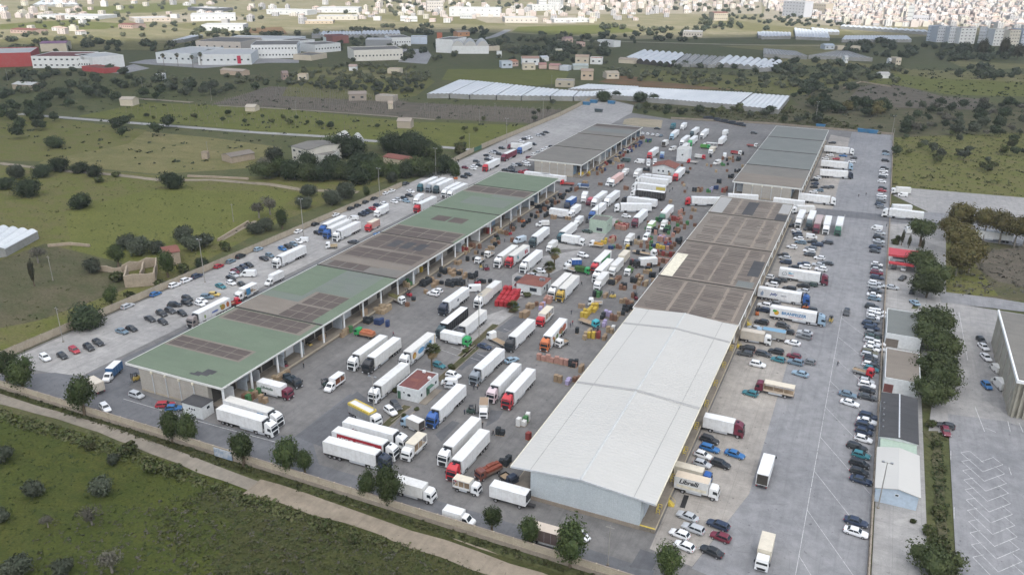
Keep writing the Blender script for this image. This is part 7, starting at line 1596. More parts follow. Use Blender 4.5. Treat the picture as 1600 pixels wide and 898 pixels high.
for i in range(5):
 x = 720 + i * 78; greenhouse('bare unsheeted tunnel greenhouse, %s from the left' % ORD[i],'c6',[(x,598 + i * 3),(x + 70,600 + i * 3),(x + 165,512 + i * 6),(x + 105,508 + i * 6)],2,3.0,'greenhouse_clear','bare tunnel greenhouses',True)
for i in range(8):
 x = 1110 + i * 66; greenhouse('white tunnel greenhouse at the right, %s from the left' % ORD[i],'c6',[(x,600 + i * 5),(x + 65,604 + i * 5),(x + 160,533 + i * 6),(x + 98,530 + i * 6)],1,3.0,'greenhouse_film','tunnel greenhouses at the right',True)
greenhouse('pale plastic tunnel greenhouse at the left edge beside the meadow','e',[(-260,700),(30,655),(235,545),(-60,505)],5,3.0,'greenhouse_film',None,True)
for lb,t,q,s in (('bright white greenhouse strip, long one below the town','d6',[(690,372),(1345,372),(1300,335),(720,335)],22),('bright white greenhouse strip in two steps below the town','d6',[(260,345),(580,358),(560,300),(245,262)],10),('bright white greenhouse strip at the left below the town','d6',[(-60,345),(215,340),(215,305),(-60,295)],8),('pale greenhouse strip behind the brown field','d6',[(680,250),(1500,305),(1480,285),(690,235)],16),('upper pale greenhouse strip by the dark pines','d6',[(430,300),(670,305),(660,285),(400,260)],6),('grey-white greenhouse strip in mid distance right','d6',[(-40,505),(370,525),(260,480),(-40,455)],12),('grey wide greenhouse before the brown thicket','d6',[(380,520),(980,545),(740,480),(640,478)],14),('white greenhouse end at the left of the right fields','d6',[(-80,640),(50,632),(60,590),(-60,572)],3),
 ('low glass-roofed greenhouse left of the palm showroom','e6',[(400,385),(520,370),(700,330),(580,335)],4),('long white greenhouse with arched bays behind the factories','f6',[(600,330),(980,328),(985,300),(620,300)],12),('white arched greenhouse, right part behind the factories','f6',[(985,328),(1350,325),(1345,292),(995,295)],10),('small grey greenhouse left of the arched ones','f6',[(520,335),(600,333),(610,305),(530,308)],3),('flat pale greenhouse roofs at the top left','a6',[(300,48),(760,45),(600,0),(400,0)],8),('white greenhouse sheets at the right of the far road','d6',[(-90,335),(-20,335),(-30,300),(-100,300)],3)):
 greenhouse(lb,t,q,s,4,'greenhouse_film' if 'grey' not in lb else 'greenhouse_clear','distant greenhouse strips','arched' in lb)
def block(label,tile,A,B,depth,h,wall,roof,wallcol=None,kind='flat',wins=0,rows=1,side='',name='factory',group='distant factories and works',cat='building',rise=1.5,roofcol=None,winm='pane',stripe=None):
 a,b = TILE[tile](*A),TILE[tile](*B); d = b - a; L = d.length; rz = math.atan2(d.y,d.x); c = (a + b) / 2 + Vector((-d.y,d.x,0)).normalized() * depth / 2
 root = tag(empty(name,c,rz),label,cat,group); hx,hy = L / 2,depth / 2
 mb = MB(); mb.box(-hx,hx,-hy,hy,0,h,wall); mb.build('wall',root,color=wallcol)
 mb = MB()
 if kind == 'flat':
  mb.box(-hx + .3,hx - .3,-hy + .3,hy - .3,h + .003,h + .12,roof); mb.build('roof',root,color=roofcol); mb = MB()
  for q in ((-hx,hx,-hy,-hy + .3),(-hx,hx,hy - .3,hy),(-hx,-hx + .3,-hy + .3,hy - .3),(hx - .3,hx,-hy + .3,hy - .3)): mb.box(*q,h + .002,h + .7,wall)
  mb.build('parapet',root,color=wallcol)
 elif kind == 'gable':
  mb.loft([[(x,-hy - .3,h + .01),(x,0,h + rise),(x,hy + .3,h + .01),(x,hy + .3,h + .2),(x,0,h + rise + .2),(x,-hy - .3,h + .2)] for x in (-hx - .3,hx + .3)],roof); mb.build('roof',root,color=roofcol)
  g = MB(); g.loft([[(x,-hy,h + .004),(x,hy,h + .004),(x,0,h + rise - .02)] for x in (-hx + .01,hx - .01)],wall); g.build('gable',root,color=wallcol)
 elif kind == 'vault':
  n = 3; pr = []
  for i in range(n):
   for j in range(8): pr.append((-hx + 2 * hx * (i + j / 8) / n,h + rise * math.sin(math.pi * j / 8)))
  pr.append((hx,h)); mb.loft([[(x,y,z) for x,z in pr] + [(hx,y,h - .1),(-hx,y,h - .1)] for y in (-hy,hy)],roof); mb.build('roof',root,color=roofcol)
 if wins:
  w = min(2.2,L / wins * .42); mb = MB(); mb.box(-w / 2,w / 2,-.08,.02,0,min(1.6,h / rows * .26),winm); me = mb.mesh('window')
  for r in range(rows):
   for i in range(wins): put('window',me,root,(-hx + L * (i + .5) / wins,-hy,h * (r + .42) / rows))
 if side and wins:
  k = max(2,wins // 2); mb = MB(); w = min(2.2,depth / k * .42); mb.box(-.02,.08,-w / 2,w / 2,0,min(1.6,h / rows * .26),winm); me = mb.mesh('window')
  for r in range(rows):
   for i in range(k): put('window',me,root,(hx,-hy + depth * (i + .5) / k,h * (r + .42) / rows))
 if stripe:
  mb = MB(); mb.box(-hx * .02 + hx * stripe[0],hx * stripe[1],-hy - .15,-hy - .01,h * stripe[2],h * stripe[3],'render'); mb.build('panel',root,color=stripe[4])
 return root
W_,CRM,PNK,TER = (.66,.67,.66),(.52,.46,.36),(.52,.38,.32),(.36,.17,.11)
block('red-walled works with white roof and pilasters at the left edge','a6',(-250,640),(310,622),60,13,'render','roof_white',(.36,.06,.06),wins=0)
block('white works with dark red flat roof and small windows','a6',(310,640),(770,640),45,11,'render','roof_redfelt',W_,wins=9,rows=2,roofcol=None)
block('white plain works block right of the dark red roof','a6',(880,650),(1170,625),40,11,'render','roof_white',W_)
block('low white office annex with a row of dark windows','a6',(740,640),(880,645),25,8,'render','roof_grey',W_,wins=6)
block('small red-walled gate building before the works','a6',(770,665),(985,690),16,4,'render','roof_tile',(.36,.06,.06))
block('pink and cream villa behind the works','a6',(385,485),(630,480),30,9,'render','rooftint',CRM,roofcol=(.22,.12,.2),kind='gable')
block('grey low farm shed with pale roof at the left','a6',(120,835),(300,845),14,4,'stone','roof_white',kind='gable',cat='shed',name='shed')
block('grey-roofed glass showroom, left wing','e6',(270,590),(600,600),70,10,'render','roof_white',(.55,.58,.58),wins=6,rows=1,side='r')
block('grey-roofed showroom with a red sign panel, right wing','e6',(660,610),(1160,605),60,10,'render','roof_white',(.58,.60,.60),wins=8,rows=1,stripe=(.48,.60,.1,.9,(.42,.02,.06)))
block('long grey flat works behind the showroom','e6',(640,470),(1060,480),60,10,'render','roof_grey',(.50,.45,.40),wins=6)
block('white two-storey factory with window rows','e6',(1160,550),(1590,545),55,14,'render','roof_grey',W_,wins=14,rows=2,side='r')
block('white factory with blue-white roof behind the two-storey one','e6',(920,430),(1580,440),40,9,'render','roof_white',(.60,.64,.66))
block('white factory right of the two-storey one','f6',(390,470),(555,455),35,10,'render','roof_grey',W_,wins=6)
block('white factory with dark loading opening','f6',(555,500),(795,480),35,9,'render','roof_grey',W_,wins=9)
block('tan sloped-roof shed before the factories','f6',(520,570),(665,545),24,5,'render','roof_grey',CRM)
block('red-brown container-like works behind the factories','f6',(720,412),(870,405),30,9,'render','roof_redfelt',(.22,.09,.08))
block('pale green-white works left of the red-brown one','f6',(630,395),(720,405),20,6,'render','roof_white',(.50,.56,.54))
block('long cream factory with grey roof and dark windows','f6',(920,575),(1375,560),40,11,'render','roof_grey',(.62,.60,.54),wins=14,rows=1,side='r')
block('white-roofed open shed behind the long cream factory','f6',(1025,440),(1270,440),35,8,'render','roof_white',(.25,.26,.27))
block('white factory with brown roof and windows in the middle distance','f6',(1270,435),(1450,430),40,10,'render','roof_grey',W_,wins=8,rows=1)
block('white and blue works at the dark conifers','f6',(1450,415),(1600,415),30,8,'render','roof_white',(.50,.56,.64))
block('orange-red tall block beside the conifers','b6',(95,395),(145,395),12,11,'render','roof_grey',(.40,.13,.07))
block('white tall factory block left of the vaulted hall','b6',(85,492),(245,500),40,15,'render','roof_grey',W_)
block('white factory hall with three vaulted roofs','b6',(235,505),(580,505),40,9,'render','roof_white',W_,kind='vault',rise=6)
block('low cream shed right of the vaulted hall','b6',(580,478),(680,475),20,5,'render','roof_brownlight',CRM)
block('tiny white hut right of the vaulted hall','b6',(655,540),(700,540),8,6,'render','roof_grey',W_,name='house',cat='house')
for i,(t,a,b,dp,h,wc,rc,lb) in enumerate((('b6',(700,640),(800,638),12,6,(.45,.50,.55),(.3,.32,.33),'blue-grey flat house at the left of the hamlet'),('b6',(800,625),(855,620),10,5,PNK,TER,'small pinkish house in the hamlet'),('b6',(890,612),(1050,612),16,7,W_,(.34,.22,.17),'white house with brown roof in the hamlet'),('b6',(895,655),(1015,655),12,5,CRM,(.3,.28,.24),'cream flat house at the front of the hamlet'),('b6',(1050,645),(1120,645),10,4,PNK,(.35,.2,.17),'low pink shed in the hamlet'),('b6',(1140,650),(1230,655),10,4,PNK,(.36,.2,.18),'second low pink shed in the hamlet'),('b6',(1240,660),(1320,665),10,4,(.5,.53,.56),(.45,.47,.5),'white tent-roofed shed in the hamlet'),('b6',(1075,578),(1140,575),10,4,W_,(.5,.53,.55),'white low house behind the hamlet'),('b6',(1385,605),(1510,608),15,8,CRM,(.40,.30,.22),'cream two-storey house with tower in the hamlet'),('b6',(1525,602),(1640,605),14,6,W_,TER,'white house with red roof at the right of the hamlet'),('b6',(1440,750),(1555,752),14,8,(.48,.38,.28),(.34,.26,.2),'tan house with gabled roof above the greenhouses'),('b6',(1370,655),(1510,655),12,4,(.42,.45,.42),(.38,.42,.40),'grey-green shed roof in the hamlet'),('b6',(1200,815),(1370,820),16,5,(.40,.36,.28),(.28,.27,.25),'farm shed beside the greenhouse block'),('b6',(1205,515),(1265,515),9,5,(.50,.44,.24),(.4,.38,.3),'small yellowish house among dark trees'),('b6',(1295,405),(1365,402),10,6,PNK,(.3,.2,.2),'pink house among the dark trees'),('b6',(1430,440),(1480,438),10,5,PNK,TER,'low pink house right of the dark trees'),('b6',(290,345),(400,340),14,6,(.46,.24,.13),(.3,.26,.22),'orange house beside the big dark tree'),('c6',(90,740),(205,738),14,5,CRM,(.38,.33,.26),'cream farmhouse by the red soil strip'),('c6',(0,430),(155,445),14,7,W_,(.42,.40,.38),'white house left of the tunnel greenhouses'),('c6',(200,590),(350,600),10,4,CRM,(.34,.29,.23),'low tan shed before the tunnels'),('d6',(715,592),(745,592),8,6,W_,(.5,.5,.5),'tiny white hut in the yellow field'),('d6',(1190,610),(1240,610),12,7,CRM,(.4,.36,.3),'tan ruin hut in the yellow field'),('d6',(1130,605),(1150,605),6,5,W_,(.5,.5,.5),'small white box hut in the yellow field'),('d6',(530,465),(620,465),14,5,(.46,.50,.54),(.40,.46,.52),'blue-white shed at the far thicket'),('d6',(650,468),(860,470),12,4,CRM,(.36,.32,.26),'low tan farm row at the far thicket'),('d6',(1050,735),(1135,735),9,4,W_,(.45,.44,.42),'pale ruin wall hut above the rubble field'),
 ('b',(580,630),(690,628),12,5,(.30,.26,.22),(.26,.22,.19),'stone farm ruin in the vineyard, left part'),('b',(745,632),(855,638),10,4,(.36,.32,.27),(.34,.31,.27),'stone farm ruin in the vineyard, right part'),('b',(825,682),(852,682),5,4,CRM,(.36,.3,.24),'little stone hut near the vineyard pole'),('b',(880,800),(965,803),8,4.5,(.36,.31,.25),(.30,.26,.22),'roofless stone hut in the bright field'),('b',(262,505),(318,505),10,5,CRM,(.36,.26,.2),'cream cottage beside the dark round tree'),('b',(170,500),(205,498),8,6,(.30,.22,.19),(.26,.2,.18),'dark stone tower ruin by the cottage'),('b',(580,442),(628,442),9,4,W_,(.4,.3,.26),'small white cottage at the orchard edge'),('b',(820,460),(900,462),10,4,CRM,(.36,.3,.26),'low tan ruin in the orchard'),('a',(750,660),(830,662),9,4.5,CRM,(.38,.34,.28),'tan stone cottage in the middle of the left fields'),('a',(1375,465),(1515,475),10,4,(.44,.34,.26),(.36,.3,.24),'pinkish low farm ruin below the showroom'),('a',(970,505),(1015,505),10,5,W_,(.4,.36,.32),'white hut among dark trees on the left'),('a',(1530,695),(1590,697),8,3,CRM,(.4,.36,.3),'tan hut at the edge of the vineyard'))):
 block(lb,t,a,b,dp,h,'render','rooftint',wc,kind='gable' if i % 3 else 'flat',roofcol=rc,wins=2 if h > 4.5 else 0,name='house',cat='house',group='scattered country houses',rise=1.6)
block('white two-storey farmhouse with sloping tan roof','f',(228,105),(330,132),22,8.0,'render','roof_grey',(.52,.50,.44),wins=3,rows=2,name='farmhouse',group='farm buildings',kind='gable',rise=1.2)
block('grey farm annex with flat roof before the grove','f',(330,132),(470,138),14,5.0,'render','roof_grey',(.46,.46,.43),name='farm_annex',group='farm buildings')
block('low cottage with orange and tan tiled roof by the pines','f',(795,120),(965,150),9,3.4,'render','roof_tile',(.46,.40,.30),name='cottage',group='farm buildings',kind='gable',rise=1.2)
greenhouse('white barrel-vaulted farm barn, left vault','b',[(440,888),(565,905),(600,872),(520,845)],1,5,'roof_white','farm buildings',True,'barn','render')
greenhouse('white barrel-vaulted farm barn, right vault','b',[(572,905),(672,890),(668,862),(605,855)],1,5,'roof_white','farm buildings',True,'barn','darkinside')
block('ruined stone barn with tan roof edge on the left field','e',(1445,122),(1590,95),10,3.4,'stone','roof_brownlight',kind='gable',name='barn',group='farm buildings',rise=1.2)
block('small square stone hut beside the wooden pole','e',(1258,95),(1295,95),4,3.2,'stone','roof_grey',name='stone_hut',group='farm buildings')
p0 = TILE['e'](880,890); root = tag(empty('stone_ruin',p0),'roofless sandstone ruin with broken walls beside the left wall','ruin')
rq = random.Random(9)
def rwall(a,b,hs,th=.5):
 a,b = TILE['e'](*a) - p0,TILE['e'](*b) - p0; d = b - a; n = Vector((-d.y,d.x,0)).normalized() * th / 2; k = len(hs) - 1; mb = MB()
 mb.loft([[a + d * (i / k) - n,a + d * (i / k) + n,a + d * (i / k) + n + Vector((0,0,h)),a + d * (i / k) - n + Vector((0,0,h))] for i,h in enumerate(hs)],'stone'); mb.build('wall',root)
rwall((785,895),(970,880),[4.2,4.6,4.5,4.3,4.6]); rwall((970,880),(980,760),[4.6,4.0,2.8,3.2]); rwall((785,895),(800,810),[4.2,3.6,3.4]); rwall((765,800),(975,760),[2.6,3.6,2.8,3.8,3.0]); rwall((615,790),(765,805),[1.8,2.2,1.6,2.4]); rwall((880,850),(900,780),[3,2.2,3])
block('small sandstone house with broken roof beside the ruin','e',(1040,760),(1130,745),8,4.6,'stone','roof_tile',name='stone_house',group='farm buildings',kind='gable',rise=.9)
for lb,pts in (('dry stone wall along the field track',[('e',1170,205),('e',1350,212),('e',1550,222)]),('dry stone wall left of the greenhouse path',[('e',300,640),('e',440,628),('e',560,640)]),('low dry stone wall below the pole',[('e',1360,605),('e',1450,550),('e',1550,490)]),('dry stone wall by the rubble field',[('d6',700,830),('d6',870,770),('d6',1150,815)])):
 wall(lb,[TILE[t](x,y) for t,x,y in pts],1.0,'stone',plinth=.4,post=999,th=.6,name='dry_stone_wall',pm='stone',cap=False)
def posts(label,tile,poly,n,seed,h=2.0,w=.09):
 rg = random.Random(seed); mb = MB(); pts = [TILE[tile](*p) for p in poly]; P2d = [(p.x,p.y) for p in pts]; x0,x1 = min(p.x for p in pts),max(p.x for p in pts); y0,y1 = min(p.y for p in pts),max(p.y for p in pts)
 sx = math.sqrt((x1 - x0) * (y1 - y0) / n / 2.2); k = 0; x = x0
 while x < x1:
  y = y0
  while y < y1:
   if inpoly(P2d,x,y) and rg.random() < .9:
    a,b = x + rg.uniform(-.3,.3),y + rg.uniform(-.3,.3); mb.box(a - w,a + w,b - w,b + w,-.1,h * rg.uniform(.8,1.1),'barkgrey'); k += 1
   y += sx
  x += sx * 2.2
 o = mb.build('vineyard_posts'); tag(o,label,'vineyard',None,'stuff')
posts('rows of grey vineyard posts in the brown field','px',[(330,163),(420,137),(545,141),(640,160),(600,180),(440,168)],1500,1)
posts('rows of vineyard posts right of the stone farm','px',[(660,163),(880,172),(835,192),(650,184)],800,2)
posts('thin rows of vineyard posts in the green field','px',[(160,172),(330,160),(420,170),(600,190),(560,205),(300,196)],260,3)
gen_leaf('leaf_far',(.030,.042,.024),(.050,.062,.036),(.07,.078,.05)); gen_leaf('leaf_farlight',(.07,.078,.045),(.10,.105,.065),(.05,.06,.035))
# ---------------------------------------------------------------- far trees,town,light
FT = []
def scatter(tile,poly,n,kinds,r0,r1,seed,zone,grid=False):
 rg = random.Random(seed); pts = [TILE[tile](*p) for p in poly]; Q = [(p.x,p.y) for p in pts]
 x0,x1 = min(p[0] for p in Q),max(p[0] for p in Q); y0,y1 = min(p[1] for p in Q),max(p[1] for p in Q); k = 0; t = 0
 pxs = [(p[0],p[1]) for p in poly]; X0,X1 = min(p[0] for p in pxs),max(p[0] for p in pxs); Y0,Y1 = min(p[1] for p in pxs),max(p[1] for p in pxs)
 while k < n and t < n * 30:
  t += 1; px,py = rg.uniform(X0,X1),rg.uniform(Y0,Y1)
  if not inpoly(pxs,px,py): continue
  k += 1; p = TILE[tile](px,py); FT.append((p.length,p,rg.choice(kinds),rg.uniform(r0,r1),zone))
O_,D_ = ['olive','olive','olive','dark'],['dark','carob','olive','dark']
scatter('px',[(470,108),(520,100),(640,100),(690,120),(650,148),(590,152),(430,132)],230,['olive'],2.4,4,1,'in the olive orchard behind the vineyard')
scatter('px',[(0,115),(120,100),(250,112),(300,130),(240,160),(60,175),(0,170)],70,D_,4,7.5,2,'in the dark thicket left of the fields')
scatter('px',[(250,115),(400,120),(430,140),(330,160),(250,150)],40,O_,3,6,3,'left of the vineyard')
scatter('px',[(0,175),(90,170),(110,195),(60,220),(0,215)],22,['carob','dark'],4,6.5,4,'at the left edge above the track')
scatter('px',[(170,200),(290,195),(285,215),(180,218)],7,['carob'],4.5,6.5,5,'on the field below the long road')
scatter('px',[(120,170),(320,178),(600,195),(600,205),(300,195),(110,182)],20,['shrub','carob'],2,3.5,6,'along the long road')
scatter('px',[(740,60),(900,55),(960,70),(950,100),(820,100),(740,85)],110,D_,4,9,7,'in the dark wood behind the factories')
scatter('px',[(500,55),(640,60),(700,75),(720,95),(560,95),(500,70)],40,D_,4,7,8,'around the middle factories')
scatter('px',[(940,110),(1100,112),(1210,120),(1260,135),(1200,142),(1000,128)],80,O_,3,5,9,'on the red soil beyond the greenhouses')
scatter('px',[(1000,100),(1080,100),(1220,108),(1210,116),(1050,108)],14,['carob','dark'],5,7,10,'in front of the tunnel greenhouses')
scatter('px',[(1210,95),(1330,100),(1420,112),(1400,130),(1300,120),(1210,118)],60,D_,4,8,11,'in the thicket right of the tunnels')
scatter('px',[(1230,118),(1340,122),(1330,150),(1240,158)],40,D_,3.5,6.5,12,'around the greenhouse end at the right')
scatter('px',[(1250,158),(1400,165),(1390,185),(1270,180)],34,['dark','euca','carob'],4,7,13,'in the scrub behind the far right hall')
scatter('px',[(1400,168),(1600,165),(1600,215),(1400,212)],60,['dark','carob','olive','bare'],3,6.5,14,'in the scrub beyond the right fence')
scatter('px',[(1395,215),(1600,210),(1600,275),(1395,260)],24,['carob','shrub','olive'],2.5,5,15,'in the field beyond the right fence')
scatter('px',[(990,170),(1240,176),(1330,200),(1280,198),(1000,180)],34,['carob','shrub','olive'],2.5,5.5,16,'between the yard end and the greenhouses')
scatter('px',[(700,200),(840,165),(880,160),(860,180),(700,245)],10,['shrub','olive'],2,3.5,17,'outside the far tan wall')
scatter('px',[(1330,65),(1450,70),(1590,78),(1590,98),(1450,96),(1320,84)],90,['dark','dark','bare'],5,9,18,'in the thicket below the apartment blocks')
scatter('px',[(1480,105),(1600,105),(1600,125),(1480,122)],12,['carob'],6,9,19,'in the bright field at the right')
scatter('px',[(1200,20),(1290,22),(1380,35),(1370,42),(1200,42)],60,['dark'],6,11,20,'in the dark pine belt before the town')
scatter('px',[(1080,15),(1200,15),(1200,48),(1100,48)],60,D_,6,12,21,'in the dark wood left of the town')
scatter('px',[(930,40),(1100,45),(1100,66),(940,64)],50,D_,5,9,22,'along the far road')
scatter('px',[(300,45),(420,55),(640,40),(760,45),(760,56),(500,58),(300,62)],60,['dark','olive'],5,9,23,'in the tree belt behind the factories')
scatter('px',[(0,30),(160,25),(420,30),(420,58),(150,62),(0,62)],90,['olive','olive','euca','dark'],4,9,24,'in the sunlit country at the top left')
scatter('px',[(0,0),(500,0),(700,8),(700,30),(350,28),(0,28)],80,O_,6,12,25,'at the top left of the picture')
scatter('px',[(600,0),(1190,0),(1190,18),(900,22),(600,25)],130,['dark','dark','olive'],7,14,26,'along the top of the picture')
scatter('px',[(0,62),(80,64),(260,72),(400,66),(390,76),(180,84),(0,84)],60,D_,5,9,27,'around the left works')
scatter('px',[(440,60),(1000,64),(1000,80),(640,84),(440,72)],30,D_,4,7,28,'between the middle factories')
scatter('px',[(1190,0),(1600,0),(1600,50),(1400,45)],50,['dark','olive'],6,10,29,'inside the distant town')
scatter('px',[(545,88),(640,86),(640,95),(545,97)],16,['dark'],3.5,5.5,30,'in the conifer hedge of the long cream factory')
FT.sort(key=lambda e: e[0])
cnt = {}; rest = []
for d,p,k,r,zone in FT:
 key = TW[k]; cnt[key] = cnt.get(key,0) + 1
 SMALL = .62 if zone.endswith(('town','picture','top left')) else .85
 if sum(cnt.values()) <= 330: tree(p,k,r,('%s %s' % (key,zone)),'%ss %s' % (key,zone),h=r * .85,simple=d > 420)
 else: rest.append((p,k,r * SMALL))
def blobs(name,label,items,seed):
 rg = random.Random(seed); V = []; F = []; src = {}
 for p,k,r in items:
  kk = rg.randrange(3)
  if kk not in src:
   cm = crown('crown|far%d%d' % (seed,kk),seed * 9 + kk,150,None,'leaf_far',.26,5); src[kk] = ([v.co.copy() for v in cm.vertices],[tuple(f.vertices) for f in cm.polygons])
  vs,fs = src[kk]; a = rg.uniform(0,6.28); ca,sa = math.cos(a),math.sin(a); b = len(V)
  V += [(p.x + r * (c.x * ca - c.y * sa),p.y + r * (c.x * sa + c.y * ca),r * .55 + c.z * r * .8) for c in vs]; F += [tuple(b + i for i in f) for f in fs]
 me = bpy.data.meshes.new(name); me.from_pydata(V,[],F); me.materials.append(MAT['leaf_far' if seed != 2 else 'leaf_farlight'])
 o = put(name,me,color=(1,1,1)); tag(o,label,'woodland',None,'stuff')
blobs('far_woodland','far-off dark trees massed behind the factories and fields',[x for x in rest if x[1] != 'olive'],1)
blobs('far_olives','far-off olive trees massed across the distant country',[x for x in rest if x[1] == 'olive'],2)
tufts('field_shrubs','small bushes dotted over the middle-distance fields','px',[(0,130),(430,120),(700,150),(840,195),(700,245),(400,270),(0,250)],700,'leaf_far',1.1,31,.8)
tufts('field_shrubs','small bushes dotted over the distant right-hand fields','px',[(930,105),(1200,100),(1640,110),(1640,210),(1390,210),(1240,165)],1100,'leaf_far',1.5,32,.8)
PALT = [('white',(.66,.65,.63)),('cream',(.61,.57,.50)),('pinkish',(.60,.53,.49)),('grey',(.46,.45,.45)),('pale yellow',(.60,.57,.47)),('terracotta',(.56,.47,.42))]
ROOFC = [(.42,.22,.15),(.50,.48,.46),(.38,.30,.26),(.46,.27,.20),(.58,.56,.54)]
def house_mesh(v):
 k = 'city_house|%d' % v
 rg = random.Random(v); w,d,h = rg.choice([8,10,12,15]),rg.choice([9,11,13]),rg.choice([6,7,9,10,13])
 def f(mb):
  mb.box(-w / 2,w / 2,-d / 2,d / 2,0,h,'render',top=None if False else 'rooft')
  if v % 3 == 0: mb.box(-w / 4,w / 5,-d / 5,d / 3,h,h + 2.6,'render',top='rooft')
  if v % 3 == 1: mb.loft([[(-w / 2 - .3,y,h),(w / 2 + .3,y,h),(0,y,h + 1.8)] for y in (-d / 2 - .2,d / 2 + .2)],'town_tile')
  n = int(w / 5)
  for fl in range(int(h / 3)):
   for i in range(n):
    x = -w / 2 + (i + .5) * w / n; mb.box(x - .6,x + .6,-d / 2 - .06,-d / 2 + .01,fl * 3.1 + .9,fl * 3.1 + 2.4,'pane')
 return mk(k,f),w,d,h
plain('town_tile',(.48,.37,.31),.9,.3,.05)
plain('rooft',(.54,.49,.44),.9,.3,.05)
ST = []; rgx = random.Random(77)
def town(poly,step,dens,kinds=None):
 pts = [TILE['px'](*p) for p in poly]; Q = [(p.x,p.y) for p in pts]; x0,x1 = min(p[0] for p in Q),max(p[0] for p in Q); y0,y1 = min(p[1] for p in Q),max(p[1] for p in Q); y = y0; j = 0
 while y < y1:
  x = x0; j += 1; i = 0
  while x < x1:
   i += 1
   if inpoly(Q,x,y) and rgx.random() < dens and (i + j * 3) % 11 and j % 6: ST.append((Vector((x + rgx.uniform(-6,6),y + rgx.uniform(-6,6),0)),rgx.randrange(9)))
   x += step
  y += step * 1.15
town([(1185,0),(1640,0),(1640,44),(1490,42),(1450,44),(1400,42),(1340,40),(1290,34),(1200,14)],17,.80)
town([(940,0),(1190,0),(1190,10),(1060,24),(1000,34),(830,38),(780,30),(800,12)],28,.42)
town([(240,22),(420,10),(520,14),(520,34),(400,44),(240,40)],34,.10); town([(0,12),(160,14),(160,30),(0,32)],26,.25)
town([(560,10),(800,14),(800,36),(640,38),(560,30)],30,.34); town([(1440,36),(1640,36),(1640,48),(1440,44)],17,.6)
town([(0,4),(1190,2),(1190,20),(700,34),(420,44),(0,40)],60,.34)
town([(60,44),(140,46),(140,58),(0,56),(0,46)],30,.15)
ST.sort(key=lambda e: e[0].length)
MZ = [house_mesh(v) for v in range(9)]
def zone(p):
 if p.x > 100: return 'in the dense distant town at the upper right'
 if p.x > -350: return 'among trees left of the distant town'
 if p.x > -900: return 'in the sunlit strip along the top middle'
 return 'in the sunlit hamlet at the top left'
hm = MB(); nth = 0; SMESH = {}
for p,v in ST:
 col = PALT[rgx.choice([0,0,1,1,2,2,3,4,5])]; me,w,d,h = MZ[v]; rz = R_(rgx.choice([0,0,0,90,8,-10])) + R_(20)
 if nth < 290:
  nth += 1; hgt = {6: 'low',7: 'two-storey',9: 'three-storey',10: 'three-storey',13: 'four-storey'}[h]
  tag(put('city_house',me,None,p,rz,tuple(v * .85 for v in col[1]),(1,1,.8)),'%s %s house %s' % (hgt,col[0],zone(p)),'house','%s %s houses %s' % (hgt,col[0],zone(p)))
 else: SMESH.setdefault(col[0],(col[1],[]))[1].append((p,rz,v))
for cn,(cc,items) in SMESH.items():
 plain('town_' + cn,tuple(v * .88 for v in cc),.85,.2,.1); V = []; F = []; MI = []; mats = ['town_' + cn,'rooft','town_tile','pane']
 for p,rz,v in items:
  me,w,d,h = MZ[v]; c,s = math.cos(rz),math.sin(rz); b = len(V); z = rgx.uniform(.8,1.25)
  V += [(p.x + q.co.x * c - q.co.y * s,p.y + q.co.x * s + q.co.y * c,q.co.z * z) for q in me.vertices]
  names = [m.name for m in me.materials]
  for f in me.polygons: F.append(tuple(b + i for i in f.vertices)); MI.append({'render': 0,'rooft': 1,'town_tile': 2,'pane': 3}[names[f.material_index]])
 me = bpy.data.meshes.new('distant_town'); me.from_pydata(V,[],F); [me.materials.append(MAT[m]) for m in mats]; me.polygons.foreach_set('material_index',MI); me.update()
 tag(put('distant_town',me),'mass of %s houses of the distant town' % cn,'town',None,'stuff')
AP = [(680,745,385,390,'grey-blue'),(775,865,398,398,'grey'),(885,965,405,405,'pale grey'),(985,1130,412,412,'white'),(1160,1215,405,408,'pale grey'),(1300,1420,430,432,'white'),(1440,1540,438,436,'cream'),(1560,1640,430,430,'blue-grey')]
for i,(xa,xb,ya,yb,cn) in enumerate(AP):
 block('%s apartment block with dark windows, %s from the left before the town' % (cn,ORD[i]),'r6',(xa,ya),(xb,yb),22,21,'render','roof_tile' if i in (3,6) else 'roof_grey',{'grey-blue': (.42,.47,.54),'grey': (.48,.50,.53),'pale grey': (.56,.58,.60),'white': (.66,.66,.64),'cream': (.58,.54,.46),'blue-grey': (.48,.52,.58)}[cn],wins=4,rows=5,name='apartment_block',group='apartment blocks below the town',side='r')
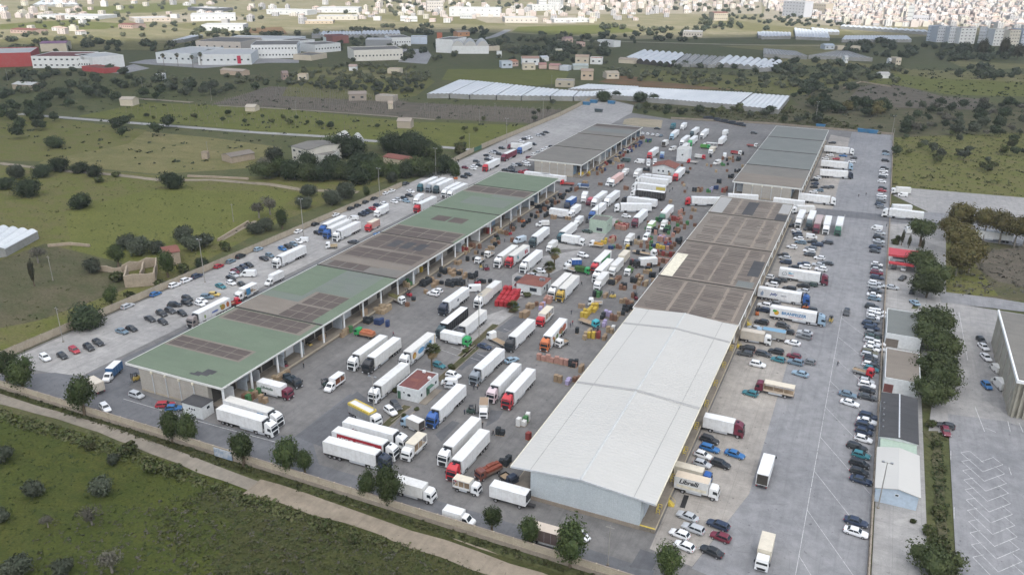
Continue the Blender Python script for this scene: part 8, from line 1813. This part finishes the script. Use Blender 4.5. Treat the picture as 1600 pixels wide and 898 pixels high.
for lb,a,b,dp,h,wc,t,kd in (('white office slab with fins on the skyline, left half',(1045,85),(1120,85),25,26,W_,'b6','flat'),('white office tower cut by the top edge',(1130,82),(1250,85),25,40,W_,'b6','flat'),('white and magenta low hall below the office tower',(985,105),(1275,100),30,12,W_,'b6','flat'),('white slab block at the left edge of the town',(130,150),(330,165),25,30,(.56,.57,.60),'d6','flat'),('cream block above the dark pines',(380,130),(530,140),25,22,CRM,'d6','flat'),('white tall church tower rising from the town',(1285,250),(1335,252),16,34,W_,'d6','flat'),('white and grey hall beside the church tower',(1340,240),(1490,245),30,16,(.6,.6,.62),'d6','flat'),
 ('long white sunlit factory at the top left',(590,200),(1010,195),60,16,W_,'e6','flat'),('white sunlit workshop with small windows',(690,290),(1080,290),40,13,W_,'e6','flat'),('black-fronted sunlit works at the top left',(560,100),(800,115),50,10,(.10,.11,.13),'e6','flat'),('long white sunlit hall with a long roof',(575,120),(960,122),60,14,W_,'f6','flat'),('low white sunlit yard buildings',(570,190),(950,190),50,10,(.62,.58,.50),'f6','flat'),('white sunlit row houses at the top',(100,135),(480,145),40,14,W_,'f6','flat'),('tan sunlit low buildings along the tree belt',(440,225),(720,225),40,7,(.56,.46,.34),'f6','flat'),('white arched sunlit building near the top middle',(1350,200),(1420,200),25,12,W_,'f6','flat'),('second white arched sunlit building near the top middle',(1425,205),(1510,205),25,12,W_,'f6','flat'),('white villa on the top middle skyline',(0,110),(155,110),40,20,(.6,.56,.52),'b6','flat'),('long white sunlit block with dark openings',(210,155),(690,160),40,16,W_,'b6','flat'),('low white sunlit annexes before the long block',(310,175),(420,178),25,8,W_,'b6','flat'),('white sunlit sheds in the middle distance',(730,215),(1040,215),50,8,(.62,.58,.52),'b6','flat'),('long low white sunlit wall-like shed',(1190,215),(1530,210),20,6,W_,'b6','flat'),('terracotta-roofed sunlit villa at the top left',(1110,265),(1240,270),30,9,PNK,'a6','gable'),('white sunlit yard hall at the far top left',(350,175),(920,185),60,8,W_,'a6','flat'),('pale sunlit low hall with pinkish front',(1260,210),(1598,200),50,9,(.58,.50,.42),'a6','flat'),('pinkish sunlit house at the top left',(100,310),(310,320),26,8,PNK,'a6','gable'),('long pale sunlit warehouse among trees',(800,345),(980,350),30,7,(.56,.52,.46),'c6','flat'),('white sunlit house in the dark wood',(1090,195),(1220,195),30,14,CRM,'c6','gable')):
 if t in ('e6','f6','a6'): h *= .62
 wc = tuple(v * .82 for v in wc)
 block(lb,t,a,b,dp,h,'render','roof_tile' if kd == 'gable' else 'roof_white',wc,kind=kd,wins=7,rows=max(1,int(h / 6)),group='distant sunlit buildings',name='distant_building')
SUN_E,SUN_A,CLOUD,CLOUD_MIX,HAZE,EXPO = 4.4,5.0,True,.66,.00008,0.5
# ---------------------------------------------------------------- light,air,camera
EL,AZ = 50,148
S_ = Vector((math.sin(R_(AZ)) * math.cos(R_(EL)),math.cos(R_(AZ)) * math.cos(R_(EL)),math.sin(R_(EL))))
w = bpy.data.worlds.new('World'); SC.world = w; w.use_nodes = True; nt = w.node_tree; bg = nt.nodes['Background']
sky = nt.nodes.new('ShaderNodeTexSky'); sky.sky_type = 'NISHITA'; sky.sun_disc = False; sky.sun_elevation = R_(EL); sky.sun_rotation = R_(AZ); sky.altitude = 100; sky.air_density = 1.0; sky.dust_density = 2.5; sky.ozone_density = 1.0
nt.links.new(sky.outputs[0],bg.inputs[0]); bg.inputs[1].default_value = .125
sd = bpy.data.lights.new('sun','SUN'); sd.energy = SUN_E; sd.angle = R_(SUN_A); sd.color = (1,.975,.93); so = bpy.data.objects.new('sun',sd); COL.objects.link(so); so.rotation_euler = S_.to_track_quat('Z','Y').to_euler(); so.location = (0,0,300)
if CLOUD:  # unseen cloud slab, added so the near ground falls in its shade
 m,nt,b = nodes('shade_cloud_mat'); out = nt.nodes['Material Output']; nt.nodes.remove(b)
 tr = N(nt,'ShaderNodeBsdfTransparent'); tr.inputs[0].default_value = (1,1,1,1); tl = N(nt,'ShaderNodeBsdfTranslucent'); tl.inputs[0].default_value = (.97,.97,.97,1); mx = N(nt,'ShaderNodeMixShader'); mx.inputs[0].default_value = CLOUD_MIX
 nt.links.new(tr.outputs[0],mx.inputs[1]); nt.links.new(tl.outputs[0],mx.inputs[2]); nt.links.new(mx.outputs[0],out.inputs[0])
 H_ = 650.0; sh = Vector((S_.x,S_.y)) / S_.z * H_; rg = random.Random(4)
 edge = [TILE['px'](*p) for p in ((-500,92),(0,76),(150,74),(300,64),(420,58),(520,52),(640,50),(760,52),(900,60),(1000,60),(1100,64),(1200,62),(1300,60),(1380,62),(1440,52),(1640,50),(2100,60))]
 ring_ = [(p.x + rg.uniform(-15,15),p.y + rg.uniform(-15,15)) for p in edge] + [(1600,900),(1600,-900),(-1900,-900),(-1900,500)]
 ring_ = [(x + sh.x,y + sh.y) for x,y in ring_]
 bm = bmesh.new()
 lo = [bm.verts.new((x,y,H_)) for x,y in ring_]; f = bm.faces.new(lo); bmesh.ops.triangulate(bm,faces=[f])
 ex = bmesh.ops.extrude_face_region(bm,geom=bm.faces[:]);
 for v in [g for g in ex['geom'] if isinstance(g,bmesh.types.BMVert)]: v.co.z += 90
 bmesh.ops.recalc_face_normals(bm,faces=bm.faces)
 me = bpy.data.meshes.new('shade_cloud'); bm.to_mesh(me); bm.free(); me.materials.append(MAT['shade_cloud_mat']); o = put('shade_cloud',me); o['kind'] = 'structure'
if HAZE:
 mb = MB(); mb.box(-3500,3000,-60,6500,-1.3,112,'haze'); m,nt,b = nodes('haze'); nt.nodes.remove(b); pv = N(nt,'ShaderNodeVolumePrincipled'); pv.inputs['Color'].default_value = (.86,.90,.95,1); pv.inputs['Density'].default_value = HAZE; pv.inputs['Anisotropy'].default_value = .2
 nt.links.new(pv.outputs[0],nt.nodes['Material Output'].inputs['Volume']); o = mb.build('haze'); o['kind'] = 'stuff'
 SC.cycles.volume_bounces = 1
cam = bpy.data.cameras.new('camera'); co = bpy.data.objects.new('camera',cam); COL.objects.link(co); SC.camera = co
cam.sensor_width = 36; cam.lens = FPX / 1600 * 36; cam.clip_end = 20000; cam.clip_start = .5
Mx = Matrix((RM[0],-RM[1],-RM[2])).transposed().to_4x4(); Mx.translation = (0,0,CAMH); co.matrix_world = Mx
v_ = SC.view_settings; v_.view_transform = 'Standard'; v_.look = 'None'; v_.gamma = 1; v_.use_curve_mapping = False; v_.exposure = EXPO
SC.cycles.max_bounces = 6; SC.cycles.diffuse_bounces = 3; SC.cycles.glossy_bounces = 2; SC.cycles.transmission_bounces = 4; SC.cycles.transparent_max_bounces = 8
print('OBJECTS',len(bpy.data.objects),'labels dup',sum(1 for v in LABELS.values() if v > 1))
